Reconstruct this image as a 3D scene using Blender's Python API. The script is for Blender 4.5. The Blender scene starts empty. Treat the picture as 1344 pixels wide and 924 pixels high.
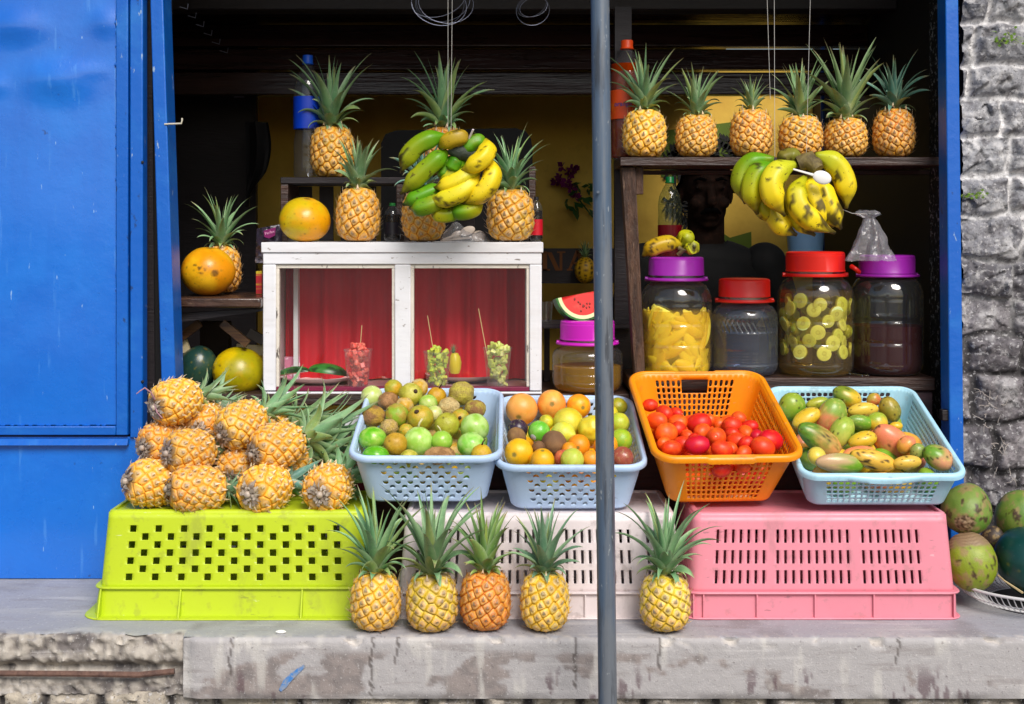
import bpy, bmesh, math, random
import numpy as np
from mathutils import Vector, Matrix, Euler, noise

random.seed(7); RNG = np.random.default_rng(7)
scene = bpy.context.scene
COL = scene.collection
PI = math.pi
R = math.radians

# ------------------------------------------------------------------ camera frame: pixels of the photo -> points at a real depth
F = 1635.2; CY = -2.8; CZ = 1.58; HOR = 305.0; CX = 672.0
LEDGE = 1.58 - 0.868          # top of the concrete ledge
def P(px, py, Y):
    d = Y - CY
    return Vector(((px-CX)*d/F, Y, CZ-(py-HOR)*d/F))
def S(n, Y): return n*(Y-CY)/F
def X_(px, Y): return (px-CX)*(Y-CY)/F
def Z_(py, Y): return CZ-(py-HOR)*(Y-CY)/F

def lin1(v):
    v = v/255.0
    return v/12.92 if v <= .04045 else ((v+.055)/1.055)**2.4
def c(r, g, b): return (lin1(r), lin1(g), lin1(b))
def mix3(a, b, t): return tuple(a[i]*(1-t)+b[i]*t for i in range(3))
def sstep(a, b, x):
    t = min(1, max(0, (x-a)/(b-a))); return t*t*(3-2*t)
def nsstep(a, b, x):
    t = np.clip((x-a)/(b-a), 0, 1); return t*t*(3-2*t)
def fbm(p, oct=4):
    s = 0; a = .5; q = Vector(p)
    for i in range(oct):
        s += a*noise.noise(q); q = q*2.03; a *= .5
    return s

# ------------------------------------------------------------------ materials
def M(name, col=None, rough=.5, metal=0., spec=.5, layers=(), bump=(), attr=False, rnd=0., hrnd=0., coat=0.,
      sss=0., alpha=None, trans=0., rlayer=None, coords='Object', transl=0.):
    m = bpy.data.materials.new(name); m.use_nodes = True
    nt = m.node_tree; N = nt.nodes; L = nt.links
    b = N['Principled BSDF']
    tc = N.new('ShaderNodeTexCoord'); vec = tc.outputs[coords]
    oi = N.new('ShaderNodeObjectInfo')
    if rnd or hrnd:
        cm = N.new('ShaderNodeVectorMath'); cm.operation = 'SCALE'; cm.inputs[0].default_value = (37, 19, 53)
        L.new(oi.outputs['Random'], cm.inputs['Scale'])
        ad = N.new('ShaderNodeVectorMath'); ad.operation = 'ADD'
        L.new(vec, ad.inputs[0]); L.new(cm.outputs[0], ad.inputs[1]); vec = ad.outputs[0]
    if attr:
        a = N.new('ShaderNodeAttribute'); a.attribute_name = 'Col'; cur = a.outputs['Color']
    else:
        rgb = N.new('ShaderNodeRGB'); rgb.outputs[0].default_value = (*(col or (.5,.5,.5)), 1); cur = rgb.outputs[0]
    def nz(scale, detail, stretch, rough_=.6, dist=0.):
        mp = N.new('ShaderNodeMapping'); mp.inputs['Scale'].default_value = stretch
        L.new(vec, mp.inputs['Vector'])
        t = N.new('ShaderNodeTexNoise'); t.inputs['Scale'].default_value = scale
        t.inputs['Detail'].default_value = detail; t.inputs['Roughness'].default_value = rough_
        t.inputs['Distortion'].default_value = dist
        L.new(mp.outputs[0], t.inputs['Vector']); return t.outputs['Fac']
    for ly in layers:
        scale, lo, hi, colr, amt = ly[:5]
        st = ly[5] if len(ly) > 5 else (1, 1, 1)
        mode = ly[6] if len(ly) > 6 else 'MIX'
        mr = N.new('ShaderNodeMapRange'); mr.interpolation_type = 'SMOOTHSTEP'
        mr.inputs['From Min'].default_value = lo; mr.inputs['From Max'].default_value = hi
        mr.inputs['To Max'].default_value = amt
        L.new(nz(scale, 6, st), mr.inputs['Value'])
        mx = N.new('ShaderNodeMix'); mx.data_type = 'RGBA'; mx.blend_type = mode
        L.new(mr.outputs[0], mx.inputs['Factor']); L.new(cur, mx.inputs['A'])
        mx.inputs['B'].default_value = (*colr, 1); cur = mx.outputs['Result']
    if rnd or hrnd:
        hs = N.new('ShaderNodeHueSaturation'); L.new(cur, hs.inputs['Color'])
        mr = N.new('ShaderNodeMapRange'); L.new(oi.outputs['Random'], mr.inputs['Value'])
        mr.inputs['To Min'].default_value = 1-rnd; mr.inputs['To Max'].default_value = 1+rnd
        L.new(mr.outputs[0], hs.inputs['Value'])
        mr2 = N.new('ShaderNodeMapRange'); L.new(oi.outputs['Random'], mr2.inputs['Value'])
        mr2.inputs['To Min'].default_value = .5-hrnd; mr2.inputs['To Max'].default_value = .5+hrnd
        L.new(mr2.outputs[0], hs.inputs['Hue']); cur = hs.outputs['Color']
    L.new(cur, b.inputs['Base Color'])
    b.inputs['Roughness'].default_value = rough; b.inputs['Metallic'].default_value = metal
    b.inputs['Specular IOR Level'].default_value = spec
    if coat: b.inputs['Coat Weight'].default_value = coat; b.inputs['Coat Roughness'].default_value = .15
    if sss:
        b.inputs['Subsurface Weight'].default_value = sss; b.inputs['Subsurface Radius'].default_value = (.012, .006, .003)
        b.inputs['Subsurface Scale'].default_value = .6
    if trans: b.inputs['Transmission Weight'].default_value = trans
    if alpha is not None: b.inputs['Alpha'].default_value = alpha
    if rlayer:
        scale, r0, r1 = rlayer[:3]; st = rlayer[3] if len(rlayer) > 3 else (1, 1, 1)
        mr = N.new('ShaderNodeMapRange'); mr.inputs['From Min'].default_value = .3; mr.inputs['From Max'].default_value = .7
        mr.inputs['To Min'].default_value = r0; mr.inputs['To Max'].default_value = r1
        L.new(nz(scale, 5, st), mr.inputs['Value']); L.new(mr.outputs[0], b.inputs['Roughness'])
    prev = None
    for bl in bump:
        scale, strength, dist = bl[:3]; st = bl[3] if len(bl) > 3 else (1, 1, 1)
        bp = N.new('ShaderNodeBump'); bp.inputs['Strength'].default_value = strength; bp.inputs['Distance'].default_value = dist
        L.new(nz(scale, 7, st, .62), bp.inputs['Height'])
        if prev: L.new(prev, bp.inputs['Normal'])
        prev = bp.outputs['Normal']
    if prev: L.new(prev, b.inputs['Normal'])
    if transl:
        tl = N.new('ShaderNodeBsdfTranslucent'); L.new(cur, tl.inputs[0]); mx = N.new('ShaderNodeMixShader'); mx.inputs[0].default_value = transl
        L.new(b.outputs[0], mx.inputs[1]); L.new(tl.outputs[0], mx.inputs[2]); L.new(mx.outputs[0], N['Material Output'].inputs[0])
    return m

def thin_glass(name, tint=(1, 1, 1), refl=1.0, rough=.03, haze=0., hazecol=(.8, .8, .8), bump=None, ior=1.5):
    """one-sheet clear glass or plastic: see-through plus a Fresnel reflection, with an optional cloudy film or a haze in place of reflections"""
    m = bpy.data.materials.new(name); m.use_nodes = True
    nt = m.node_tree; N = nt.nodes; L = nt.links
    for n in list(N): N.remove(n)
    out = N.new('ShaderNodeOutputMaterial')
    tr = N.new('ShaderNodeBsdfTransparent'); tr.inputs[0].default_value = (*tint, 1)
    gl = N.new('ShaderNodeBsdfGlossy'); gl.inputs['Roughness'].default_value = rough; gl.inputs[0].default_value = (refl, refl, refl, 1)
    fr = N.new('ShaderNodeFresnel'); ge = N.new('ShaderNodeNewGeometry')     # same reflection from both sides of the sheet
    im = N.new('ShaderNodeMapRange'); im.inputs['To Min'].default_value = ior; im.inputs['To Max'].default_value = 1/ior
    L.new(ge.outputs['Backfacing'], im.inputs['Value']); L.new(im.outputs[0], fr.inputs['IOR'])
    mx = N.new('ShaderNodeMixShader'); L.new(fr.outputs[0], mx.inputs[0]); L.new(tr.outputs[0], mx.inputs[1]); L.new(gl.outputs[0], mx.inputs[2])
    last = mx.outputs[0]
    if haze:
        df = N.new('ShaderNodeBsdfDiffuse'); df.inputs[0].default_value = (*hazecol, 1)
        tl = N.new('ShaderNodeBsdfTranslucent'); tl.inputs[0].default_value = (*hazecol, 1)
        ms = N.new('ShaderNodeMixShader'); ms.inputs[0].default_value = .5; L.new(df.outputs[0], ms.inputs[1]); L.new(tl.outputs[0], ms.inputs[2])
        m2 = N.new('ShaderNodeMixShader')
        tc = N.new('ShaderNodeTexCoord'); t = N.new('ShaderNodeTexNoise'); t.inputs['Scale'].default_value = 9; t.inputs['Detail'].default_value = 6
        L.new(tc.outputs['Object'], t.inputs['Vector'])
        mr = N.new('ShaderNodeMapRange'); mr.inputs['From Min'].default_value = .3; mr.inputs['From Max'].default_value = .75
        mr.inputs['To Min'].default_value = haze*.5; mr.inputs['To Max'].default_value = haze*1.4
        L.new(t.outputs['Fac'], mr.inputs['Value']); L.new(mr.outputs[0], m2.inputs[0])
        L.new(last, m2.inputs[1]); L.new(ms.outputs[0], m2.inputs[2]); last = m2.outputs[0]
    if bump:
        tc = N.new('ShaderNodeTexCoord'); t = N.new('ShaderNodeTexNoise'); t.inputs['Scale'].default_value = bump[0]; t.inputs['Detail'].default_value = 2
        L.new(tc.outputs['Object'], t.inputs['Vector'])
        bp = N.new('ShaderNodeBump'); bp.inputs['Strength'].default_value = bump[1]; bp.inputs['Distance'].default_value = .01
        L.new(t.outputs['Fac'], bp.inputs['Height']); L.new(bp.outputs[0], gl.inputs['Normal']); L.new(bp.outputs[0], fr.inputs['Normal'])
    L.new(last, out.inputs[0])
    return m

def liquid(name, col, opacity, dens_col=None):
    """a murky liquid: clear tint mixed with a diffuse cloudiness"""
    m = bpy.data.materials.new(name); m.use_nodes = True
    nt = m.node_tree; N = nt.nodes; L = nt.links
    for n in list(N): N.remove(n)
    out = N.new('ShaderNodeOutputMaterial')
    tr = N.new('ShaderNodeBsdfTransparent'); tr.inputs[0].default_value = (*col, 1)
    df = N.new('ShaderNodeBsdfDiffuse'); df.inputs[0].default_value = (*(dens_col or col), 1)
    tl = N.new('ShaderNodeBsdfTranslucent'); tl.inputs[0].default_value = (*(dens_col or col), 1)
    ms = N.new('ShaderNodeMixShader'); ms.inputs[0].default_value = .4; L.new(df.outputs[0], ms.inputs[1]); L.new(tl.outputs[0], ms.inputs[2])
    mx = N.new('ShaderNodeMixShader'); mx.inputs[0].default_value = opacity
    L.new(tr.outputs[0], mx.inputs[1]); L.new(ms.outputs[0], mx.inputs[2]); L.new(mx.outputs[0], out.inputs[0])
    return m

# ------------------------------------------------------------------ mesh collecting
class MB:
    def __init__(s): s.v = []; s.f = []; s.c = []
    def add(s, verts, faces, col=None):
        o = len(s.v); s.v.extend([tuple(x) for x in verts]); s.f.extend([tuple(i+o for i in f) for f in faces])
        if col is None: s.c.extend([(1, 1, 1)]*len(verts))
        elif len(col) and hasattr(col[0], '__len__'): s.c.extend([tuple(x) for x in col])
        else: s.c.extend([tuple(col)]*len(verts))
        return s
    def box(s, x0, x1, y0, y1, z0, z1, col=None, mat=None):
        vs = [Vector((x, y, z)) for z in (z0, z1) for y in (y0, y1) for x in (x0, x1)]
        if mat is not None: vs = [mat @ v for v in vs]
        return s.add(vs, [(0,2,3,1),(4,5,7,6),(0,1,5,4),(1,3,7,5),(3,2,6,7),(2,0,4,6)], col)
    def hexa(s, b4, t4, col=None):
        """b4, t4: bottom and top quads, counter-clockwise from above"""
        return s.add(list(b4)+list(t4), [(3,2,1,0),(4,5,6,7),(0,1,5,4),(1,2,6,5),(2,3,7,6),(3,0,4,7)], col)
    def tube(s, pts, rad, n=8, col=None, caps=True, closed=False, squash=1.0):
        pts = [Vector(p) for p in pts]; k = len(pts)
        if not hasattr(rad, '__len__'): rad = [rad]*k
        tan = []
        for i in range(k):
            a = pts[(i-1) % k] if (closed or i > 0) else pts[i]
            b = pts[(i+1) % k] if (closed or i < k-1) else pts[i]
            t = (b-a); tan.append(t.normalized() if t.length > 1e-9 else Vector((0,0,1)))
        up = Vector((0,0,1)) if abs(tan[0].z) < .9 else Vector((1,0,0))
        nrm = (up - tan[0]*up.dot(tan[0])).normalized()
        vs = []; cs = []
        for i in range(k):
            nrm = (nrm - tan[i]*nrm.dot(tan[i]))
            nrm = nrm.normalized() if nrm.length > 1e-6 else tan[i].orthogonal().normalized()
            bi = tan[i].cross(nrm)
            for j in range(n):
                a = 2*PI*j/n
                vs.append(pts[i] + nrm*(math.cos(a)*rad[i]) + bi*(math.sin(a)*rad[i]*squash))
                if col is not None: cs.append(col[i] if hasattr(col[0], '__len__') else col)
        fs = []
        m = k if closed else k-1
        for i in range(m):
            i2 = (i+1) % k
            for j in range(n):
                j2 = (j+1) % n
                fs.append((i*n+j, i*n+j2, i2*n+j2, i2*n+j))
        if caps and not closed:
            fs.append(tuple(range(n-1, -1, -1))); fs.append(tuple((k-1)*n+j for j in range(n)))
        return s.add(vs, fs, cs if col is not None else None)
    def lathe(s, prof, n=32, loc=(0,0,0), col=None, capb=False, capt=False):
        loc = Vector(loc); vs = []; fs = []; k = len(prof)
        for (r, z) in prof:
            for j in range(n):
                a = 2*PI*j/n; vs.append(loc+Vector((r*math.cos(a), r*math.sin(a), z)))
        for i in range(k-1):
            for j in range(n):
                j2 = (j+1) % n; fs.append((i*n+j, i*n+j2, (i+1)*n+j2, (i+1)*n+j))
        if capb: fs.append(tuple(range(n-1, -1, -1)))
        if capt: fs.append(tuple((k-1)*n+j for j in range(n)))
        cc = None
        if col is not None: cc = [x for x in col for _ in range(n)] if hasattr(col[0], '__len__') else col
        return s.add(vs, fs, cc)
    def ball(s, loc, rx, ry=None, rz=None, n=16, m=10, col=None, mat=None):
        ry = ry or rx; rz = rz or rx; loc = Vector(loc)
        vs = [Vector((0,0,-rz))]; fs = []
        for i in range(1, m):
            p = -PI/2+PI*i/m
            for j in range(n):
                a = 2*PI*j/n; vs.append(Vector((rx*math.cos(p)*math.cos(a), ry*math.cos(p)*math.sin(a), rz*math.sin(p))))
        vs.append(Vector((0,0,rz))); top = len(vs)-1
        for j in range(n): fs.append((0, 1+(j+1) % n, 1+j)); fs.append((top, top-n+j, top-n+(j+1) % n))
        for i in range(m-2):
            for j in range(n):
                j2 = (j+1) % n; fs.append((1+i*n+j, 1+i*n+j2, 1+(i+1)*n+j2, 1+(i+1)*n+j))
        if mat is not None: vs = [mat.to_3x3() @ v for v in vs]
        return s.add([v+loc for v in vs], fs, col)
    def mesh(s, name, smooth=True, angle=None, merge=0):
        me = bpy.data.meshes.new(name); me.from_pydata(s.v, [], s.f); me.update()
        if any(x != (1,1,1) for x in s.c[:200000]):
            a = me.color_attributes.new('Col', 'FLOAT_COLOR', 'POINT')
            arr = np.ones((len(s.v), 4), np.float32); arr[:, :3] = np.array(s.c, np.float32); a.data.foreach_set('color', arr.ravel())
        if merge:
            bm = bmesh.new(); bm.from_mesh(me); bmesh.ops.remove_doubles(bm, verts=bm.verts, dist=merge)
            bmesh.ops.recalc_face_normals(bm, faces=bm.faces); bm.to_mesh(me); bm.free()
        if smooth: me.shade_smooth()
        if angle: me.set_sharp_from_angle(angle=R(angle))
        return me
    def build(s, name, mat, parent=None, smooth=True, angle=40, bevel=0, solid=0, merge=0, local=False, soff=0.):
        if parent is not None and not local:
            p = parent
            loc = Vector((0,0,0))
            while p is not None: loc += p.location; p = p.parent
            s.v = [tuple(Vector(x)-loc) for x in s.v]
        o = obj(name, s.mesh(name, smooth, angle, merge), mat, parent)
        if solid:
            md = o.modifiers.new('solid', 'SOLIDIFY'); md.thickness = solid; md.offset = soff
        if bevel:
            md = o.modifiers.new('bevel', 'BEVEL'); md.width = bevel; md.segments = 2; md.limit_method = 'ANGLE'; md.angle_limit = R(50)
            md.harden_normals = False
        return o

def obj(name, mesh, mat, parent=None):
    if mat is not None and not mesh.materials: mesh.materials.append(mat)
    o = bpy.data.objects.new(name, mesh); COL.objects.link(o)
    if parent is not None: o.parent = parent
    return o
def tag(o, label, cat, group=None, kind=None):
    o['label'] = label; o['category'] = cat
    if group: o['group'] = group
    if kind: o['kind'] = kind
    return o
def thing(name, label, cat, loc=(0,0,0), rot=None, group=None):
    o = bpy.data.objects.new(name, None); COL.objects.link(o); o.location = loc; o.empty_display_size = .05
    if rot: o.rotation_euler = rot
    return tag(o, label, cat, group)
def struct(o): o['kind'] = 'structure'; return o
def single(mb, name, mat, label, cat, group=None, **kw):
    """a thing that is one mesh, with its origin at its base"""
    a = np.array(mb.v); lo = a.min(0); hi = a.max(0); base = Vector(((lo[0]+hi[0])/2, (lo[1]+hi[1])/2, lo[2]))
    mb.v = [tuple(Vector(x)-base) for x in mb.v]
    o = mb.build(name, mat, None, **kw); o.location = base
    return tag(o, label, cat, group)

def bez(p0, p1, p2, n):
    p0, p1, p2 = Vector(p0), Vector(p1), Vector(p2)
    return [p0*(1-t)**2+p1*2*t*(1-t)+p2*t*t for t in [i/(n-1) for i in range(n)]]

def text_mb(txt, size, depth=.0004):
    cu = bpy.data.curves.new('txt', 'FONT'); cu.body = txt; cu.size = size; cu.extrude = depth; cu.align_x = 'CENTER'; cu.align_y = 'CENTER'
    o = bpy.data.objects.new('txt', cu); COL.objects.link(o)
    dg = bpy.context.evaluated_depsgraph_get(); me = bpy.data.meshes.new_from_object(o.evaluated_get(dg))
    vs = [v.co.copy() for v in me.vertices]; fs = [tuple(p.vertices) for p in me.polygons]
    bpy.data.objects.remove(o); bpy.data.curves.remove(cu); bpy.data.meshes.remove(me)
    return vs, fs

# ------------------------------------------------------------------ materials used by several things
mBlue = M('blue_enamel', c(0,108,210), .3, spec=.7, coat=1., layers=[(1.6,.38,.62,c(0,88,188),.6),(3,.45,.7,c(8,128,226),.5),(8,.5,.7,c(0,92,192),.5,(1,1,.15)),(46,.62,.70,c(70,140,222),.45,(1,1,.10)),(90,.70,.73,c(160,196,232),.7,(1,1,.22)),(30,.70,.73,c(12,48,110),.7)],
          bump=[(4,.35,.014),(60,.06,.003)], rlayer=(6,.20,.36))
mBlueOld = M('blue_frame_paint', c(10,92,186), .38, layers=[(9,.5,.75,c(40,120,200),.6),(60,.665,.70,c(156,178,196),.8,(1,1,.35)),(34,.66,.70,c(30,44,70),.7,(1,1,.6))], bump=[(40,.25,.006)])
mDark = M('dark_board', c(30,22,26), .55, layers=[(4,.4,.7,c(20,15,20),.7,(1,1,6))], bump=[(20,.2,.01,(1,1,8))])
mPlank = M('varnished_plank', c(50,32,30), .2, layers=[(7,.4,.65,c(30,19,16),.8,(.4,6,6)),(3,.55,.8,c(80,56,36),.4,(.3,2,2))], bump=[(14,.25,.01,(.3,5,5))])
mWood = M('dark_wood', c(66,44,36), .45, layers=[(10,.4,.65,c(34,22,20),.85,(.35,5,5)),(30,.62,.72,c(120,92,76),.5,(.3,4,4))], bump=[(24,.5,.01,(.4,5,5))])
mWoodPost = M('rough_post_wood', c(92,66,50), .6, layers=[(20,.4,.65,c(48,32,26),.8,(4,4,.5)),(45,.6,.72,c(150,120,95),.6,(4,4,.6))], bump=[(40,.7,.015,(4,4,.8))])
mWhitePaint = M('chipped_white_paint', c(228,228,232), .4, layers=[(5,.45,.8,c(205,200,198),.7,(.6,1,3)),(30,.655,.69,c(92,76,66),.85,(.35,1,1.6)),(90,.66,.70,c(120,104,92),.7,(.5,1,1)),(9,.55,.8,c(190,186,186),.4)], bump=[(30,.3,.004,(.4,1,2))])
mYellowWall = M('yellow_plaster', c(240,198,80), .75, layers=[(2.5,.4,.7,c(180,128,36),.6),(18,.6,.8,c(150,105,40),.35)], bump=[(35,.2,.006)])
mConcrete = M('worn_concrete', None, .82, attr=True, layers=[(26,.54,.70,c(128,118,114),.35,(.22,1,2.)),(22,.56,.70,c(204,200,198),.45,(.12,1,1.6)),(160,.58,.68,c(210,208,206),.4),(120,.63,.69,c(84,76,76),.45)],
              bump=[(60,.35,.006),(300,.35,.003)])
mStone = M('basalt_stone', None, .88, attr=True, layers=[(45,.52,.62,c(74,70,74),.4),(90,.56,.64,c(214,212,212),.5),(150,.58,.65,c(40,38,40),.65)], bump=[(60,.5,.006),(170,.7,.004)])
mSteel = M('galvanised_steel', c(112,118,126), .40, metal=.25, spec=.6, layers=[(34,.42,.60,c(72,96,122),.75,(1,1,.06)),(50,.52,.66,c(56,58,64),.75,(1,1,.10)),(110,.62,.70,c(176,180,180),.7,(1,1,.35)),(7,.5,.7,c(80,84,90),.5)], bump=[(90,.25,.002,(1,1,.2))])
mWire = M('thin_wire', c(110,114,130), .35, metal=.7)
mString = M('pale_string', c(200,196,190), .7)
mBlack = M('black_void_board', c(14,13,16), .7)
mClear = thin_glass('clear_glass', (.97,.98,.97), rough=.02)
mPlasticClear = thin_glass('clear_plastic', (.97,.97,.96), rough=.06, haze=.05, bump=(40,.1))
mJarGlass = thin_glass('jar_plastic', (.97,.98,.97), rough=.07, haze=.028, hazecol=(.8,.84,.9), bump=(25,.08), ior=1.7)
mBag = thin_glass('bag_film', (.92,.92,.95), rough=.18, haze=.22, hazecol=(.8,.82,.86), bump=(60,.5))
# ================================================================== SETTING
g = MB(); g.add([(-40,-60,0),(40,-60,0),(40,40,0),(-40,40,0)], [(0,1,2,3)])
mRoad = M('asphalt', c(92,90,90), .9, layers=[(2,.4,.7,c(110,106,102),.6),(90,.5,.7,c(70,70,70),.6)], bump=[(120,.5,.01)])
struct(g.build('street', mRoad, None, smooth=False))

# ---- concrete ledge (slab with a cast beam face, broken end at the left, stone footing below)
LX0, LX1 = -2.1, 2.1
BF = -.137                                            # beam face
bz0 = Z_(917, BF)
BEAMX = X_(238, BF)
CRACKS = [(X_(a_,BF), h_) for a_, h_ in [(303,.05),(488,.0),(521,.07),(755,.02),(866,.06),(1179,.075)]]
def ledge_mesh():
    xs = np.arange(LX0, LX1, .0045)
    prof = []                                        # (y, z, kind)
    for y in np.linspace(.9, BF+.012, 60): prof.append((y, LEDGE, 0))
    for a in np.linspace(0, 1, 5)[1:]: prof.append((BF+.012*(1-math.sin(a*PI/2)), LEDGE-.012*(1-math.cos(a*PI/2)), 1))
    for z in np.linspace(LEDGE-.018, bz0, 20): prof.append((BF, z, 2))
    for y in np.linspace(BF+.01, BF+.2, 6): prof.append((y, bz0, 3))
    mb = MB(); vs = []; cs = []; k = len(prof)
    top_c = c(156,156,162); face_c = c(168,164,164)
    for x in xs:
        left = x < BEAMX
        ed = sstep(.05, 0, abs(x-BEAMX))
        for (y, z, kd) in prof:
            yy, zz = y, z
            p = Vector((x, y, z))
            n1 = fbm(p*9, 3); n2 = fbm(p*38+Vector((5,1,2)), 3); n3 = noise.noise(p*3)
            edge = sstep(.045, .0, math.hypot(y-BF, z-LEDGE))
            chip = sstep(.10, .34, fbm(Vector((x*16, z*24, 3)), 4))*sstep(.028, .0, math.hypot(y-BF, z-LEDGE))
            col = top_c
            if kd == 0:
                zz += .0022*n3 + .0012*n2
                sp = sstep(.12, .3, fbm(Vector((x*5, y*5, 7)), 4))
                col = mix3(col, c(122,118,118), .55*sp); col = mix3(col, c(176,174,172), .5*sstep(.0,.3,fbm(Vector((x*3,y*12,1)),4)))
                col = mix3(col, c(110,104,102), .6*sstep(.12,.0,y-.25) * 0)
                col = mix3(col, c(196,190,182), .75*edge*sstep(-.1,.25,n2))
                if left: yy += .03*sstep(.1,.0,y-BF)*(1+2.*n1)
            if kd >= 1:
                yy += .010*chip; zz -= .012*chip*(1 if kd < 2 else .3)
                if kd == 2: yy += .0015*n2
                if left:                              # broken lumpy concrete, set back, with a deep joint at the bar
                    lump = fbm(Vector((x*10, z*14, 5)), 4)
                    yy += .020+.016*lump + .03*sstep(.022,0,abs(z-(LEDGE-.075)))+.010*n2+.012*fbm(p*90, 2)+.006*noise.voronoi(p*55)[0][0]; zz += .004*n2
                    col = mix3(c(168,160,150), c(108,102,100), sstep(-.05,.30,lump+.4*n2)); col = mix3(col, c(200,192,180), sstep(.05,.3,-n2)*.6); col = mix3(col, c(92,86,84), sstep(.12,.3,n2+.35*noise.noise(p*80))*.7)
                else:
                    col = face_c
                    st = fbm(Vector((x*6.5+3, z*11, 2)), 5)
                    xr = x
                    right = sstep(.15, .5, x)
                    m = sstep(.0+.16*right, .06+.16*right, st)*sstep(0,.02,LEDGE-.02-z)*sstep(-.0,.035,z-bz0+.02)
                    col = mix3(col, mix3(c(126,110,102), c(92,78,72), sstep(-.1,.2,n2)), .62*m)
                    vst = fbm(Vector((x*44, z*12, 12)), 4)
                    loc_ = max(sstep(.16,.02,abs(x-.90)), .8*sstep(.06,.0,abs(x-.245)), .45*sstep(.08,0,abs(x-.42)))
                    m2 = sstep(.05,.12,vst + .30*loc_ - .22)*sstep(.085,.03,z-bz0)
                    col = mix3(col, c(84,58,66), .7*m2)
                    col = mix3(col, c(198,194,188), .6*sstep(.12,.3,fbm(Vector((x*25, z*5, 9)), 4)))
                    wob = .010*noise.noise(Vector((z*22,1,4)))+.004*noise.noise(Vector((z*90,7,2)))
                    crack = min(abs(x-cx_+wob*(1+.5*math.sin(cx_*40))) + (1 if z < bz0+hh else 0) for cx_, hh in CRACKS)
                    if crack < .0026: col = mix3(col, c(70,62,58), .75); yy += .002
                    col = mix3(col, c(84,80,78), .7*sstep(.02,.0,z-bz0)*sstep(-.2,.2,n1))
                    col = mix3(col, c(200,192,182), .8*chip)
                    yy += .02*ed*ed*(.5+n1)
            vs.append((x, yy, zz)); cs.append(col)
    nx = len(xs); fs = [(i*k+j, (i+1)*k+j, (i+1)*k+j+1, i*k+j+1) for i in range(nx-1) for j in range(k-1)]
    mb.add(vs, fs, cs); return mb
ledge = thing('concrete_ledge', 'long worn grey concrete ledge along the street carrying the crates', 'ledge', (0,0,0))
ledge_mesh().build('slab', mConcrete, ledge, angle=60)

def stone_field(x0, x1, z0, z1, Yf, res, rowh, stw, seed, depth, plane='f', cols=None, mortar=(.5,.5,.5), warp=.02, gap=.012):
    """a rubble wall face as one height field: irregular courses of stones and mortar joints"""
    rr = random.Random(seed); rows = []; z = z0-.05
    while z < z1+.1:
        h = rr.uniform(*rowh); xs = [x0-.3-rr.random()*.1]
        while xs[-1] < x1+.3: xs.append(xs[-1]+rr.uniform(*stw)*(h/rowh[1])**.4)
        rows.append((z, z+h, xs, [rr.random() for _ in xs], [rr.random() for _ in xs])); z += h
    gx = np.arange(x0, x1+res, res); gz = np.arange(z0, z1+res, res); vs = []; cs = []
    for zz in gz:
        for xx in gx:
            wx = xx+warp*2*fbm(Vector((xx*7, zz*7, seed)), 3); wz = zz+warp*1.7*fbm(Vector((xx*6, zz*6, seed+9)), 3)
            for (a, b, xs, rv, rd) in rows:
                if a <= wz < b: break
            i = 0
            while xs[i+1] < wx: i += 1
            dx = min(wx-xs[i], xs[i+1]-wx); dz = min(wz-a, b-wz)
            g_ = gap*(.6+1.2*abs(noise.noise(Vector((xx*9, zz*9, 4)))))
            d = min(dx, dz) if min(dx, dz) > .02 else min(dx, dz)
            e = sstep(g_*.5, g_*1.15+.003, d)
            n = fbm(Vector((xx*18, zz*18, seed+3)), 5); n2 = fbm(Vector((xx*60, zz*60, seed+5)), 3)
            tilt = (rd[i]-.5)*.35*(wz-(a+b)/2) + (rv[i]-.5)*.25*(wx-(xs[i]+xs[i+1])/2)
            v1 = noise.voronoi(Vector((xx*24, zz*30, seed))); v2 = noise.voronoi(Vector((xx*60, zz*70, seed+2)))
            q1, q2 = v1[1][0], v2[1][0]; hs = math.sin(q1.x*127.1+q1.y*311.7)*43758.5; hs -= math.floor(hs); ht = math.sin(q1.x*269.5+q1.y*183.3)*43758.5; ht -= math.floor(ht)
            fac = (hs-.5)*.010+(xx-q1.x/24)*(ht-.5)*.55+(zz-q1.y/30)*(hs-.5)*.6; h3 = math.sin(q2.x*127.1+q2.y*311.7)*43758.5; h3 -= math.floor(h3); fac += (h3-.5)*.004
            fcol = .5*hs+.5*h3
            h = e*fac+e*(depth*(.6+.7*rd[i])*(.55+.45*sstep(0,.03,d))+tilt)+.008*n*e+.005*n2 + .008*n*(1-e)
            vs.append((xx, Yf-h, zz))
            cs.append(mix3((0,0,0), cols(xx, zz, rv[i], e, n, n2), .72+.5*fcol))
    nx = len(gx); nz = len(gz)
    fs = [(j*nx+i, j*nx+i+1, (j+1)*nx+i+1, (j+1)*nx+i) for j in range(nz-1) for i in range(nx-1)]
    return MB().add(vs, fs, cs)
def foot_col(x, z, r, e, n, n2):
    s = mix3(c(160,152,142), c(200,188,168), r); s = mix3(s, c(104,98,96), sstep(.0,.3,n)*.7)
    return mix3(c(58,54,54), s, e)
fz0 = -.05
stone_field(LX0, LX1, .28, bz0+.008, BF+.036, .007, (.055,.085), (.09,.2), 21, .018, cols=foot_col, warp=.012).build('stone_footing', mStone, ledge, angle=70)
MB().add([(LX0,BF+.03,0),(LX1,BF+.03,0),(LX1,BF+.045,.285),(LX0,BF+.045,.285)], [(0,1,2,3)], c(100,96,92)).build('footing_base', mConcrete, ledge, smooth=False)
zb = Z_(886, BF)
MB().tube([(LX0,BF+.012,zb+.004),(-.95,BF+.008,zb),(-.8,BF+.01,zb-.003),(BEAMX-.02,BF+.02,zb+.001)], .0065, 8).build('rusty_bar',
      M('rust', c(112,84,72), .8, layers=[(40,.4,.7,c(70,50,46),.8)], bump=[(80,.6,.01)]), ledge)
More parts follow.
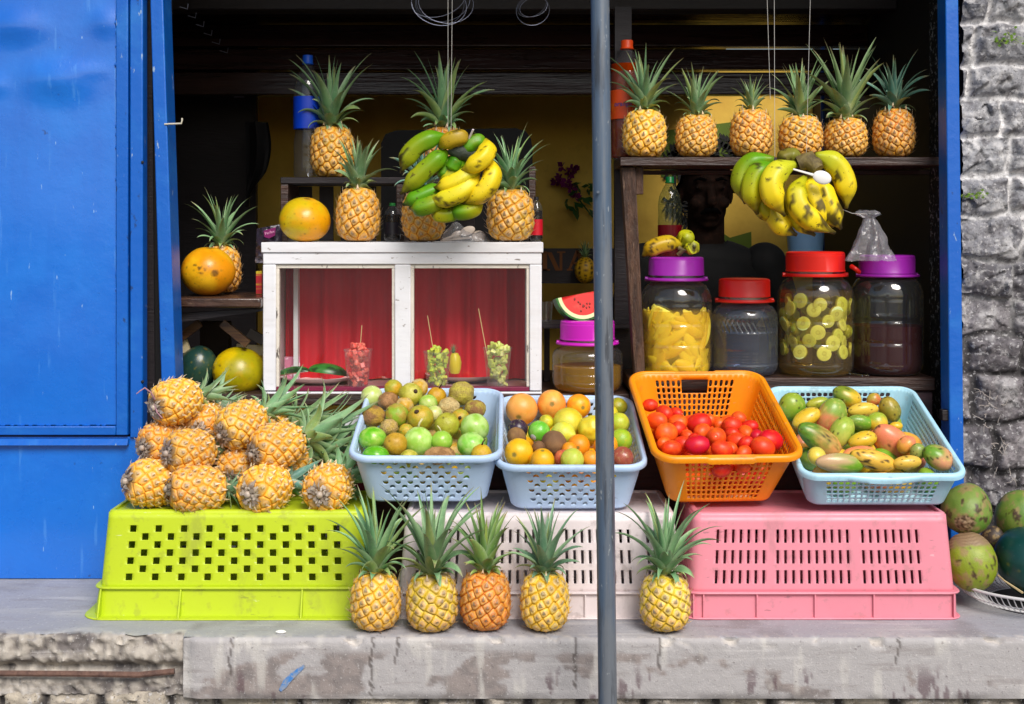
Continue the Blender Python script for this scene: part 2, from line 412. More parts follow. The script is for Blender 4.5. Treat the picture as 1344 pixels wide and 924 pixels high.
bl = MB(); Yp = BF-.0035
pm = [(366,905),(372,893),(381,884),(391,877),(399,872),(400,876),(392,884),(383,893),(376,902),(369,908)]
bl.add([P(x,y,Yp) for x,y in pm], [tuple(range(len(pm)))[::-1]])
bl.build('paint_stroke', M('blue_chalk', c(60,124,192), .85, layers=[(50,.44,.58,c(140,148,160),.75,(1,1,.5)),(160,.5,.6,c(160,158,158),.6)]), ledge, smooth=False)
ch = MB(); pc = P(368,834,-.11)
ch.ball((pc.x,-.105,LEDGE+.004), .012, .006, .004, 10, 6); single(ch, 'shell_fragment', M('shell_white', c(235,234,230), .5), 'small white shell fragment lying on the ledge by the green crate', 'shell')

# ---- blue sheet metal shutter at the left
YP = .32
panel = thing('metal_shutter', 'bright blue painted sheet metal shutter with welded frame left of the stall', 'shutter', (X_(90,YP),YP,LEDGE))
xL = -2.1
def sheet(x0, x1, z0, z1, Y, dents, res=.012):
    gx = np.linspace(x0, x1, int((x1-x0)/res)); gz = np.linspace(z0, z1, int((z1-z0)/res)); vs = []
    for z in gz:
        for x in gx:
            d = .004*noise.noise(Vector((x*3, z*2.2, 8)))
            for (dx, dz, rx, rz, a) in dents:
                q = ((x-dx)/rx)**2+((z-dz)/rz)**2
                if q < 9: d += a*math.exp(-q)
            vs.append((x, Y-d, z))
    nx = len(gx); return MB().add(vs, [(j*nx+i, j*nx+i+1, (j+1)*nx+i+1, (j+1)*nx+i) for j in range(len(gz)-1) for i in range(nx-1)])
def dent(px, py, rx, ry, a): return (X_(px,YP), Z_(py,YP), S(rx,YP), S(ry,YP), a)
d1 = [dent(78,104,40,22,.014), dent(20,34,38,20,.014), dent(140,30,18,16,.008), dent(120,92,26,9,.004), dent(-2,112,12,12,.006), dent(60,300,120,90,.005), dent(60,470,80,60,.004)]
sheet(xL, X_(153,YP), Z_(557,YP), 2.5, YP-.004, d1).build('upper_sheet', mBlue, panel)
sheet(xL, X_(189,YP), LEDGE+.002, Z_(573,YP), YP-.002, [dent(60,660,60,50,.003)]).build('lower_sheet', mBlue, panel)
fr = MB()
fr.box(X_(154.5,YP), X_(170,YP), YP-.014, YP+.02, Z_(570,YP), 2.5)
fr.box(xL, X_(154,YP), YP-.014, YP+.02, Z_(570,YP), Z_(558.5,YP))
fr.build('leaf_frame', mBlueOld, panel, bevel=.002, smooth=False)
fr = MB(); fr.box(X_(172,YP), X_(189,YP), YP-.010, YP+.03, Z_(574,YP), 2.5)
fr.build('jamb', mBlueOld, panel, bevel=.003, smooth=False)
fr = MB(); fr.hexa([(xL,YP-.024,Z_(583,YP)),(X_(170,YP),YP-.02,Z_(583,YP)),(X_(170,YP),YP,Z_(583,YP)),(xL,YP,Z_(583,YP))],
                   [(xL,YP-.010,Z_(575,YP)),(X_(170,YP),YP-.010,Z_(575,YP)),(X_(170,YP),YP,Z_(575,YP)),(xL,YP,Z_(575,YP))])
fr.build('drip_strip', mBlueOld, panel, bevel=.0015, smooth=False)
wd = MB()
for px, py, r in [(153,85,3),(154,193,3),(157,294,4),(156,500,4),(153,30,3)]:
    wd.ball(P(px,py,YP-.006), S(r,YP), .006, S(r*1.2,YP), 8, 6)
for i in range(26):
    px, py = 153+random.uniform(-.8,.8), 20+i*20+random.uniform(-6,6); wd.ball(P(px,py,YP-.006), S(1.2,YP), .003, S(random.uniform(2,7),YP), 6, 5)
for i in range(12):
    px, py = 6+i*12+random.uniform(-3,3), 558; wd.ball(P(px,py,YP-.006), S(random.uniform(2,6),YP), .003, S(1.1,YP), 6, 5)
wd.build('weld', mBlueOld, panel)
for px, py in [(187,501),(187,213)]: MB().ball(P(px,py,YP-.011), .004, .002, .004, 8, 6).build('screw', mBlack, panel)

# ---- stall: wooden room behind the opening
stall = thing('fruit_stall', 'dark wooden fruit stall with blue door frame and yellow back wall inside', 'stall', (0,1.1,.1))
XR, XL2 = 1.145, -1.6
YB = 1.95
fp = MB()                                             # left door post, leaning a little
def lean_post(pxa, pxb, pya, pxc, pxd, pyb, Y0, Y1):
    m = MB()
    b = [P(pxc,pyb,Y0), P(pxd,pyb,Y0)]; t = [P(pxa,pya,Y0), P(pxb,pya,Y0)]
    def dn(a, b_, z): k = (z-b_.z)/(a.z-b_.z); return Vector((b_.x+(a.x-b_.x)*k, a.y, z))
    b2 = [dn(t[0],b[0],LEDGE), dn(t[1],b[1],LEDGE)]; t2 = [dn(t[0],b[0],2.5), dn(t[1],b[1],2.5)]
    off = Vector((0,Y1-Y0,0))
    m.hexa([b2[0], b2[1], b2[1]+off, b2[0]+off], [t2[0], t2[1], t2[1]+off, t2[0]+off]); return m
lean_post(197,214,0,212,231,520, YP-.01, YP+.07).build('door_post', mBlueOld, stall, bevel=.003, smooth=False)
lean_post(1241,1258,0,1247,1266,660, YP-.012, YP+.05).build('door_post', mBlueOld, stall, bevel=.003, smooth=False)
for py in (545, 598): MB().box(X_(1236,YP), X_(1246,YP), YP-.004, YP+.02, Z_(py+7,YP), Z_(py-7,YP)).build('hinge', mDark, stall, bevel=.002, smooth=False)
zc0, zc1 = 2.44, 2.115
def ceilz(y): return zc0+(zc1-zc0)*(y-YP)/(YB-YP)
cl = MB(); y = YP-.16; i = 0
while y < YB:
    w = .165; y2 = min(y+w-.010, YB); j = .004*((i*7) % 3)
    x0, x1 = -2.3, 2.3
    a, b_ = ceilz(y)+j, ceilz(y2)+j
    sk = None
    segs = [(x0, x1)] if not (1.26 < y < 1.86) else [(x0, .74), (1.15, x1)]   # boards left out: unseen gap added to throw sun on the back wall
    for s0, s1 in segs:
        cl.hexa([(s0,y,a),(s1,y,a),(s1,y2,b_),(s0,y2,b_)], [(s0,y,a+.02),(s1,y,a+.02),(s1,y2,b_+.02),(s0,y2,b_+.02)])
    y += w; i += 1
cl.build('ceiling_boards', mPlank, stall, bevel=.003, smooth=False)
rf = MB()  # unseen; overhang sized for how deep sun falls, gap added for light
for s0, s1, ya, yb in [(-2.35,2.35,YP-.20,1.28),(-2.35,.72,1.28,1.90),(1.17,2.35,1.28,1.90),(-2.35,2.35,1.90,2.1)]:
    rf.hexa([(s0,ya,ceilz(ya)+.035),(s1,ya,ceilz(ya)+.035),(s1,yb,ceilz(yb)+.035),(s0,yb,ceilz(yb)+.035)],
            [(s0,ya,ceilz(ya)+.05),(s1,ya,ceilz(ya)+.05),(s1,yb,ceilz(yb)+.05),(s0,yb,ceilz(yb)+.05)])
rf.build('roof', M('roof_sheet', c(90,92,96), .5, metal=.4), stall, smooth=False)
MB().box(XL2, XR, .9, .98, ceilz(.94)-.075, ceilz(.94)-.006).build('ceiling_beam', mDark, stall, bevel=.004, smooth=False)
bm_ = MB()  # hung low to hide the roof gap; boards tilted for varied reflections
for k_, (za, zb2) in enumerate(((2.022,2.096),(2.102,2.17),(2.176,ceilz(1.25)-.006))):
    t_ = .012+.006*k_
    bm_.hexa([(XL2,1.21-t_,za),(XR,1.21-t_,za),(XR,1.25,za),(XL2,1.25,za)], [(XL2,1.21,zb2),(XR,1.21,zb2),(XR,1.25,zb2),(XL2,1.25,zb2)])
bm_.build('ceiling_beam', mPlank, stall, bevel=.004, smooth=False)
MB().box(-2.2, 2.2, YB, YB+.06, .05, 2.2).build('back_wall', mYellowWall, stall, smooth=False)
sw = MB()
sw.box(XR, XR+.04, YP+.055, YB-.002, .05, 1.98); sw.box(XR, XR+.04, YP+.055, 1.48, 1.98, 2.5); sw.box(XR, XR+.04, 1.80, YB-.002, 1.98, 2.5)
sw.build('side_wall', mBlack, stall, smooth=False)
sw = MB(); xs_ = X_(199,YP)
sw.hexa([(xs_-.03,YP+.06,.05),(xs_,YP+.06,.05),(xs_-.30,1.5,.05),(xs_-.34,1.5,.05)], [(xs_-.05,YP+.06,2.5),(xs_-.02,YP+.06,2.5),(xs_-.30,1.5,2.5),(xs_-.34,1.5,2.5)])
sw.build('side_wall', mDark, stall, smooth=False)
sw = MB(); sw.box(X_(-160,1.5), X_(336,1.5), 1.5, 1.53, .05, 2.3); sw.build('partition', mDark, stall, smooth=False)
MB().box(-2.2, 2.2, YP+.075, YB+.05, .0, .1).build('floor', mDark, stall, smooth=False)
MB().box(-2.2, XR, YP+.062, YP+.074, .1, LEDGE-.02).build('front_sill', mDark, stall, smooth=False)
# black strip added in place of the shade in the gap between shutter and post
MB().box(X_(186,YP), X_(214,YP), YP+.074, YP+.085, LEDGE, 2.5).build('gap_shade_strip', mBlack, stall, smooth=False)
# mural on the back wall: green field with black palm fronds
mGreenP = M('mural_green', c(92,112,22), .75, layers=[(3,.4,.7,c(70,90,18),.6)])
for gp in ([(868,172),(962,160),(1000,172),(1000,214),(940,218),(905,236),(868,232)], [(940,300),(958,312),(986,304),(987,346),(940,352)]):
    MB().add([P(x,y,YB-.004) for x,y in gp], [tuple(range(len(gp)))[::-1]]).build('mural_field', mGreenP, stall, smooth=False)
mf = MB(); Yf = YB-.008
def frond(x, y, ang, L, n=11):
    base = Vector((x, y)); d = Vector((math.cos(ang), math.sin(ang)))
    for s in (-1, 1):
        for k in range(n):
            t = .15+.85*k/(n-1); o = base+d*L*t; a2 = ang+s*(1.15-.5*t); l2 = L*.42*(1-.55*t)
            e = o+Vector((math.cos(a2), math.sin(a2)))*l2; q = Vector((-math.sin(a2), math.cos(a2)))*2.6
            m_ = o+(e-o)*.45
            tri = [P(o.x, o.y, Yf), P(m_.x+q.x, m_.y+q.y, Yf), P(e.x, e.y, Yf), P(m_.x-q.x, m_.y-q.y, Yf)]
            mf.add(tri, [(0,1,2,3)])
    e = base+d*L; q = Vector((-d.y, d.x))*2
    mf.add([P(base.x+q.x,base.y+q.y,Yf), P(base.x-q.x,base.y-q.y,Yf), P(e.x,e.y,Yf)], [(0,1,2)])
frond(870,220,-.25,95); frond(872,215,.35,80); frond(955,215,-2.9,70); frond(958,222,2.7,70); frond(880,245,1.1,75); frond(872,235,-1.0,70)
frond(1000,215,-2.6,60); frond(870,260,.6,60)
mf.build('mural_palm', M('mural_black', c(18,18,16), .7), stall, smooth=False)
# painted letters on a dark band of the back wall
lb = MB(); Yb = 1.6; lb.box(X_(690,Yb), X_(830,Yb), Yb, Yb+.02, Z_(372,Yb), Z_(326,Yb))
sign = thing('name_board', 'dark board with orange painted letters N A behind the cabinet', 'sign', (X_(760,Yb),Yb,Z_(372,Yb)))
lb.build('board', mDark, sign, smooth=False)
def glyph(polys):
    m = MB()
    for poly in polys: m.add([P(x,y,Yb-.003) for x,y in poly], [tuple(range(len(poly)))[::-1]])
    return m
mLet = M('orange_letter', c(122,70,20), .7)
glyph([[(712,331),(718,331),(718,355),(712,355)],[(709,330),(718,330),(718,332.5),(709,332.5)],[(718,331),(724,331),(735,355),(729,355)],[(731,330),(742,330),(742,332),(731,332)],[(734.5,332),(738,332),(738,355),(734.5,355)],[(708,353),(722,353),(722,355),(708,355)]]).build('letter', mLet, sign, smooth=False)
glyph([[(744,353),(752,353),(752,355.3),(744,355.3)],[(756,328),(760,331),(749,353),(746,353)],[(756,328),(762,330),(768,353),(762,353)],[(759,353),(772,353),(772,355.3),(759,355.3)],[(751,344),(764,344),(764,346.5),(751,346.5)]]).build('letter', mLet, sign, smooth=False)

# ---- stone wall at the right
def wall_col(x, z, r, e, n, n2):
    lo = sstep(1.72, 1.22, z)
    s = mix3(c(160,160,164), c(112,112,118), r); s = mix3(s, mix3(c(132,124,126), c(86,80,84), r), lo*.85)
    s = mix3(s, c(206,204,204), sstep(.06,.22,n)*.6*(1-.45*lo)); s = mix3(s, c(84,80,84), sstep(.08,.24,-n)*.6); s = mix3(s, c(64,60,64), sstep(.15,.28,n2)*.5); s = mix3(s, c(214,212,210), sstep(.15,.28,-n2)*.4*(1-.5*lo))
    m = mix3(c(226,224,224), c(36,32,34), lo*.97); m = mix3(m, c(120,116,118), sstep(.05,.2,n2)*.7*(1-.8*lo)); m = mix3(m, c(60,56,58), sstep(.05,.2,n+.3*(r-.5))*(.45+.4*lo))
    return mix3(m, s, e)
stone_wall = thing('stone_wall', 'rough grey basalt stone wall with pale mortar at the right', 'wall', (1.6,.36,LEDGE))
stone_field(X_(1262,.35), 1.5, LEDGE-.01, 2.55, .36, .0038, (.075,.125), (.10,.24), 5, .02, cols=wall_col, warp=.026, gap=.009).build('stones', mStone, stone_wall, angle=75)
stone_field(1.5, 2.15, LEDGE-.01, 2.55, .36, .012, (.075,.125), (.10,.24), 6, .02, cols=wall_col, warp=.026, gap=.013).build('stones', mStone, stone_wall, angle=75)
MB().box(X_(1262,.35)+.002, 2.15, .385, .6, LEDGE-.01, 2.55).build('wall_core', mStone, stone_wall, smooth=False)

# ---- steel pole in front
pt = P(787.5,0,-.33); pb = P(797.5,924,-.33)
def ext(z): k = (z-pb.z)/(pt.z-pb.z); return pb+(pt-pb)*k
pole = thing('steel_pole', 'grey galvanised steel pole standing in front of the stall', 'pole', (ext(0).x,-.33,0))
pm_ = MB(); zs = np.linspace(0, 2.9, 40); pm_.tube([ext(z) for z in zs], S(12.3,-.33), 28); pm_.build('tube', mSteel, pole)
MB().tube([P(785,252,-.33-.018), P(785,252,-.33-.026)], .003, 8).build('bolt', mSteel, pole)

# ---- wooden counters and shelves
YC = .45
zL = Z_(516, YC)                                      # left counter top
zR = Z_(491, .5)                                      # right counter top
ct = thing('wooden_counter', 'dark wooden counter under the white glass cabinet', 'counter', (X_(520,YC),.7,.1))
MB().box(X_(222,YC), X_(826,YC), YC-.015, 1.0, zL-.03, zL).build('top', mWood, ct, bevel=.003, smooth=False)
for px in (250, 700):
    for yy in (.5, .9): MB().box(X_(px,YC), X_(px+22,YC), yy, yy+.06, .1, zL-.03).build('leg', mWood, ct, smooth=False)
cb = MB(); cb.box(X_(445,YC), X_(826,YC), YC-.030, YC-.017, zL-.10, zL-.055); cb.build('apron', mWhitePaint, ct, bevel=.002, smooth=False)
mMaroon = M('maroon_cloth', c(128,12,42), .8, layers=[(30,.4,.7,c(84,6,30),.6)])
cb = MB(); cb.box(X_(345,YC), X_(826,YC), YC-.022, YC-.016, zL-.30, zL-.101); cb.build('cloth_panel', mMaroon, ct, smooth=False)
ct2 = thing('wooden_counter', 'dark wooden counter the big jars stand on', 'counter', (X_(1020,.5),.7,.1))
MB().box(X_(826,.42), X_(1228,.42), .42, .78, zR-.035, zR).build('top', mWood, ct2, bevel=.004, smooth=False)
MB().box(X_(828,.42), X_(1226,.42), .43, .455, LEDGE-.1, zR-.037).build('front_board', M('violet_brown_board', c(74,52,58), .6, layers=[(12,.4,.65,c(48,34,40),.8,(.3,4,4))], bump=[(30,.3,.006,(.4,5,5))]), ct2, bevel=.003, smooth=False)
# upper right shelf
ZS = Z_(206.5, .42)
sh = thing('wooden_shelf', 'dark wooden wall shelf with rough post carrying six pineapples', 'shelf', (X_(1020,.5),.5,zR))
MB().box(X_(814,.41), X_(1238,.41), .41, .62, ZS-.022, ZS).build('board', mWood, sh, bevel=.002, smooth=False)
po = MB(); po.hexa([P(833,492,.43),P(847,492,.43),P(847,492,.43)+Vector((0,.06,0)),P(833,492,.43)+Vector((0,.06,0))],
                   [P(816,219.5,.43),P(834,219.5,.43),P(834,219.5,.43)+Vector((0,.06,0)),P(816,219.5,.43)+Vector((0,.06,0))])
po.build('post', mWoodPost, sh, bevel=.002, smooth=False)
MB().box(X_(834.5,.45), X_(844,.45), .44, .47, Z_(255,.44), ZS-.024).build('cleat', mWoodPost, sh, bevel=.002, smooth=False)
MB().box(X_(815,.6), X_(1238,.6), .60, .62, ZS-.036, ZS-.024).build('batten', mWood, sh, bevel=.002, smooth=False)
po = MB(); po.box(X_(808,.6), X_(830,.6), .622, .66, .1, 2.2); po.build('back_post', mDark, sh, smooth=False)
# left plank shelf
ZP = Z_(391, .42)
ls = thing('plank_shelf', 'worn varnished plank shelf beside the blue door post', 'shelf', (X_(285,.5),.5,ZP-.04))
MB().box(X_(226,.42), X_(342,.42), .42, .74, Z_(404,.42), ZP).build('board', M('worn_varnish', c(78,56,46), .25, layers=[(14,.4,.65,c(38,26,24),.8,(.6,4,4)),(26,.6,.7,c(130,104,84),.7,(.5,4,4))], bump=[(20,.4,.012)]), ls, bevel=.005, smooth=False)
MB().hexa([P(228,424,.45),P(345,408,.45),P(345,408,.45)+Vector((0,.03,0)),P(228,424,.45)+Vector((0,.03,0))],
          [P(228,412,.45),P(345,404.6,.45),P(345,404.6,.45)+Vector((0,.03,0)),P(228,412,.45)+Vector((0,.03,0))]).build('bracket', mDark, ls, smooth=False)

# ---- white glass cabinet
YF = .45
cab = thing('glass_cabinet', 'white painted glass fronted fruit cabinet with peeling wooden frame', 'cabinet', (X_(528,YF),.6,zL))
zt = Z_(318,YF); zl2 = Z_(332,YF); zo = Z_(355,YF); zb_ = Z_(501,YF); D = .86
def bx(x0, x1, y0, y1, p0, p1, m): m.box(X_(x0,YF), X_(x1,YF), y0, y1, Z_(p1,YF), Z_(p0,YF)); return m
bx(343,713,YF-.004,D,318,331.6,MB()).build('top_board', mWhitePaint, cab, bevel=.002, smooth=False)
fm = MB(); bx(345,711,YF,YF+.03,332,347,fm); bx(345,362,YF,YF+.03,347.3,513,fm); bx(518,539,YF,YF+.03,347.3,508,fm); bx(695,711,YF,YF+.03,347.3,513,fm)
fm.build('frame', mWhitePaint, cab, bevel=.0025, smooth=False)
bd = MB()
for a, b_ in ((362,518),(539,695)):
    bx(a,a+4,YF+.006,YF+.024,352.5,508,bd); bx(b_-4,b_,YF+.006,YF+.024,352.5,508,bd); bx(a,b_,YF+.006,YF+.024,347.3,352.3,bd)
bd.build('glazing_bead', M('bead_paint', c(216,208,196), .5, layers=[(40,.62,.68,c(60,48,42),.9,(2,2,.6)),(9,.5,.8,c(170,160,150),.5)], bump=[(60,.5,.006)]), cab, bevel=.001, smooth=False)
bx(362.3,694.7,YF+.002,YF+.03,508.3,513.5,MB()).build('bottom_rail', M('maroon_rail', c(120,24,60), .5, layers=[(20,.5,.7,c(80,14,40),.6)]), cab, bevel=.001, smooth=False)
bx(345,711,YF-.010,YF-.001,513.8,519,MB()).build('bottom_board', mWhitePaint, cab, bevel=.002, smooth=False)
for a, b_ in ((345,352),(704,711)): bx(a,b_,YF+.031,D,332,516,MB()).build('side_board', mWhitePaint, cab, smooth=False)
MB().box(X_(353,YF), X_(703,YF), YF+.031, D-.01, zL+.001, zL+.0075).build('shelf', M('inner_shelf', c(190,150,150), .5), cab, smooth=False)
for a, b_ in ((372,378),(690,694)): MB().box(X_(a,YF), X_(b_,YF), .60, .63, zL+.012, Z_(332.5,YF)).build('inner_post', mWhitePaint, cab, smooth=False)
for a, b_ in ((366,514),(543,691)):
    gp = MB(); gp.add([P(a,352,YF+.014),P(b_,352,YF+.014),P(b_,508,YF+.014),P(a,508,YF+.014)], [(3,2,1,0)])
    gp.build('pane', thin_glass('pane_glass', (.95,.96,.95), rough=.02, haze=.016, hazecol=(.8,.72,.74), ior=1.7), cab, smooth=False)  # faint haze colour stands in for reflections on the panes
cu = MB(); xs_ = np.linspace(X_(352,YF)+.004, X_(704,YF)-.004, 160); vs = []
for z in (zL+.012, (zL+zt)/2, Z_(333,YF)):
    for i, x in enumerate(xs_): vs.append((x, .67+.012*math.sin(x*70+3*math.sin(x*9))+.006*math.sin(x*151+1)+.004*math.sin(z*9+x*40), z))
n_ = len(xs_); cu.add(vs, [(j*n_+i, j*n_+i+1, (j+1)*n_+i+1, (j+1)*n_+i) for j in range(2) for i in range(n_-1)])
mRed = M('red_curtain', c(226,10,38), .7, layers=[(40,.45,.7,c(180,6,28),.5,(1,1,.1))], transl=.15)
cu.build('curtain', mRed, cab)
# ================================================================== PINEAPPLES
PH, PR = .128, .054
def pine_body(seed, eye, groove, tipc, green=0., neyes=96, base=False):
    rs = np.random.default_rng(seed); NU, NV = 210, 126
    def rad(t): return PR*np.power(np.clip(1-np.abs(2*t-1.02)**2.9, 0, 1), 1/2.3)*(1+.10*(.45-t))
    # eye centres on a spiral, evenly spread by area
    ts = np.linspace(0, 1, 400); rr = rad(ts); cum = np.cumsum(np.maximum(rr, .004)); cum /= cum[-1]
    te = np.interp((np.arange(neyes)+.5)/neyes, cum, ts)
    ga = PI*(3-math.sqrt(5)) * (1 if seed % 2 else -1)
    ph = np.arange(neyes)*ga + rs.normal(0, .05, neyes)
    re = rad(te); E = np.stack([re*np.cos(ph), re*np.sin(ph), te*PH], 1)
    tv = (1-np.cos(np.linspace(0, PI, NV)))/2; tv = .5*tv+.5*np.linspace(0, 1, NV)
    th = np.arange(NU)*2*PI/NU
    T, TH = np.meshgrid(tv, th, indexing='ij'); Rr = rad(T)
    Pn = np.stack([Rr*np.cos(TH), Rr*np.sin(TH), T*PH], -1).reshape(-1, 3)
    nrm = np.stack([Pn[:,0]/PR**2, Pn[:,1]/PR**2, (Pn[:,2]-PH*.5)/(PH*.5)**2*.8], 1); nrm /= np.linalg.norm(nrm, axis=1, keepdims=True)
    d = np.linalg.norm(Pn[:,None,:]-E[None], axis=2); idx = np.argsort(d, axis=1)[:, :2]
    d1 = d[np.arange(len(d)), idx[:,0]]; d2 = d[np.arange(len(d)), idx[:,1]]
    sp = math.sqrt(2*PI*PR*PH/neyes)
    edge = np.clip((d2-d1)/sp, 0, 1.2)
    dome = nsstep(0, .22, edge)
    tip = np.exp(-(d1/.0032)**2)
    rel = Pn[:,2]-E[idx[:,0],2]                            # bract side: the eye leans up and out
    disp = .0032*dome+.0018*np.exp(-(d1/.0075)**2)+.0012*tip + .0016*dome*np.clip(-rel/.01,-1,1)
    fade = nsstep(0, .08, T.reshape(-1))*nsstep(1, .93, T.reshape(-1)); disp *= fade
    V = Pn+nrm*disp[:,None]
    er = rs.random(neyes); ek = rs.random(neyes)
    eyec = np.array(eye)[None]*(.78+.4*er[idx[:,0]])[:,None]
    gg = np.clip((ek[idx[:,0]]-.6)*2.5, 0, 1)*green
    eyec = eyec*(1-gg[:,None])+np.array(c(150,150,50))[None]*gg[:,None]
    gr = np.array(groove)[None]*np.ones((len(V),1))
    gold_ = (np.array(groove)*.45+np.array(c(246,206,84))*.55)[None]*(.85+.3*er[idx[:,0]])[:,None]
    k = nsstep(.04, .16, edge)[:,None]; C = gr*(1-k)+gold_*k; zt_ = T.reshape(-1)
    k = nsstep(.22, .50, edge)[:,None]; C = C*(1-k)+eyec*k
    k = (np.clip(rel/.009, 0, 1)*nsstep(.2,.5,edge)*.35)[:,None]; C = C*(1-k)+np.array(tipc)[None]*k
    k = (np.exp(-((d1-.0062)/.0014)**2)*.25)[:,None]; C = C*(1-k)+np.array(c(238,222,186))[None]*k
    lw = (rs.uniform(-.25,.5)*nsstep(.75,.1,zt_)+.25*np.sin(Pn[:,0]*60+seed)*np.sin(Pn[:,1]*50+2*seed)*np.sin(zt_*5+seed))[:,None]; C = C*(1-np.clip(lw,0,.6))+C*np.array((1.05,.72,.45))[None]*np.clip(lw,0,.6)
    gk = (np.clip(.35*rs.random()*nsstep(.55,1.,zt_)+np.clip(-lw[:,0],0,.3),0,.5))[:,None]; C = C*(1-gk)+C*np.array((.82,.98,.7))[None]*gk
    shade = (1-.18*np.exp(-(edge/.05)**2))[:,None]; C = C*shade
    kt = ((.35+.35*rs.random(neyes)[idx[:,0]])*np.exp(-(d1/.0034)**2))[:,None]; C = C*(1-kt)+np.array(tipc)[None]*kt
    kb = nsstep(.08, .0, T.reshape(-1))[:,None]*.9; C = C*(1-kb)+np.array(c(120,100,80))[None]*kb
    kt2 = nsstep(.95, 1., T.reshape(-1))[:,None]*.6; C = C*(1-kt2)+np.array(c(110,96,50))[None]*kt2
    mb = MB(); fs = [(i*NU+j, i*NU+(j+1) % NU, (i+1)*NU+(j+1) % NU, (i+1)*NU+j) for i in range(NV-1) for j in range(NU)]
    fs.append(tuple(range(NU-1,-1,-1))); fs.append(tuple((NV-1)*NU+j for j in range(NU)))
    mb.add(V.tolist(), fs, C.tolist())
    # dry pointed bracts
    for i in range(neyes):
        if te[i] < .03 or te[i] > .985: continue
        e = Vector(E[i]); n = Vector((e.x/PR**2, e.y/PR**2, (e.z-PH/2)/(PH/2)**2*.8)).normalized()
        e = e+n*.0058; side = Vector((-math.sin(ph[i]), math.cos(ph[i]), 0)); up = n.cross(side)*-1
        if up.z < 0: up = -up
        w = .0042*rs.uniform(.8,1.2); L = rs.uniform(.009,.018)
        base_c = mix3(eye, tipc, .4); tipcol = c(232,214,184)
        a = e-up*.003; b1 = a+side*w; b2 = a-side*w; tp = a+up*L*.8+n*(L*.55)+side*rs.normal(0,.0012)
        mid = a+up*.002+n*.0022
        mb.add([b1, mid, tp, b2], [(0,2,1),(1,2,3)], [base_c, mix3(base_c,tipcol,.5), tipcol, base_c])
    for i in range(46):                                    # papery remains of the stalk at the base
        a = rs.uniform(0, 2*PI); r0 = rs.uniform(.004,.02); r1 = r0+rs.uniform(.010,.024); h = -rs.uniform(-.004,.009)
        w = rs.uniform(.002,.006); dv = Vector((math.cos(a), math.sin(a), 0)); sd = Vector((-dv.y, dv.x, 0))
        z0 = PH*.012; cc = mix3(c(150,130,116), c(96,80,70), rs.random()); cc2 = mix3(cc, c(206,192,176), rs.random())
        p0 = dv*r0+Vector((0,0,z0-.003)); p1 = dv*((r0+r1)/2)+Vector((0,0,z0-.004+h*.6)); p2 = dv*r1+Vector((0,0,PH*.025+h+.01*rs.random()))
        mb.add([p0-sd*w*.6, p0+sd*w*.6, p1+sd*w, p1-sd*w, p2], [(0,1,2,3),(3,2,4)], [cc,cc,cc2,cc2,cc])
    mb.tube([(0,0,.004),(.002,0,-.006),(.003,.001,-.010)], [.010,.008,.006], 10, c(176,160,146))
    return mb.mesh('pineapple_fruit', True)

def pine_crown(seed, n=46, L=.19, e_out=8, e_in=86, droop=75, w0=.027, tint=(c(98,150,104)), tint2=(c(170,202,146)), spread=1., ragged=0.):
    rs = np.random.default_rng(seed); mb = MB(); a0 = rs.uniform(0, 6.28)
    mb.tube([(0,0,-.004),(0,0,.02),(0,0,.05)], [.02,.015,.006], 10, c(120,140,80))
    for i in range(n):
        f = i/(n-1); a = a0+i*2.39996+rs.normal(0,.22)
        shape = (.20+.80*sstep(0,.66,f)) if f < .8 else (1-.5*(f-.8)/.2)
        Ln = L*shape*rs.uniform(.84,1.10)
        el = R(e_out+(e_in-e_out)*f**.75*(1/spread if spread > 1 else 1)+rs.normal(0,5)); dr = R(droop*(1-f)**1.1*rs.uniform(.6,1.3)+rs.uniform(0,18))
        w = w0*(.72+.4*math.sin(PI*min(1,f*1.25)))*rs.uniform(.85,1.15)*(1 if f < .8 else .75)
        z = .034*f**1.2; r0 = .021*(1-f)**.8+.002
        dv = Vector((math.cos(a), math.sin(a), 0)); sd = Vector((-dv.y, dv.x, 0))
        p = dv*r0+Vector((0,0,z)); ns = 10; vs = []; cs = []
        tn = rs.random(); yel = 1. if rs.random() < .12 else 0.
        tw = rs.normal(0,.45)
        for k in range(ns+1):
            s = k/ns; e = el-dr*s**1.7
            d = dv*math.cos(e)+Vector((0,0,math.sin(e))); nn = -dv*math.sin(e)+Vector((0,0,math.cos(e)))
            if k: p = p+d*(Ln/ns)
            sdd = (sd*math.cos(tw*s)+nn*math.sin(tw*s)).normalized(); nn2 = d.cross(sdd)*-1
            if nn2.dot(nn) < 0: nn2 = -nn2
            wv = w*(1-s**2.3)*(.82+.34*math.sin(PI*min(1,s*1.5+.12)))+.0006
            g_ = mix3(tint, tint2, .35*tn+.25*s)
            if yel: g_ = mix3(g_, c(168,176,70), .5)
            g_ = mix3(g_, c(186,190,140), sstep(.25,0,s)*.7)
            if ragged and s > .8: g_ = mix3(g_, c(150,120,70), .7*ragged)
            if s > (.86 if tn > .5 else .94): g_ = mix3(g_, c(156,128,88), .7)
            for (o, up) in ((-1,.42),(-.55,.12),(0,0),(.55,.12),(1,.42)):
                vs.append(p+sdd*(o*wv/2)+nn2*(up*wv*.50))
                cs.append(mix3(g_, c(176,192,158), .40) if abs(o) == 1 else (mix3(g_, tint, .3) if o == 0 else g_))
        fs = [(k*5+j, k*5+j+1, (k+1)*5+j+1, (k+1)*5+j) for k in range(ns) for j in range(4)]
        mb.add(vs, fs, cs)
    return mb.mesh('pineapple_crown', True)

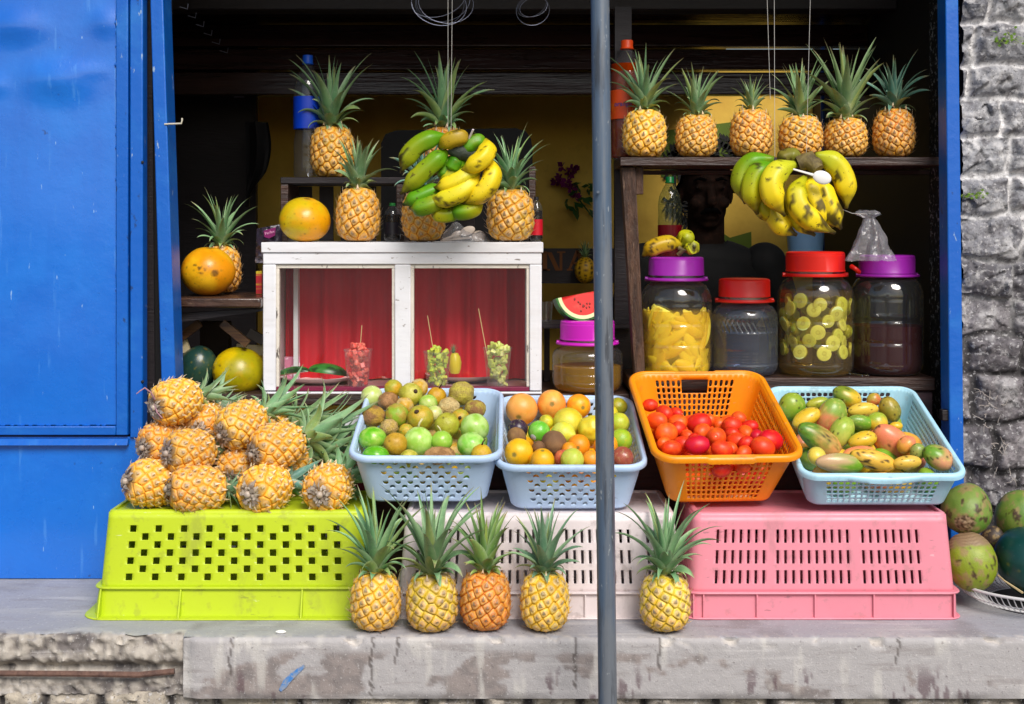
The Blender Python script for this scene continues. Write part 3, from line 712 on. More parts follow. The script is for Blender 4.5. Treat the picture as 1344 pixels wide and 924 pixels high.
mPine = M('pineapple_skin', None, .42, spec=.5, attr=True, layers=[(120,.5,.7,c(150,100,40),.30),(300,.58,.7,c(244,228,186),.35),(14,.56,.74,c(170,160,40),.35),(22,.62,.76,c(150,80,20),.35)], bump=[(220,.35,.003)], rnd=.12, hrnd=.008)
mLeaf = M('pineapple_leaf', None, .45, spec=.4, attr=True, layers=[(60,.45,.7,c(70,112,84),.35,(1,1,.25)),(160,.60,.7,c(200,212,186),.4),(9,.5,.75,c(150,170,90),.3)], bump=[(90,.2,.003)], rnd=.10, hrnd=.012)
T = c(112,74,52)
BODY = {'pale': [pine_body(1, c(226,186,112), c(232,172,22), T, .25), pine_body(2, c(220,184,116), c(206,176,30), T, .6, 90)],
        'orange': [pine_body(3, c(226,150,52), c(222,120,8), c(150,90,50), 0, 92), pine_body(5, c(222,160,76), c(224,124,14), T, 0, 104), pine_body(4, c(216,146,66), c(226,112,10), T, 0, 110)],
        'gold': [pine_body(7, c(222,172,92), c(232,150,14), c(120,88,66), .1, 92), pine_body(8, c(214,164,92), c(228,142,14), c(124,92,72), 0, 100), pine_body(9, c(220,172,98), c(230,152,20), c(116,84,66), .1, 88)]}
CROWN = [pine_crown(11, 42, .195), pine_crown(12, 38, .20, e_out=4, droop=80, w0=.029), pine_crown(13, 38, .165, e_out=20, e_in=88, droop=60, w0=.025, tint=c(100,144,76), tint2=c(166,184,90), ragged=1),
         pine_crown(14, 38, .17, e_out=0, droop=60, tint=c(98,146,118)), pine_crown(15, 42, .185, e_out=6, droop=95, w0=.024, tint=c(98,148,100)),
         pine_crown(16, 34, .15, e_out=14, droop=70, w0=.024, tint=c(98,134,90), tint2=c(160,178,120)), pine_crown(17, 36, .18, e_out=12, droop=50, w0=.028, tint=c(108,150,100), tint2=c(166,190,124)),
         pine_crown(18, 32, .17, e_out=0, droop=85, w0=.026, tint=c(78,128,120), tint2=c(120,164,140))]
def pineapple(label, loc, body, crown, sr, sh, sc, scw=None, rot=(0,0,0), group=None):
    t = thing('pineapple', label, 'pineapple', loc, None, group)
    if isinstance(rot, Matrix): t.rotation_euler = rot.to_euler()
    else: t.rotation_euler = rot
    f = obj('fruit', body, mPine, t); f.scale = (sr, sr, sh)
    k = obj('crown', crown, mLeaf, t); k.location = (0,0,PH*sh*.965); scw = scw or sc*.84; k.scale = (scw, scw, sc)
    return t
def stand(label, px, ybase, Y, w, ytop, ycrown, body, crown, rz, group, scw=None, lean=(0,0), zfix=None, Lc=.19):
    z = zfix if zfix is not None else Z_(ybase, Y)
    base = Vector((X_(px,Y), Y, z))
    sr = S(w,Y)/2/(PR*1.07); sh = S(ybase-ytop,Y)/PH; sc = S(ytop-ycrown,Y)/Lc
    return pineapple(label, base, body, crown, sr, sh, sc, scw, (lean[0], lean[1], rz), group)
B = BODY; G = 'pineapples standing on the ledge'
YF1 = -.072
stand('pale yellow pineapple standing on the ledge before the green crate, leftmost of its row', 493, 828, YF1, 66, 752, 645, B['pale'][0], CROWN[0], .3, G, zfix=LEDGE)
stand('pale pineapple with greenish seams and tall crown, second in the ledge row', 567, 831, YF1-.008, 68, 756, 640, B['pale'][1], CROWN[1], 1.2, G, zfix=LEDGE)
stand('deep orange pineapple with ragged yellow-green crown, standing on the ledge', 637, 828, YF1, 66, 750, 657, B['orange'][0], CROWN[2], 2.2, G, zfix=LEDGE, Lc=.17)
stand('yellow pineapple on the ledge just left of the steel pole', 715, 830, YF1-.004, 64, 754, 668, B['pale'][0], CROWN[3], 3.9, G, zfix=LEDGE, Lc=.165)
stand('lone pineapple on the ledge right of the pole, before the pink crate', 873, 831, YF1-.006, 66, 756, 650, B['pale'][1], CROWN[4], 5.0, G, zfix=LEDGE, Lc=.18)
G = 'pineapples on the upper shelf'; Ys = .48
for a in [('pineapple with spreading crown at the left end of the upper shelf', 846, 57, 140, 62, 'gold', 0, 0, .4, .185),
          ('small orange pineapple with drooping crown, second from left on the upper shelf', 914, 54, 147, 86, 'orange', 1, 5, 1.5, .14),
          ('pineapple with the shortest stiff crown, third from left on the upper shelf', 986, 55, 140, 94, 'orange', 2, 5, 2.9, .15),
          ('pineapple behind the hanging string, fourth from left on the upper shelf', 1051, 57, 148, 77, 'gold', 1, 6, 4.1, .175),
          ('pineapple with the tallest light green crown, fifth on the upper shelf', 1110, 55, 151, 54, 'orange', 1, 6, 5.3, .175),
          ('pineapple with curling blue-green crown at the right end of the upper shelf', 1173, 54, 139, 70, 'orange', 2, 7, 6.0, .165)]:
    lb_, px, w, yt, yc, bk, bi, ci, rz, Lc = a
    stand(lb_, px, 205, Ys, w, yt, yc, B[bk][bi], CROWN[ci], rz, G, zfix=ZS, Lc=Lc)
G = 'pineapples around the white cabinet'
CT = zt
stand('short pineapple on the white cabinet beside the round papaya', 470, 319, .50, 57, 247, 178, B['gold'][0], CROWN[5], .9, G, zfix=CT, Lc=.145)
stand('pineapple on the cabinet half hidden under the hanging green bananas', 556, 316, .52, 57, 246, 178, B['gold'][1], CROWN[7], 2.0, G, zfix=CT, Lc=.165)
stand('pineapple at the right end of the white cabinet top', 670, 316, .51, 62, 246, 166, B['gold'][2], CROWN[4], 3.3, G, zfix=CT, Lc=.18)
YK = .72; ZK = Z_(233, .66)
stand('pineapple leaning beside the water bottle on the dark crate', 438, 233, YK, 58, 163, 68, B['orange'][1], CROWN[1], 4.4, G, zfix=ZK, lean=(0,.09), Lc=.195)
stand('pineapple on the dark crate with crown rising above the hanging bananas', 582, 233, YK, 58, 165, 70, B['orange'][2], CROWN[0], 5.6, G, zfix=ZK, Lc=.19)
stand('pineapple behind the spotted papaya on the plank shelf, only its crown showing', 291, 390, .64, 50, 326, 254, B['gold'][1], CROWN[4], .5, G, zfix=ZP, Lc=.18)

# pile lying on the green crate: base end facing out, crown to the back
G = 'pineapples heaped on the green crate'
def lying(label, px, py, Y, rpx, ax, body, crown, lenf=1.0, roll=0., cs=.95):
    """ax: direction from base to crown; the given pixel is the middle of the visible fruit"""
    ax = Vector(ax).normalized(); sr = S(rpx,Y)/(PR*1.07); sh = sr*lenf
    mid = P(px, py, Y); loc = mid-ax*(PH*sh*.5)
    q = Vector((0,0,1)).rotation_difference(ax).to_matrix() @ Matrix.Rotation(roll, 3, 'Z')
    return pineapple(label, loc, body, crown, sr, sh, cs, None, q, G)
gd = B['gold']
lying('topmost pineapple of the heap, at its upper left with a dry pink root', 231, 527, .17, 30, (.58,.75,.10), gd[0], CROWN[5], 1.0, .3, .75)
lying('shadowed pineapple with dark dried base wedged near the heap top', 268, 556, .23, 28, (.05,.95,.22), gd[1], CROWN[3], 1.0, 1., .8)
lying('upright tilted pineapple in the upper middle of the heap', 317, 557, .17, 30, (.62,.72,.30), gd[2], CROWN[0], 1.02, 2., .75)
lying('pineapple at the right shoulder of the heap with grey base scar at its left', 364, 586, .14, 31, (.74,.62,.18), gd[0], CROWN[1], 1.05, 3., .95)
lying('pineapple at the left edge of the heap, middle tier', 213, 580, .17, 28, (.55,.80,.12), gd[1], CROWN[3], 1., 4., .8)
lying('pineapple in the middle tier of the heap, second from left', 249, 593, .12, 30, (.68,.70,-.05), gd[2], CROWN[5], 1., 5., .8)
lying('lowest left pineapple of the heap, at the corner of the green crate', 199, 634, .10, 31, (.74,.62,-.2), gd[0], CROWN[3], 1.0, 1.5, .7)
lying('long pineapple lying on its side at the heap front, showing its flank', 259, 642, .075, 31, (.92,.40,-.08), gd[1], CROWN[3], 1.08, 2.5, .6)
lying('small pineapple pointing its base downward in the gap of the heap', 311, 610, .17, 26, (.08,.80,.50), gd[2], CROWN[4], .95, 3.5, .8)
lying('pineapple at the heap front with its pale base facing the street, third along', 348, 641, .085, 32, (.42,.90,.05), gd[0], CROWN[7], 1., 4.5, .85)
lying('separate pineapple at the right end of the green crate, base facing out', 431, 640, .09, 31, (.18,.98,.08), gd[1], CROWN[4], 1., 5.5, .85)
# loose crowns seen behind the heap belong to fruit lying deeper in it
lying('pineapple deep at the back of the heap with a big crown fanning before the cabinet', 350, 566, .25, 27, (.80,.55,.20), gd[2], CROWN[6], 1., .7, .86)
lying('pineapple low at the back of the heap with its crown beside the blue basket', 378, 604, .20, 27, (.88,.42,.16), gd[0], CROWN[0], 1., 1.7, .85)
root = MB(); root.tube([P(203,524,.115),P(198,515,.10),P(190,509,.095),P(184,513,.09),P(179,517,.09)], [.0022,.002,.0018,.0015,.001], 6); root.tube([P(203,530,.115),P(206,541,.11),P(213,549,.11)], [.002,.002,.0012], 6)
single(root, 'dry_root', M('dry_root', c(170,128,138), .8), 'thin pinkish dry root curling from the topmost heaped pineapple', 'root')

# ================================================================== BANANAS
mBan = M('banana_skin', None, .42, spec=.4, attr=True, layers=[(60,.62,.68,c(70,50,20),.8),(150,.64,.70,c(60,40,18),.8),(20,.5,.75,c(196,170,30),.3)], bump=[(60,.1,.002)], rnd=.05)
def banana(mb_parent, pts, r, c0, c1, Y, tipdark=.14, spots=0.):
    """pts: three (px, py, dY) from stalk end to tip"""
    w = [P(x, y, Y+d) for x, y, d in pts]
    ctrl = w[1]*2-(w[0]+w[2])*.5                         # curve passes through the middle point
    n = 26; path = bez(w[0], ctrl, w[2], n); rad = []; cols = []
    for i in range(n):
        s = i/(n-1)
        k = sstep(-.04,.30,s)*.72+.28; k *= 1-.84*sstep(.70,1.0,s)**1.5
        rad.append(r*k)
        cc = mix3(c0, c1, sstep(.1,.8,s)); cc = mix3(cc, c(104,124,30), .5*sstep(.12,0,s))
        if s > 1-tipdark*.5: cc = mix3(cc, c(40,28,18), .9)
        elif s > 1-tipdark: cc = mix3(cc, c(80,60,22), .5)
        cols.append(cc)
    m = MB(); k5 = 20; pv = []
    m.tube(path, rad, k5, cols)
    # five soft ridges and uneven bruising
    cen = [p for p in path for _ in range(k5)]
    for i in range(len(cen)):
        v = Vector(m.v[i]); a = i % k5; rid = 1+.055*math.cos(5*2*PI*a/k5)
        m.v[i] = tuple(cen[i]+(v-cen[i])*rid)
        if spots:
            f = fbm(Vector((m.v[i][0]*44,m.v[i][1]*44,m.v[i][2]*30))+Vector((spots*7,0,0)), 4)+.25*(i/len(cen)-.5)
            m.c[i] = mix3(m.c[i], c(46,32,18), .9*sstep(.30-.34*spots, .36-.32*spots, f))
    o = m.build('banana', mBan, mb_parent, angle=None); return o
mStalk = M('banana_stalk', c(128,112,60), .7, layers=[(30,.4,.7,c(58,44,30),.8)], bump=[(50,.5,.01)])
gy, yg, ye, ygr, gn = c(150,160,20), c(190,186,20), c(240,212,28), c(196,200,40), c(88,148,14)
YBR = .22; YBL_ = .34
bu = thing('banana_bunch', 'hanging bunch of yellow bananas with black bruises, white spoon stuck in it', 'bananas', P(1050,312,YBR), None, 'hanging banana bunches')
k = lambda x, y: (780+x/2.8, 180+y/2.8)
def bb(par, pts, r, c0, c1, Y, conv, dys=(0,0,0), **kw):
    banana(par, [(*conv(*p), d) for p, d in zip(pts, dys)], S(r*(1.09 if Y == YBL_ else 1),Y), c0, c1, Y, **kw)
for pts, r, c0, c1, dys, sp in [
    ([(660,82),(552,120),(556,245)], 13.5, gn, gy, (.02,.03,.02), 0),
    ([(665,105),(585,160),(600,285)], 14, gn, yg, (.01,0,0), .05),
    ([(700,120),(622,225),(672,315)], 13, gn, yg, (.01,.02,.01), .1),
    ([(690,170),(665,285),(745,360)], 13.5, gy, ye, (.02,.015,-.01), .25),
    ([(742,100),(650,165),(700,288)], 15.5, ygr, ye, (0,-.035,-.03), .12),
    ([(750,180),(738,275),(812,362)], 12.5, gy, ye, (.02,.01,.0), .25),
    ([(775,150),(752,255),(885,352)], 15, yg, ye, (.0,-.03,-.025), .5),
    ([(800,150),(808,230),(880,330)], 13, ye, ye, (.01,-.01,-.005), .3),
    ([(830,150),(855,240),(908,338)], 14, ye, ye, (.01,-.01,-.01), .75),
    ([(812,68),(905,125),(926,262)], 14.5, ygr, ye, (.0,.005,.0), .12),
    ([(760,80),(715,72),(672,95)], 11, c(120,120,40), c(120,110,40), (.02,.03,.03), .4)]:
    bb(bu, pts, r, c0, c1, YBR, k, dys, spots=sp)
sk = MB(); sk.tube([P(*k(750,100),YBR), P(*k(790,85),YBR-.005), P(*k(825,120),YBR-.022)], [S(11,YBR),S(13,YBR),S(8,YBR)], 12); sk.ball(P(*k(815,100),YBR-.015), .016, .014, .018, 12, 8)
sk.build('stalk', mStalk, bu)
YBL = .34
bu = thing('banana_bunch', 'hanging bunch of green to yellow bananas above the white cabinet', 'bananas', P(585,285,YBL), None, 'hanging banana bunches')
k2 = lambda x, y: (480+x/5.6, 180+y/5.6)
for pts, r, c0, c1, dys, sp in [
    ([(600,0),(385,65),(262,265)], 11.5, gn, gy, (.0,-.01,.0), .35),
    ([(600,105),(455,225),(255,420)], 11.2, gn, gy, (.0,-.01,.0), .12),
    ([(545,75),(650,12),(765,8)], 10.5, c(190,160,20), c(170,140,30), (.0,-.02,-.0), .5),
    ([(715,150),(785,45),(900,50)], 10, gn, c(90,150,20), (.0,-.0,.01), .05),
    ([(880,25),(868,150),(692,252)], 11.2, ye, ye, (.0,-.045,-.035), .25),
    ([(835,190),(690,315),(500,372)], 10.8, ygr, ye, (.0,-.03,-.01), .12),
    ([(825,255),(690,410),(445,470)], 11.2, ye, c(226,214,30), (.0,-.035,-.012), .12),
    ([(905,160),(905,345),(710,490)], 11.8, ye, c(234,206,30), (.0,-.03,-.02), .3),
    ([(850,470),(745,545),(605,525)], 10.2, yg, gn, (.0,-.01,.0), .15),
    ([(570,370),(430,425),(272,500)], 10.2, gn, gn, (.015,.0,.0), .05),
    ([(580,430),(460,505),(322,520)], 10.6, gy, gn, (.0,-.015,.0), .2),
    ([(700,525),(590,572),(475,545)], 9.6, gn, yg, (.01,.0,.005), .2),
    ([(660,140),(600,230),(560,330)], 10, c(60,130,14), gn, (.01,.015,.01), 0),
    ([(720,130),(650,245),(535,345)], 10, gn, yg, (.012,.012,.012), .1),
    ([(690,140),(650,200),(620,260)], 9, c(50,120,14), gn, (.0,.0,.0), 0)]:
    bb(bu, pts, r, c0, c1, YBL, k2, dys, spots=sp)
sk = MB(); sk.tube([P(*k2(620,85),YBL), P(*k2(700,110),YBL-.005), P(*k2(800,130),YBL+.01)], [S(8,YBL),S(11,YBL),S(9,YBL)], 12); sk.build('stalk', M('dark_stalk', c(58,66,56), .7, bump=[(50,.5,.01)]), bu)
# straw stuck in the left bunch, spoon in the right one
st = MB(); st.tube([P(621,170,.31), P(612,190,.335)], .0028, 8); single(st, 'drinking_straw', M('straw_white', c(224,214,220), .4), 'short white straw stuck upright in the green banana bunch', 'straw')
spn = MB(); Yp_ = YBR-.06
def spoon_mb(m, a, b_, Y, bw, bl):
    A, Bv = P(*a, Y), P(*b_, Y); d = (Bv-A).normalized(); m.tube([A, A+(Bv-A)*.5, Bv-d*bl], [.0022,.0028,.0035], 8, None, True, False, .6)
    q = Vector((0,-1,0)); s_ = d.cross(q); mt = Matrix((d, s_, q)).transposed()
    m.ball(Bv, bl, bw, .005, 18, 10, None, mt)
spoon_mb(spn, (1041,222), (1079,233), Yp_, S(9,Yp_), S(12.5,Yp_))
single(spn, 'plastic_spoon', M('spoon_white', c(232,230,226), .35), 'white plastic spoon stuck in the bruised yellow bananas', 'spoon')
# small hand on the jar lid
YJ = .5
bu = thing('banana_bunch', 'two small bananas resting on the purple lid of the mango jar', 'bananas', P(880,337,YJ))
k3 = lambda x, y: (830+x/4.62, 220+y/4.62)
for pts, r, c0, c1, dys, sp in [([(300,470),(170,470),(60,540)], 11, c(200,170,30), c(190,150,24), (0,-.01,-.01), .4), ([(300,470),(330,425),(260,430)], 10, gy, yg, (0,.0,.02), .2), ([(310,500),(360,485),(375,480)], 9.5, yg, ygr, (0,-.01,-.02), .1)]:
    bb(bu, pts, r, c0, c1, YJ, k3, dys, spots=sp)
sk = MB(); sk.tube([P(*k3(280,490),YJ-.02),P(*k3(310,500),YJ-.025),P(*k3(275,530),YJ-.02)], [.008,.009,.006], 10); sk.build('stalk', mStalk, bu)
# strings and wire coils
for (a, b_, lab) in [((588,0),(588,178),'thin pale string on the left holding up the green bananas'), ((594,0),(592,178),'thin pale string on the right holding up the green bananas')]:
    m = MB(); m.tube([P(a[0],a[1]-60,.35), P(*b_,.345)], .0005, 6); single(m, 'string', mString, lab, 'string', 'strings of the hanging bananas')
for (a, b_, lab) in [((1005,-60),(1011,130),'left string hanging before the upper shelf'), ((1016,-60),(1017,205),'middle string hanging before the upper shelf'), ((1065,-60),(1058,214),'right string carrying the bruised yellow bananas')]:
    m = MB(); m.tube([P(*a,.23), P(*b_,.225)], .0005, 6); single(m, 'string', mString, lab, 'string', 'strings of the hanging bananas')
def coil(px, py, r, n, Y, lab, seed):
    rs = random.Random(seed); m = MB()
    for q in range(n):
        ox, oy, rx, ry = rs.uniform(-.15,.15)*r, rs.uniform(-.2,.1)*r, r*rs.uniform(.8,1.05), r*rs.uniform(.5,1.0); ti = rs.uniform(-.5,.5)
        pts = []
        for i in range(28):
            a = 2*PI*i/28; x = math.cos(a)*rx; y = math.sin(a)*ry
            pts.append(P(px+ox+x*math.cos(ti)-y*math.sin(ti), py+oy+x*math.sin(ti)+y*math.cos(ti), Y+.01*math.sin(a+q)))
        m.tube(pts, .0005, 6, closed=True)
    m.tube([P(px,py-90,Y), P(px,py-r*.8,Y)], .0008, 6)
    return single(m, 'wire_coil', mWire, lab, 'wire')
coil(580, 6, 36, 5, .40, 'loose coil of thin wire hanging above the pineapple crown', 3)
coil(700, 12, 22, 3, .45, 'smaller coil of thin wire hanging beside the steel pole', 4)
# ================================================================== PERFORATED PLASTIC
def rr_nodes(w, d, r, nf, ns, nc=4, cuts_f=None, cuts_s=None):
    """rounded rectangle outline, counter-clockwise from front left; returns nodes [(x,y)], outward normals and tags per cell"""
    nodes = []; nor = []; cells = []
    hw, hd = w/2, d/2
    cf = cuts_f if cuts_f is not None else [i/nf for i in range(nf+1)]
    cs = cuts_s if cuts_s is not None else [i/ns for i in range(ns+1)]
    sides = [((-hw+r,-hd),(hw-r,-hd),(0,-1),cf,'f'), ((hw,-hd+r),(hw,hd-r),(1,0),cs,'r'), ((hw-r,hd),(-hw+r,hd),(0,1),cf,'b'), ((-hw,hd-r),(-hw,-hd+r),(-1,0),cs,'l')]
    for a, b_, n, cuts, tg in sides:
        for i, t in enumerate(cuts):
            nodes.append((a[0]+(b_[0]-a[0])*t, a[1]+(b_[1]-a[1])*t)); nor.append(n)
            cells.append((tg, i) if i < len(cuts)-1 else ('c', 0))
        a0 = math.atan2(n[1], n[0]); cx, cy = b_[0]-n[0]*r, b_[1]-n[1]*r
        for j in range(1, nc):
            an = a0+PI/2*j/nc; nodes.append((cx+r*math.cos(an), cy+r*math.sin(an))); nor.append((math.cos(an), math.sin(an))); cells.append(('c', j))
    return nodes, nor, cells
OUT8 = [(0,0),(.5,0),(1,0),(1,.5),(1,1),(.5,1),(0,1),(0,.5)]
def perf_wall(mb, top, bot, z0, z1, vc, cells, hole, zf=None):
    """loft between two outlines with holes; hole(tag, i, j) -> None, 'open' or eight (a,b) points following OUT8"""
    n = len(top)
    def pt(i, a, v):
        i2 = (i+1) % n; tx = top[i][0]*(1-a)+top[i2][0]*a; ty = top[i][1]*(1-a)+top[i2][1]*a
        bx_ = bot[i][0]*(1-a)+bot[i2][0]*a; by = bot[i][1]*(1-a)+bot[i2][1]*a
        return (bx_+(tx-bx_)*v, by+(ty-by)*v, z0+(z1-z0)*v)
    for i in range(n):
        tg, ci = cells[i]
        for j in range(len(vc)-1):
            h = hole(tg, ci, j); v0, v1 = vc[j], vc[j+1]
            if h == 'open': continue
            ou = [pt(i, a, v0+(v1-v0)*b_) for a, b_ in OUT8]
            if h is None: mb.add(ou, [tuple(range(8))]); continue
            inn = [pt(i, a, v0+(v1-v0)*b_) for a, b_ in h]
            mb.add(ou+inn, [(k_, (k_+1) % 8, 8+(k_+1) % 8, 8+k_) for k_ in range(8)])
def sq(w, h, cx=.5, cy=.5, rnd=0.):
    """eight hole points; rnd pulls the corners in"""
    a, b_ = w/2, h/2; q = 1-rnd
    return [(cx-a*q,cy-b_*q),(cx,cy-b_),(cx+a*q,cy-b_*q),(cx+a,cy),(cx+a*q,cy+b_*q),(cx,cy+b_),(cx-a*q,cy+b_*q),(cx-a,cy)]
def sweep(mb, nodes, nor, prof, closed=True):
    n = len(nodes); k_ = len(prof); vs = []
    for (x, y), (nx, ny) in zip(nodes, nor):
        for (o, z) in prof: vs.append((x+nx*o, y+ny*o, z))
    fs = [(i*k_+j, ((i+1) % n)*k_+j, ((i+1) % n)*k_+j+1, i*k_+j+1) for i in range(n) for j in range(k_-1)]
    mb.add(vs, fs)
def offs(nodes, nor, o): return [(x+nx*o, y+ny*o) for (x, y), (nx, ny) in zip(nodes, nor)]

# ---------------------------------------------------------------- crates (upside down)
def crate(label, mat, xl, xr, topinset, D, ptop, plip, cuts, hole, vc, ribs, flare, grp='plastic crates on the ledge'):
    """xl,xr: photo columns of the bottom lip, at Y=0"""
    xa, xb = X_(xl,0), X_(xr,0); w = xb-xa; cx = (xa+xb)/2
    H = Z_(ptop,.03)-LEDGE; hl = Z_(plip,0)-LEDGE
    t = thing('plastic_crate', label, 'crate', (cx, D/2, LEDGE), None, grp)
    wb = w-2*flare; db = D-2*min(flare,.02)
    nodes_b, nor, cells = rr_nodes(wb, db, .018, 0, 0, 4, cuts[0], cuts[1])
    k_ = (wb-2*topinset)/wb; kd = (db-.036)/db
    nodes_t = [(x*k_, y*kd) for x, y in nodes_b]
    m = MB(); perf_wall(m, nodes_t, nodes_b, hl, H-.006, vc, cells, hole)
    m.build('wall', mat, t, smooth=False, solid=.0035, merge=.0001, local=True, soff=0)
    m = MB()                                              # deck: rounded edge then the crate's floor
    kt = [(x*.985, y*.975) for x, y in nodes_t]
    pr = [(0,H-.0062),(-.0012,H-.0022),(-.005,H)]
    sweep(m, nodes_t, nor, pr)
    inn = offs(nodes_t, nor, -.012); n = len(inn); o = offs(nodes_t, nor, -.005)
    m.add([(x,y,H) for x,y in o]+[(x,y,H) for x,y in inn]+[(x,y,H-.006) for x,y in inn]+[(0,0,H-.006)],
          [(i,(i+1)%n,n+(i+1)%n,n+i) for i in range(n)]+[(n+i,n+(i+1)%n,2*n+(i+1)%n,2*n+i) for i in range(n)]+[(2*n+i,2*n+(i+1)%n,3*n) for i in range(n)])
    m.build('deck', mat, t, smooth=True, angle=50, local=True, merge=.0001)
    m = MB(); nb = offs(nodes_b, nor, .001)
    sweep(m, nodes_b, nor, [(-.001,hl+.003),(.013,hl+.003),(.0145,hl+.001),(.013,hl-.0015),(.006,hl-.002),(.006+flare*.35,.005),(.010+flare,.0045),(.012+flare,.0025),(.010+flare,.0),(.0,.0)])
    m.build('rim', mat, t, smooth=True, angle=35, local=True, merge=.0001)
    m = MB()
    for px in ribs:
        x = X_(px,0)-cx
        m.hexa([(x-.0016,-db/2-.009-flare,.0047),(x+.0016,-db/2-.009-flare,.0047),(x+.0016,-db/2+.001,.0047),(x-.0016,-db/2+.001,.0047)],
               [(x-.0016,-db/2-.0125,hl-.0015),(x+.0016,-db/2-.0125,hl-.0015),(x+.0016,-db/2+.001,hl-.0015),(x-.0016,-db/2+.001,hl-.0015)])
    for sx in (-1, 1):
        x = sx*(wb/2-.006)
        m.hexa([(x-.0016,-db/2-.009-flare,.0047),(x+.0016,-db/2-.009-flare,.0047),(x+.0016,-db/2+.001,.0047),(x-.0016,-db/2+.001,.0047)],
               [(x-.0016,-db/2-.0125,hl-.0015),(x+.0016,-db/2-.0125,hl-.0015),(x+.0016,-db/2+.001,hl-.0015),(x-.0016,-db/2+.001,hl-.0015)])
    m.build('rib', mat, t, smooth=False, local=True)
    return t
def plastic(name, col, dirt, dark, rough=.38, trans=.13):
    return M(name, col, rough, layers=[(4,.45,.75,dark,.6),(40,.56,.70,dirt,.45),(14,.56,.72,dirt,.6,(1,1,.4)),(70,.66,.71,mix3(dirt,(.05,.04,.04),.5),.5,(.3,1,1)),(120,.68,.72,mix3(col,(1,1,1),.5),.5,(.25,1,1))], bump=[(30,.05,.004),(300,.06,.001)], rlayer=(8,rough-.06,rough+.16), transl=trans)
mLime = plastic('lime_plastic', c(196,216,38), c(160,168,64), c(184,202,34))
mPink = plastic('pink_plastic', c(234,146,162), c(184,130,134), c(224,134,150))
mWhiteP = plastic('offwhite_plastic', c(236,224,224), c(164,150,146), c(222,208,208))
CD = .30
def slotcuts(w, groups, pitch, x0s, total):
    pass
# green: staggered square holes, 17 columns x 7 rows
wG = X_(492,0)-X_(112,0); n17 = 17
cuts_g = [0]+[ .055+ (.89)*i/n17 for i in range(n17+1)]+[1]
def hole_g(tg, i, j):
    if tg == 'f' or tg == 'b':
        ii = i-1
        if 0 <= ii < n17 and 1 <= j <= 7 and (ii+j) % 2 == 1: return sq(.50,.84)
    if tg in 'lr' and 1 <= i <= 7 and 1 <= j <= 7 and (i+j) % 2: return sq(.5,.8)
    return None
cuts_gs = [0,.1,.21,.32,.43,.54,.65,.76,.87,1]
crate('bright lime green upturned crate with square holes under the heaped pineapples', mLime, 112, 496, .012, CD, 671, 774, (cuts_g, cuts_gs), hole_g,
      [0,.085]+[.085+.76*i/7 for i in range(1,8)]+[1], [236,396], .026)
def slot_crate(label, mat, xl, xr, groups, ribs, grp='plastic crates on the ledge'):
    wpx = (xr-xl)-2*10-2*6
    def fr_(px): return (px-(xl+16))/wpx
    cuts = [0]; isl = {}
    for (a, n) in groups:
        for q in range(n+1):
            cuts.append(fr_(a-5+q*10.3))
            if q < n: isl[len(cuts)-1] = 1
    cuts.append(1)
    def hole(tg, i, j):
        if tg in 'fb' and i in isl and j in (1,3,5): return sq(.34,.98)
        if tg in 'lr' and 1 <= i <= 8 and j in (1,3,5): return sq(.3,.98)
        return None
    return crate(label, mat, xl, xr, .012, CD, 672, 778, (cuts, [0]+[.08+.84*i/8 for i in range(9)]+[1]), hole, [0,.11,.29,.37,.55,.64,.82,1], ribs, .004, grp)
slot_crate('dirty off-white upturned crate with slots, middle one behind the pole', mWhiteP, 522, 896, [(548,6),(628,9),(744,9),(852,3)], [606,690,768,850])
slot_crate('pink upturned crate with three rows of slots at the right end', mPink, 904, 1257, [(942,7),(1022,10),(1135,8)], [923,993,1069,1146])

# support rail hidden behind the crates' back edge
zc_ = Z_(672,.03)
MBs = MB(); MBs.box(X_(470,.2), X_(1228,.2), .315, .39, LEDGE+.002, zc_+.088)
single(MBs, 'wooden_plank', M('maroon_plank', c(70,30,30), .6, layers=[(9,.4,.65,c(40,20,20),.8,(.3,4,4))], bump=[(24,.4,.01,(.4,5,5))]), 'dark reddish wooden plank propping up the backs of the fruit baskets', 'plank', smooth=False, bevel=.004)

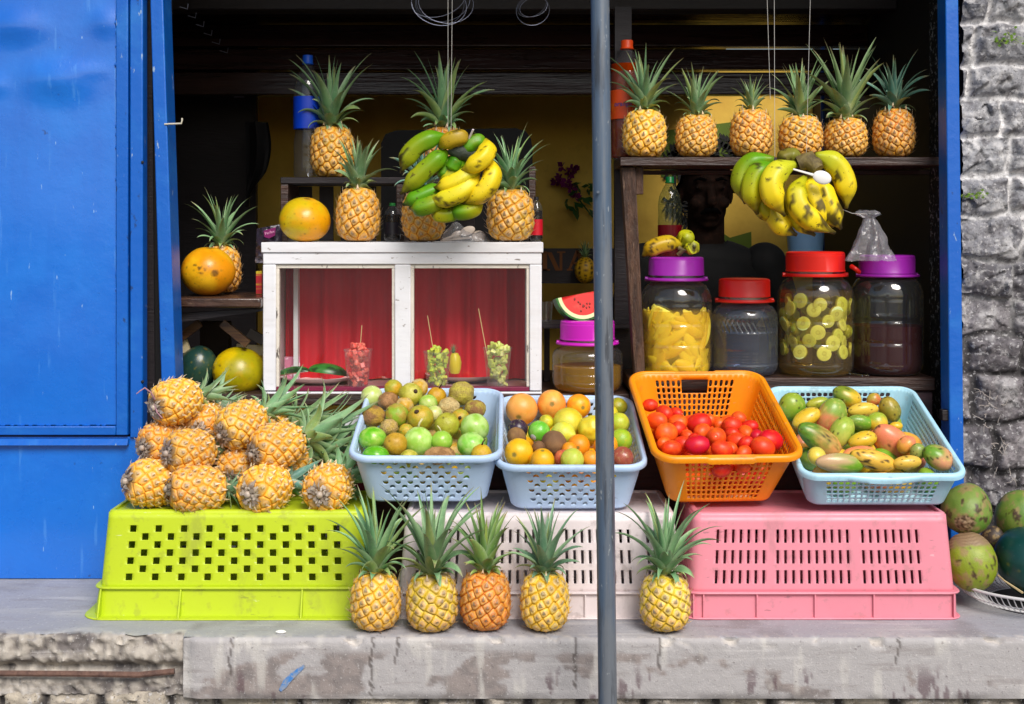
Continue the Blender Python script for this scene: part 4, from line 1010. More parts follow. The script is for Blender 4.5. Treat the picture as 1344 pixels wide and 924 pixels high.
# ---------------------------------------------------------------- baskets
BASK = {}
def basket(key, label, mat, px_f, py_f, w_px, Yr, h, d, tilt, yaw, flare, r, nf, ns, vc, hole, rimw, hdl=None, wav=0., skew=0.):
    """px_f, py_f: middle of the front rim in the photo; Yr its depth"""
    w = S(w_px, Yr)-2*rimw
    fr_top = P(px_f, py_f, Yr)
    Rm = Matrix.Rotation(yaw,3,'Z') @ Matrix.Rotation(tilt,3,'X')
    org = fr_top-Rm @ Vector((0,-d/2,h))
    t = thing('plastic_basket', label, 'basket', org, (tilt,0,yaw))
    if not (tilt and yaw): pass
    t.rotation_euler = Rm.to_euler()
    tn, nor, cells = rr_nodes(w, d, r, nf, ns, 5)
    bn = [(x*(1-2*flare/w), y*(1-2*flare/d)) for x, y in tn]
    m = MB(); perf_wall(m, tn, bn, 0, h, vc, cells, hole)
    m.build('wall', mat, t, smooth=True, angle=35, solid=.0024, merge=.00005, local=True, soff=0)
    m = MB(); n = len(bn); ins = [(x*.5, y*.5) for x, y in bn]
    m.add([(x,y,0) for x,y in bn]+[(x,y,-.001) for x,y in ins]+[(0,0,-.001)], [(i,(i+1)%n,n+(i+1)%n,n+i) for i in range(n)]+[(n+i,n+(i+1)%n,2*n) for i in range(n)])
    m.build('base', mat, t, smooth=True, angle=40, solid=.003, local=True, merge=.00005)
    m = MB(); rp = [(-.0015,h-.006),(-.0015,h),(.001,h+.003),(rimw*.5,h+.0035),(rimw*.85,h+.0015),(rimw,h-.003),(rimw,h-.011),(rimw*.9,h-.012),(rimw*.8,h-.004),(.0015,h-.004)]
    nn = [(a[0]*1,a[1]*1) for a in tn]
    # finer outline for a smooth lip with small flutes or a bowed handle
    t2, n2, c2 = rr_nodes(w, d, r, 44, 44, 8)
    vs = []; k_ = len(rp)
    for (x, y), (nx, ny), (tg, i) in zip(t2, n2, c2):
        e = 0; dz = 0
        if wav and tg in 'fb' and 8 < i < 36: e = wav*(.5+.5*math.cos(i*PI))
        if hdl == 'bow' and tg in 'fb': q = (i/44-.5)/.28; e = .007*max(0,1-q*q); dz = -.004*max(0,1-q*q)
        if hdl == 'grip' and tg in 'fb' and abs(i/44-.5) < .22: dz = -.003; e = .001
        if hdl == 'grip' and tg in 'fb' and abs(i/44-.5) < .14: e = .0015*(i % 2)
        for (o, z) in rp:
            oo = o+(e if o > .001 else 0); vs.append((x+nx*oo, y+ny*oo, z+(dz if o > .001 else 0)))
    n = len(t2); m.add(vs, [(i*k_+j, ((i+1)%n)*k_+j, ((i+1)%n)*k_+(j+1)%k_, i*k_+(j+1)%k_) for i in range(n) for j in range(k_)])
    m.build('rim', mat, t, smooth=True, angle=50, local=True)
    BASK[key] = dict(Rm=Rm, org=org, w=w, d=d, h=h, fl=flare)
    return t
mBlu = plastic('light_blue_plastic', c(200,225,255), c(186,206,234), c(184,214,252), .34)
mBlu2 = plastic('pale_aqua_plastic', c(186,232,250), c(170,200,210), c(174,224,246), .34)
mOra = plastic('orange_plastic', c(255,158,16), c(214,130,40), c(250,142,8), .32)
def smile(tg, i, j):
    if tg == 'c' or j == 0 or j == 9: return None
    q = j-1                                               # two half-rows per row of marks
    up = (i+q) % 2 == 0
    if tg in 'lr' and (i < 1 or i > 20): return None
    if tg in 'fb' and (i < 1 or i > 14): return None
    if not up: return None
    if q % 2: return [(.20,.14),(.5,.02),(.80,.14),(.97,.50),(.94,.74),(.5,.60),(.06,.74),(.03,.50)]
    return [(.06,.26),(.5,.40),(.94,.26),(.97,.50),(.80,.86),(.5,.98),(.20,.86),(.03,.50)]
vcs = [0,.05]+[.05+.86*i/8 for i in range(1,9)]+[1]
basket('guava', 'light blue basket of passion fruits next to the heaped pineapples', mBlu, 557.5, 599, 205, .005, .122, .40, R(14.5), R(0), .026, .042, 16, 22, vcs, smile, .0105, wav=.0012)
basket('citrus', 'light blue basket of oranges, lemons and kiwis behind the steel pole', mBlu, 750.5, 611, 203, .005, .118, .40, R(14.8), R(0), .026, .042, 16, 22, vcs, smile, .0105, wav=.0012)
def oranges(tg, i, j):
    if tg == 'c' or j in (0, 9): return None
    n = 17 if tg in 'fb' else 26
    if i < 1 or i > n-2: return None
    if tg in 'fb' and 6 <= i <= 10 and j >= 7: return 'open' if j < 9 else None
    if (i % 2 == 0): return sq(.60,.92,rnd=.22) if j % 2 else sq(.60,.72,rnd=.2)
    return sq(.60,.92,rnd=.22) if j % 2 == 0 else sq(.60,.72,rnd=.2)
basket('tomato', 'deep orange basket with hand holes full of plum tomatoes', mOra, 959, 598, 204, .0, .145, .40, R(21), R(4), .040, .04, 17, 26, [0,.055,.155,.255,.355,.455,.555,.655,.76,.89,1], oranges, .013, hdl='grip')
def grid9(tg, i, j):
    if tg == 'c' or j in (0, 7): return None
    n = 20 if tg in 'fb' else 34
    if i < 1 or i > n-2: return None
    return sq(.78,.78,rnd=.2)
basket('mango', 'pale blue shallow basket full of mangoes at the right end', mBlu2, 1161, 622, 222, .0, .092, .41, R(20.5), R(0), .020, .030, 20, 34, [0,.07]+[.07+.83*i/6 for i in range(1,7)]+[1], grid9, .012, hdl='bow')

# ---------------------------------------------------------------- fruit
def ico(sub):
    bm = bmesh.new(); bmesh.ops.create_icosphere(bm, subdivisions=sub, radius=1)
    vs = [v.co.copy() for v in bm.verts]; fs = [tuple(v.index for v in f.verts) for f in bm.faces]; bm.free(); return vs, fs
ICO4 = ico(4); ICO5 = ico(5)
def blob(name, fshape, fcol, base=ICO4):
    mb = MB(); vs = [fshape(v) for v in base[0]]; cs = [fcol(v) for v in base[0]]
    mb.add(vs, base[1], cs); return mb.mesh(name, True)
def citrus_shape(seed, lump=.02, nip=0., dim=.05, zs=1.):
    def f(v):
        z = v.z; r = 1+lump*fbm(v*2.2+Vector((seed*3.1,0,0)), 3)
        if nip: r += nip*math.exp(-((1-z)/.05)**1)+nip*.5*math.exp(-((1+z)/.06))
        if dim: r -= dim*math.exp(-((1-z)/.02))
        return Vector((v.x*r, v.y*r, v.z*r*zs))
    return f
def two(ca, cb, seed, k=1.5, lo=-.25, hi=.25, spot=None, sa=.3, sk=6, axis=None, pole=None):
    def f(v):
        t = fbm(v*k+Vector((seed*2.7, 1, seed)), 4)
        if axis is not None: t = t*.6+.45*v.dot(Vector(axis))
        col = mix3(ca, cb, sstep(lo, hi, t))
        if spot: col = mix3(col, spot, .9*sstep(sa, sa+.06, fbm(v*sk+Vector((seed, 8, 3)), 4)))
        if pole: col = mix3(col, pole, .9*sstep(.975, .992, v.z))
        return col
    return f
FR = dict(
 citrus=M('citrus_peel', None, .36, attr=True, layers=[(30,.5,.7,c(255,220,120),.15),(3,.48,.72,c(206,150,30),.35),(14,.66,.72,c(120,86,30),.6)], bump=[(22,.35,.0012)], sss=.05),
 smooth=M('smooth_peel', None, .26, attr=True, layers=[(3,.5,.75,c(225,225,150),.3),(28,.62,.72,c(225,225,160),.35)], bump=[(5,.08,.002)], sss=.05),
 guava=M('passion_peel', None, .42, attr=True, layers=[(9,.54,.70,c(128,98,34),.45),(30,.60,.72,c(110,84,40),.45),(3,.52,.75,c(206,190,90),.35)], bump=[(7,.35,.003),(26,.25,.001)], sss=.04),
 wrinkle=M('wrinkled_peel', None, .6, attr=True, layers=[(8,.48,.62,c(132,92,50),.45)], bump=[(6,.9,.005),(16,.6,.002)]),
 tomato=M('tomato_skin', c(216,50,20), .42, spec=.4, layers=[(1.2,.4,.7,c(238,98,30),.55),(2.5,.55,.75,c(190,28,14),.5),(14,.64,.75,c(235,120,60),.35)], rnd=.16, hrnd=.014, sss=.05),
 kiwi=M('kiwi_skin', None, .8, attr=True, layers=[(20,.5,.7,c(90,64,40),.4)], bump=[(24,.5,.001)]),
 mango=M('mango_skin', None, .30, spec=.45, attr=True, layers=[(16,.60,.72,c(90,70,30),.45),(34,.60,.7,c(235,215,130),.35),(3,.55,.8,c(110,120,30),.3)], bump=[(6,.08,.003)], sss=.05),
 papaya=M('papaya_skin', None, .32, attr=True, layers=[(20,.62,.70,c(110,80,20),.45),(3,.5,.75,c(196,140,10),.35)], bump=[(6,.12,.004)], sss=.04),
 melon=M('melon_skin', None, .28, attr=True, layers=[(16,.62,.75,c(130,160,150),.3),(2,.5,.75,c(14,40,40),.5)], bump=[(5,.06,.004)]),
 coconut=M('coconut_husk', None, .45, attr=True, layers=[(6,.55,.7,c(130,110,70),.4),(22,.62,.72,c(90,76,50),.6),(2,.55,.75,c(120,140,30),.4)], bump=[(6,.2,.004),(24,.3,.0015)]))
mStem = M('fruit_stem', c(74,52,34), .8, bump=[(120,.5,.004)])
mStemP = M('pale_stem', c(206,196,150), .7)

def in_basket(key, items, ks=(1,1), zoff=-.004):
    """items: (px, py, r_px[, ry_px]); returns world centres: pixel ray meets the heap's surface plane, then pushed apart along the rays"""
    b = BASK[key]; Rm, org = b['Rm'], b['org']; nrm = Rm @ Vector((0,0,1)); cam = Vector((0,CY,CZ)); res = []
    for it in items:
        d = (P(it[0], it[1], 0)-cam).normalized(); pl = org+nrm*(b['h']+zoff); t = (pl-cam).dot(nrm)/d.dot(nrm); res.append([cam, d, t, it])
    rad = [S(min(it[2], it[3] if len(it) > 3 and it[3] else it[2]), (r[0]+r[1]*r[2]).y) for r, it in zip(res, items)]
    def lims(i):
        r = res[i]
        for _ in range(3):
            pt_ = Rm.transposed() @ ((r[0]+r[1]*r[2])-org); lo = -b['d']/2+b['fl']*.15+rad[i]*.98; hi = b['d']/2-rad[i]-b['fl']*.4
            if pt_.y < lo: r[2] += (lo-pt_.y)*.9
            if pt_.y > hi: r[2] -= (pt_.y-hi)*.9
    for _ in range(30):
        for i in range(len(res)):
            for j in range(i):
                a = res[i][0]+res[i][1]*res[i][2]; q = res[j][0]+res[j][1]*res[j][2]; dd = (a-q).length; need = (rad[i]+rad[j])*.93
                if dd < need:
                    f_, bk = (i, j) if items[i][1] > items[j][1] else (j, i)
                    e = (need-dd)*.35; res[f_][2] -= e*.35; res[bk][2] += e
        for i in range(len(res)): lims(i)
    return [(r[0]+r[1]*r[2]) for r in res], rad
def aim(direction, roll=0.):
    q = Vector((0,0,1)).rotation_difference(Vector(direction).normalized()).to_matrix() @ Matrix.Rotation(roll, 3, 'Z'); return q.to_euler()
def stem_mb(r, L=.016, bend=.3, w=.0018):
    m = MB(); m.tube([(0,0,r*.93),(bend*L*.3,0,r*.97+L*.5),(bend*L,0,r*.97+L)], [w*1.3,w,w*.9], 8); return m
def put(name, label, cat, loc, rot, scale, mesh, mat, group=None):
    o = obj(name, mesh, mat); o.location = loc; o.rotation_euler = rot; o.scale = scale; tag(o, label, cat, group); return o

pg_, olive, gold, tan, brown, lime_, bright = c(186,204,110), c(170,166,46), c(204,158,28), c(206,176,112), c(150,108,62), c(150,196,70), c(96,176,24)
scar = c(60,40,24)
GU = [ # px, py, r, ry, colour a, colour b, kind, label, stem, aim
 (488,520.5,14.5,None,pg_,c(206,214,150),'s','pale green passion fruit in the back left corner of the blue basket',0,(.3,-.5,.8)),
 (516.5,510,12,None,gold,olive,'g','golden passion fruit at the back rim of the blue basket, second from left',0,(0,-.2,1)),
 (510,526.5,14,12,brown,c(190,140,90),'w','wrinkled brown passion fruit near the back left of the basket',0,(0,-.2,1)),
 (539,518,15.5,None,olive,c(196,190,80),'g','yellow-green passion fruit with dark withered flower end, back of the basket',2,(.5,-.8,.4)),
 (550,509,12,None,tan,gold,'g','tan passion fruit peeking from behind the back row of the basket',0,(0,0,1)),
 (573,521,13,None,gold,c(190,140,20),'g','amber passion fruit with a dark bent stalk at the back of the basket',1,(.3,-.2,.9)),
 (606,516,16.5,16,c(200,188,70),c(180,160,80),'w','large yellow rough passion fruit in the back right corner of the basket',0,(0,0,1)),
 (623.5,537.5,14.5,13,c(188,170,66),brown,'w','tan rough passion fruit against the right wall of the blue basket',0,(0,0,1)),
 (490,546,15.5,14,c(186,150,50),brown,'w','brownish yellow lumpy passion fruit at the left wall of the basket',0,(.1,-.8,.5)),
 (521,545,15.5,None,c(140,172,40),c(176,150,60),'g','half green half brown passion fruit in the left middle of the heap',0,(-.4,-.6,.6)),
 (531,533,12,None,tan,gold,'g','tan passion fruit directly behind the half green one',0,(0,0,1)),
 (552,549,17.5,None,olive,c(196,164,40),'g','olive passion fruit with a star-shaped brown scar in the heap centre',2,(-.25,-.75,.6)),
 (562,530,12.5,None,lime_,pg_,'s','light green passion fruit behind the olive scarred one',0,(0,0,1)),
 (570,543,11,None,c(214,208,140),pg_,'s','small cream passion fruit in the middle of the heap',0,(0,0,1)),
 (589,534.5,14.5,13,c(222,200,140),tan,'w','cream wrinkled passion fruit right of the heap centre',0,(0,0,1)),
 (586.5,558,16.5,None,c(180,182,54),olive,'g','yellow-green spotted passion fruit right of centre in the basket',0,(.2,-.7,.6)),
 (604,549,12.5,None,gold,olive,'g','golden passion fruit with a dark flower end on the right side',2,(.0,-1,.2)),
 (623,561.5,19,None,c(190,222,130),lime_,'s','largest pale green smooth passion fruit at the right wall',0,(.3,-.4,.8)),
 (489,575.5,18.5,15.5,bright,lime_,'s','bright green oval passion fruit at the front left',0,(-.6,-.5,.3)),
 (519,583,15.5,None,c(196,152,40),c(180,140,30),'g','brownish golden passion fruit in the front, second from left',0,(0,-.5,.8)),
 (510.5,561,12,11,tan,c(200,170,80),'w','small crinkled tan passion fruit in a gap at left',0,(0,0,1)),
 (549,580,19.5,20,c(186,222,120),lime_,'s','big pale green passion fruit with a thin pale stalk at the front centre',3,(-.05,-.1,1)),
 (580,579,14,None,c(150,196,60),lime_,'s','green passion fruit with an upright stalk, front right of centre',3,(-.1,-.1,1)),
 (618.5,584,18.5,17,c(120,196,50),c(180,220,120),'s','bright green round passion fruit at the front right',0,(.4,-.5,.6)),
 (493,598,18,13,bright,c(80,160,20),'s','vivid green passion fruit behind the front left corner of the rim',0,(-.5,-.5,.5)),
 (632,597,14,None,c(212,178,40),gold,'g','small yellow passion fruit with a dark upright stalk in the front right corner',1,(.05,-.1,1)),
 (577,598,21,12,c(196,150,96),brown,'w','flat wrinkled light brown passion fruit at the front rim',0,(0,0,1)),
 (537,603,13,None,c(200,190,80),olive,'g','yellow-green passion fruit just showing over the front rim',0,(0,0,1)),
 (533,566,10,None,olive,gold,'g','little olive passion fruit wedged behind the big pale one',0,(0,0,1))]
cen, rad = in_basket('guava', GU)
for q, (it, ct_, r_) in enumerate(zip(GU, cen, rad)):
    rx = S(it[2], ct_.y); rz = S(it[3] or it[2], ct_.y); kd = it[6]
    me = blob('passion_fruit', citrus_shape(q, {'s':.055,'g':.11,'w':.18}[kd], 0, .04), two(it[4], it[5], q, 1.6, -.2, .22, scar if kd == 'g' else None, .34, 5, None, scar if it[8] == 2 else None))
    o = put('passion_fruit', it[7], 'passion fruit', ct_, aim(it[9], q) if not it[3] else (0,0,q*.0), (rx, (rx+rz)/2, rz), me, FR[{'s':'smooth','g':'guava','w':'wrinkle'}[kd]], 'passion fruits in the blue basket')
    if it[8]:
        m = stem_mb(1, .55 if it[8] != 2 else .12, .5, .07 if it[8] != 2 else .16); obj('stem', m.mesh('stem'), mStemP if it[8] == 3 else mStem, o)

org_, yel, lem = c(246,150,24), c(248,186,14), c(222,212,44)
CI = [
 (684.7,537,21,None,c(240,158,66),c(246,176,90),'grapefruit','large pale orange grapefruit in the back left corner of the basket','citrus',.01,0,(-.2,-.9,-.4)),
 (724,530.6,19,None,c(240,150,60),c(250,184,80),'grapefruit','pinkish orange grapefruit with a dark navel at the back of the basket','citrus',.01,0,(.0,-1,.15)),
 (759.4,533,16,None,org_,yel,'orange','orange at the back of the basket, third from the left','citrus',.015,0,(.3,-.9,.0)),
 (745.6,555,20,None,c(214,196,40),c(222,210,70),'lemon','large yellow lemon-like fruit in the middle of the mixed basket','citrus',.03,0,(.1,-.7,.6)),
 (777,564,18.5,19,c(226,198,30),c(214,204,60),'lemon','yellow knobbly lemon half hidden by the left edge of the pole','citrus',.08,.0,(-.3,-.7,.6)),
 (679.7,563.4,13.5,None,c(66,44,66),c(44,30,48),'passion fruit','dark purple passion fruit at the left wall of the mixed basket','smooth',.01,0,(0,0,1)),
 (678,574,12.5,None,c(150,112,66),c(120,86,52),'kiwi','brown kiwi with a small green sticker at the left wall','kiwi',.02,0,(-.3,-.6,.6)),
 (707.5,566.5,14.5,None,c(104,190,50),c(136,206,80),'apple','bright green apple with a white sticker in the mixed basket','smooth',.02,0,(.0,-.3,1)),
 (739,569,16,None,c(220,216,50),c(210,216,90),'lemon','shiny yellow lemon pointing right, above the big kiwi','citrus',.02,.25,(.75,-.6,-.1)),
 (727,582,16.5,14.5,c(140,104,66),c(116,84,56),'kiwi','large brown kiwi in the front middle of the mixed basket','kiwi',.03,0,(-1,-.5,-.3)),
 (707,588,9,None,c(128,92,58),c(110,80,52),'kiwi','small brown kiwi tucked left of the large kiwi','kiwi',.02,0,(0,-.5,.5)),
 (681,594,18.8,None,yel,c(250,196,30),'orange','yellow orange with a pale stalk end in the front left corner','citrus',.01,0,(-.35,-.95,.0)),
 (712,604,15.5,None,c(248,172,20),yel,'orange','orange low at the front rim, next to the corner one','citrus',.01,0,(0,-.4,.9)),
 (759.4,585,15,None,c(244,142,14),org_,'orange','deep orange orange with a dark navel left of the pole','citrus',.01,0,(-.1,-.9,.0)),
 (739,602,12,None,c(206,96,70),c(220,120,70),'apple','red blushed apple at the front rim behind the lime','smooth',.02,0,(0,0,1)),
 (751,603.5,15.5,None,c(206,210,90),c(190,206,70),'lime','pale yellow-green lime at the front rim','citrus',.03,0,(0,-.2,1)),
 (776,603,12,None,org_,c(240,150,40),'orange','orange at the front rim, cut off by the pole','citrus',.01,0,(0,0,1)),
 (811,534,12,None,c(164,160,30),c(140,150,30),'lime','olive lime at the back right, just right of the pole','citrus',.04,.1,(1,-.3,.2)),
 (812.5,555.6,14,None,c(196,204,60),c(176,196,50),'lime','yellow-green lime between two others right of the pole','citrus',.03,0,(.2,-.5,.8)),
 (815,577.5,15,None,c(160,190,40),c(130,176,40),'lime','green lime with a white highlight right of the pole','citrus',.02,0,(-.5,-.8,.3)),
 (817,601,15,None,c(166,84,62),c(140,70,60),'apple','reddish brown fruit in the front right corner of the basket','smooth',.03,0,(0,-.2,1)),
 (717,554,10,None,c(178,176,50),lem,'lime','olive green lime wedged behind the green apple','citrus',.03,0,(0,0,1)),
 (747,590,10,None,c(244,160,30),org_,'orange','small orange wedged under the lemon and the large kiwi','citrus',.01,0,(0,0,1)),
 (704,603,10,None,c(232,160,16),yel,'orange','orange mostly hidden at the front rim beneath two others','citrus',.01,0,(0,0,1)),
 (797,545,15,None,lem,c(214,206,60),'lemon','yellow lemon hidden right behind the steel pole','citrus',.03,0,(0,0,1)),
 (795,585,16,None,org_,yel,'orange','orange hidden right behind the steel pole','citrus',.02,0,(0,0,1))]
cen, rad = in_basket('citrus', CI)
for q, (it, ct_, r_) in enumerate(zip(CI, cen, rad)):
    rx = S(it[2], ct_.y); rz = S(it[3] or it[2], ct_.y)
    me = blob(it[6].replace(' ','_'), citrus_shape(q+40, it[9]*1.8+.015, it[10], .05 if it[6] in ('orange','apple','grapefruit') else .02, 1.18 if it[6] in ('kiwi',) else 1.), two(it[4], it[5], q+40, 1.2, -.25, .25, None, .3, 5, None, c(120,110,50) if it[6] in ('orange','grapefruit') else None))
    o = put(it[6].replace(' ','_'), it[7], it[6], ct_, aim(it[11], q) if not it[3] else (.2,q,.3), (rx, rx, rz), me, FR[it[8]], 'mixed fruit in the second blue basket')
    if 'sticker' in it[7]:
        m = MB(); m.lathe([(.0,1.035),(.22,1.012),(.30,.985)], 16); mt = Matrix.Rotation(R(0),3,'X')
        s_ = obj('sticker', m.mesh('sticker'), M('sticker', c(120,190,60) if it[6]=='kiwi' else c(225,225,220), .4), o)
        inv = o.rotation_euler.to_matrix().transposed(); s_.rotation_euler = aim(inv @ Vector((-.55,-.75,-.4) if it[6]=='apple' else (-.3,-.9,.5)))

def plum(seed):
    def f(v):
        r = 1+.03*fbm(v*1.5+Vector((seed*5,0,0)), 2); s = 1-.07*math.exp(-((1-v.z)/.03))
        return Vector((v.x*r*(1-.04*v.z), v.y*r*(1-.04*v.z), v.z*1.22*r*s))
    return f
TOM = [blob('plum_tomato', plum(i), lambda v: (1,1,1)) for i in range(4)]
kz = lambda x, y: (820+x/4.62, 480+y/4.62)
TO = [(155,240,45,'topmost at the back left of the heap'),(195,335,55,'large one at the left wall below the topmost'),(240,290,50,'second in the back row from the left wall'),(310,290,42,'small one in the back row left of the big pair'),
 (320,345,55,'behind the left front group, next to the back row'),(255,410,66,'large orange-red one on the left side'),(322,385,50,'darker one at the right of the large orange-red one'),(240,470,40,'small one at the left front wall'),
 (285,500,55,'front left, cut by the rim'),(352,475,50,'front row, third from left, deep red'),(378,425,40,'half hidden in the left middle'),(452,350,70,'large oval one in the middle of the back'),
 (508,330,40,'peeking from behind the large oval one'),(440,480,63,'big one in the front middle left'),(470,400,52,'lying slanted below the large oval one'),(555,435,68,'shiny big one in the heap centre with a pale stalk scar'),
 (582,358,45,'behind the shiny centre one, toward the back wall'),(650,365,58,'large one right of centre at the back'),(692,318,45,'topmost at the back right of the heap'),(732,403,45,'beside the large one at the right back'),
 (755,372,48,'near the right back wall'),(678,460,58,'round glossy one right of centre'),(738,470,45,'behind the round glossy one on the right'),(800,425,42,'dim one near the right wall'),
 (838,495,72,'big one in the front right with a highlight'),(885,450,68,'rightmost, against the right wall'),(590,508,58,'at the front rim in the middle, orange'),(640,505,45,'at the front rim right of the orange one'),
 (720,530,50,'at the front rim before the glossy one'),(650,412,42,'small orange one between centre and back'),(420,440,34,'tiny one in the left centre gap'),
 (590,612,66,'seen through the front hand hole, left'),(712,602,52,'seen through the front hand hole, right')]
cen, rad = in_basket('tomato', [(*kz(t[0],t[1]), t[2]/4.62) for t in TO], zoff=-.022)
bt = BASK['tomato']
for q, (it, ct_) in enumerate(zip(TO, cen)):
    if 'hand hole' in it[3]:
        Yh = bt['org'].y; ct_ = P(*kz(it[0],it[1]), .035)
    rx = S(it[2]/4.62, ct_.y)*1.04
    dr = Vector((math.cos(q*2.4), -.6 if 'scar' in it[3] else math.sin(q*1.7)*.6, .25*math.sin(q*3.1)))
    o = put('plum_tomato', 'red plum tomato '+it[3], 'tomato', ct_, aim(dr, q), (rx*(.84+.12*((q*7)%5)/4), rx*(.84+.12*((q*3)%4)/3), rx*(.84+.14*((q*5)%6)/5)), TOM[q % 4], FR['tomato'], 'tomatoes in the orange basket')
    if 'scar' in it[3] or q % 3 == 0: obj('stalk_scar', MB().ball((0,0,1.14), .09, .09, .04, 10, 6).mesh('stalk_scar'), mStemP, o)
# lower layer seen only as colour through the holes
def under(key, meshes, name, label, cat, group, mat, r, nx, ny, zc, jit=.3):
    b = BASK[key]; rs = random.Random(5)
    for i in range(nx):
        for j in range(ny):
            x = (-.5+(i+.5)/nx)*(b['w']-2*b['fl']-.02)+rs.uniform(-jit,jit)*r; y = (-.5+(j+.5)/ny)*(b['d']-2*b['fl']-.02)+rs.uniform(-jit,jit)*r
            p = b['Rm'] @ Vector((x,y,zc*(.85+.3*rs.random())))+b['org']
            put(name, label, cat, p, (rs.uniform(0,6),rs.uniform(0,6),rs.uniform(0,6)), (r*rs.uniform(.9,1.1),)*3, meshes[(i+j) % len(meshes)], mat, group)
under('tomato', TOM, 'plum_tomato', 'red plum tomato in the bottom layer, seen only through the basket slots', 'tomato', 'tomatoes in the bottom layer', FR['tomato'], .024, 6, 6, .036)
GM = [blob('passion_fruit', citrus_shape(60+i, .06, 0, .04), two(a, b_, 60+i)) for i, (a, b_) in enumerate([(olive,gold),(lime_,pg_),(gold,tan)])]
under('guava', GM, 'passion_fruit', 'passion fruit in the bottom layer, seen only through the basket holes', 'passion fruit', 'passion fruits in the bottom layer', FR['guava'], .030, 5, 5, .040)
CM = [blob('orange', citrus_shape(70+i, .02, 0, .04), two(a, b_, 70+i)) for i, (a, b_) in enumerate([(org_,yel),(lem,c(200,200,60)),(yel,org_)])]
under('citrus', CM, 'orange', 'citrus fruit in the bottom layer, seen only through the basket holes', 'orange', 'citrus fruits in the bottom layer', FR['citrus'], .030, 5, 5, .038)

def mango_mesh(seed, ca, cb, axis, black=0., lo=-.3, hi=.35, stripes=0.):
    def sh_(v):
        r = 1+.035*fbm(v*1.3+Vector((seed*4,0,0)), 2); z = v.z
        x = v.x*(.72-.06*z)+.10*(1-z*z)*.5; y = v.y*(.60-.03*z)
        if z < -.8: x += .10*(-.8-z)*3
        return Vector((x*r, y*r, z*r))
    def co(v):
        t = fbm(v*1.2+Vector((seed*2.7,1,seed)), 4)*.7+.5*v.dot(Vector(axis)); col = mix3(ca, cb, sstep(lo, hi, t))
        s = fbm(v*7+Vector((seed,3,8)), 4); col = mix3(col, c(216,200,110), .45*sstep(.15,.35,s))
        if stripes: col = mix3(col, c(70,84,20), stripes*sstep(.08,.25,fbm(Vector((v.x*7,v.y*7,v.z*1.5))+Vector((seed,0,0)), 3)))
        if black: col = mix3(col, c(42,32,28), .95*sstep(.30-.22*black,.36-.22*black,fbm(v*3.3+Vector((seed*1.3,5,0)), 4)))
        col = mix3(col, c(74,60,30), .9*sstep(.985,.997,v.z)); return col
    return blob('mango', sh_, co)
gr1, gr2, ye1, pk1, or1 = c(110,160,40), c(140,164,50), c(220,180,44), c(224,128,92), c(228,160,60)
MA = [ # zoom x, y, long, short, angle, ca, cb, axis, black, label
 (190,215,92,82,50,gr1,gr2,(1,0,0),.12,'round green mango in the back left corner of the pale basket'),
 (280,283,100,52,28,ye1,c(206,176,50),(1,0,0),.1,'yellow mango lying behind the pink and green one'),
 (350,190,78,44,12,gr2,c(170,170,50),(0,0,1),.1,'olive green mango at the back rim, second from left'),
 (435,265,118,86,58,c(130,160,60),pk1,(0,-.2,1),.1,'upright mango half green half pink near the back left'),
 (535,145,98,66,-22,c(120,140,40),ye1,(0,0,-1),.45,'green and yellow mango with black specks, topmost at the back'),
 (635,235,102,52,4,ye1,c(226,190,70),(1,0,0),.1,'yellow mango lying level in the back middle'),
 (705,168,48,38,20,c(206,110,60),c(170,150,50),(1,0,0),0,'small reddish mango peeking at the back right'),
 (805,230,88,74,-70,c(110,124,40),c(160,140,50),(0,0,1),.15,'dark olive mango standing at the back right wall'),
 (620,310,88,52,-12,gr1,c(120,150,60),(0,0,1),0,'plain green mango in the centre, right of the speckled one'),
 (725,305,68,60,0,c(150,172,50),ye1,(1,0,0),0,'light green mango behind the big pink one'),
 (845,330,42,28,0,ye1,ye1,(1,0,0),0,'little yellow mango by the right wall'),
 (500,375,108,80,58,c(150,176,60),c(190,196,90),(0,0,1),.42,'speckled light green mango with black marks in the centre'),
 (365,425,172,78,-36,c(90,134,40),c(216,150,90),(0,0,-1),.18,'long green mango with a pink tip lying at the left'),
 (635,420,95,58,14,ye1,c(196,176,50),(1,0,0),.15,'yellow-green mango in front of the plain green one'),
 (825,435,150,92,-42,pk1,c(222,150,80),(0,0,-1),.1,'largest salmon pink mango right of the centre'),
 (615,503,110,46,2,c(226,130,90),or1,(1,0,0),0,'pink mango mostly hidden behind the black patched one'),
 (700,547,158,70,-16,ye1,c(230,180,70),(1,0,0),.95,'yellow mango with large black patches at the front rim'),
 (490,570,162,60,-6,gr1,c(196,160,120),(0,0,1),0,'light green mango with a pinkish end at the front rim'),
 (345,525,62,58,-30,c(224,196,70),c(200,190,80),(1,0,0),0,'small yellow mango in the front left corner'),
 (915,562,94,50,4,c(222,180,70),c(190,176,60),(1,0,0),.3,'yellow speckled mango at the front rim, right of the patched one'),
 (985,490,52,48,-60,c(130,150,70),c(160,160,80),(1,0,0),.1,'small olive mango behind the front right one'),
 (1110,525,104,78,-25,c(104,150,44),c(216,150,110),(.4,0,-.9),.2,'green and pink mango in the front right corner'),
 (395,372,30,26,0,c(220,96,60),pk1,(1,0,0),0,'small patch of red mango showing below the pink and green one'),
 (905,450,50,60,-50,or1,pk1,(1,0,0),0,'orange mango barely seen behind the largest pink one')]
kz = lambda x, y: (1000+x/4.8, 490+y/4.8)
cen, rad = in_basket('mango', [(*kz(t[0],t[1]), t[3]/4.8) for t in MA], zoff=-.006)
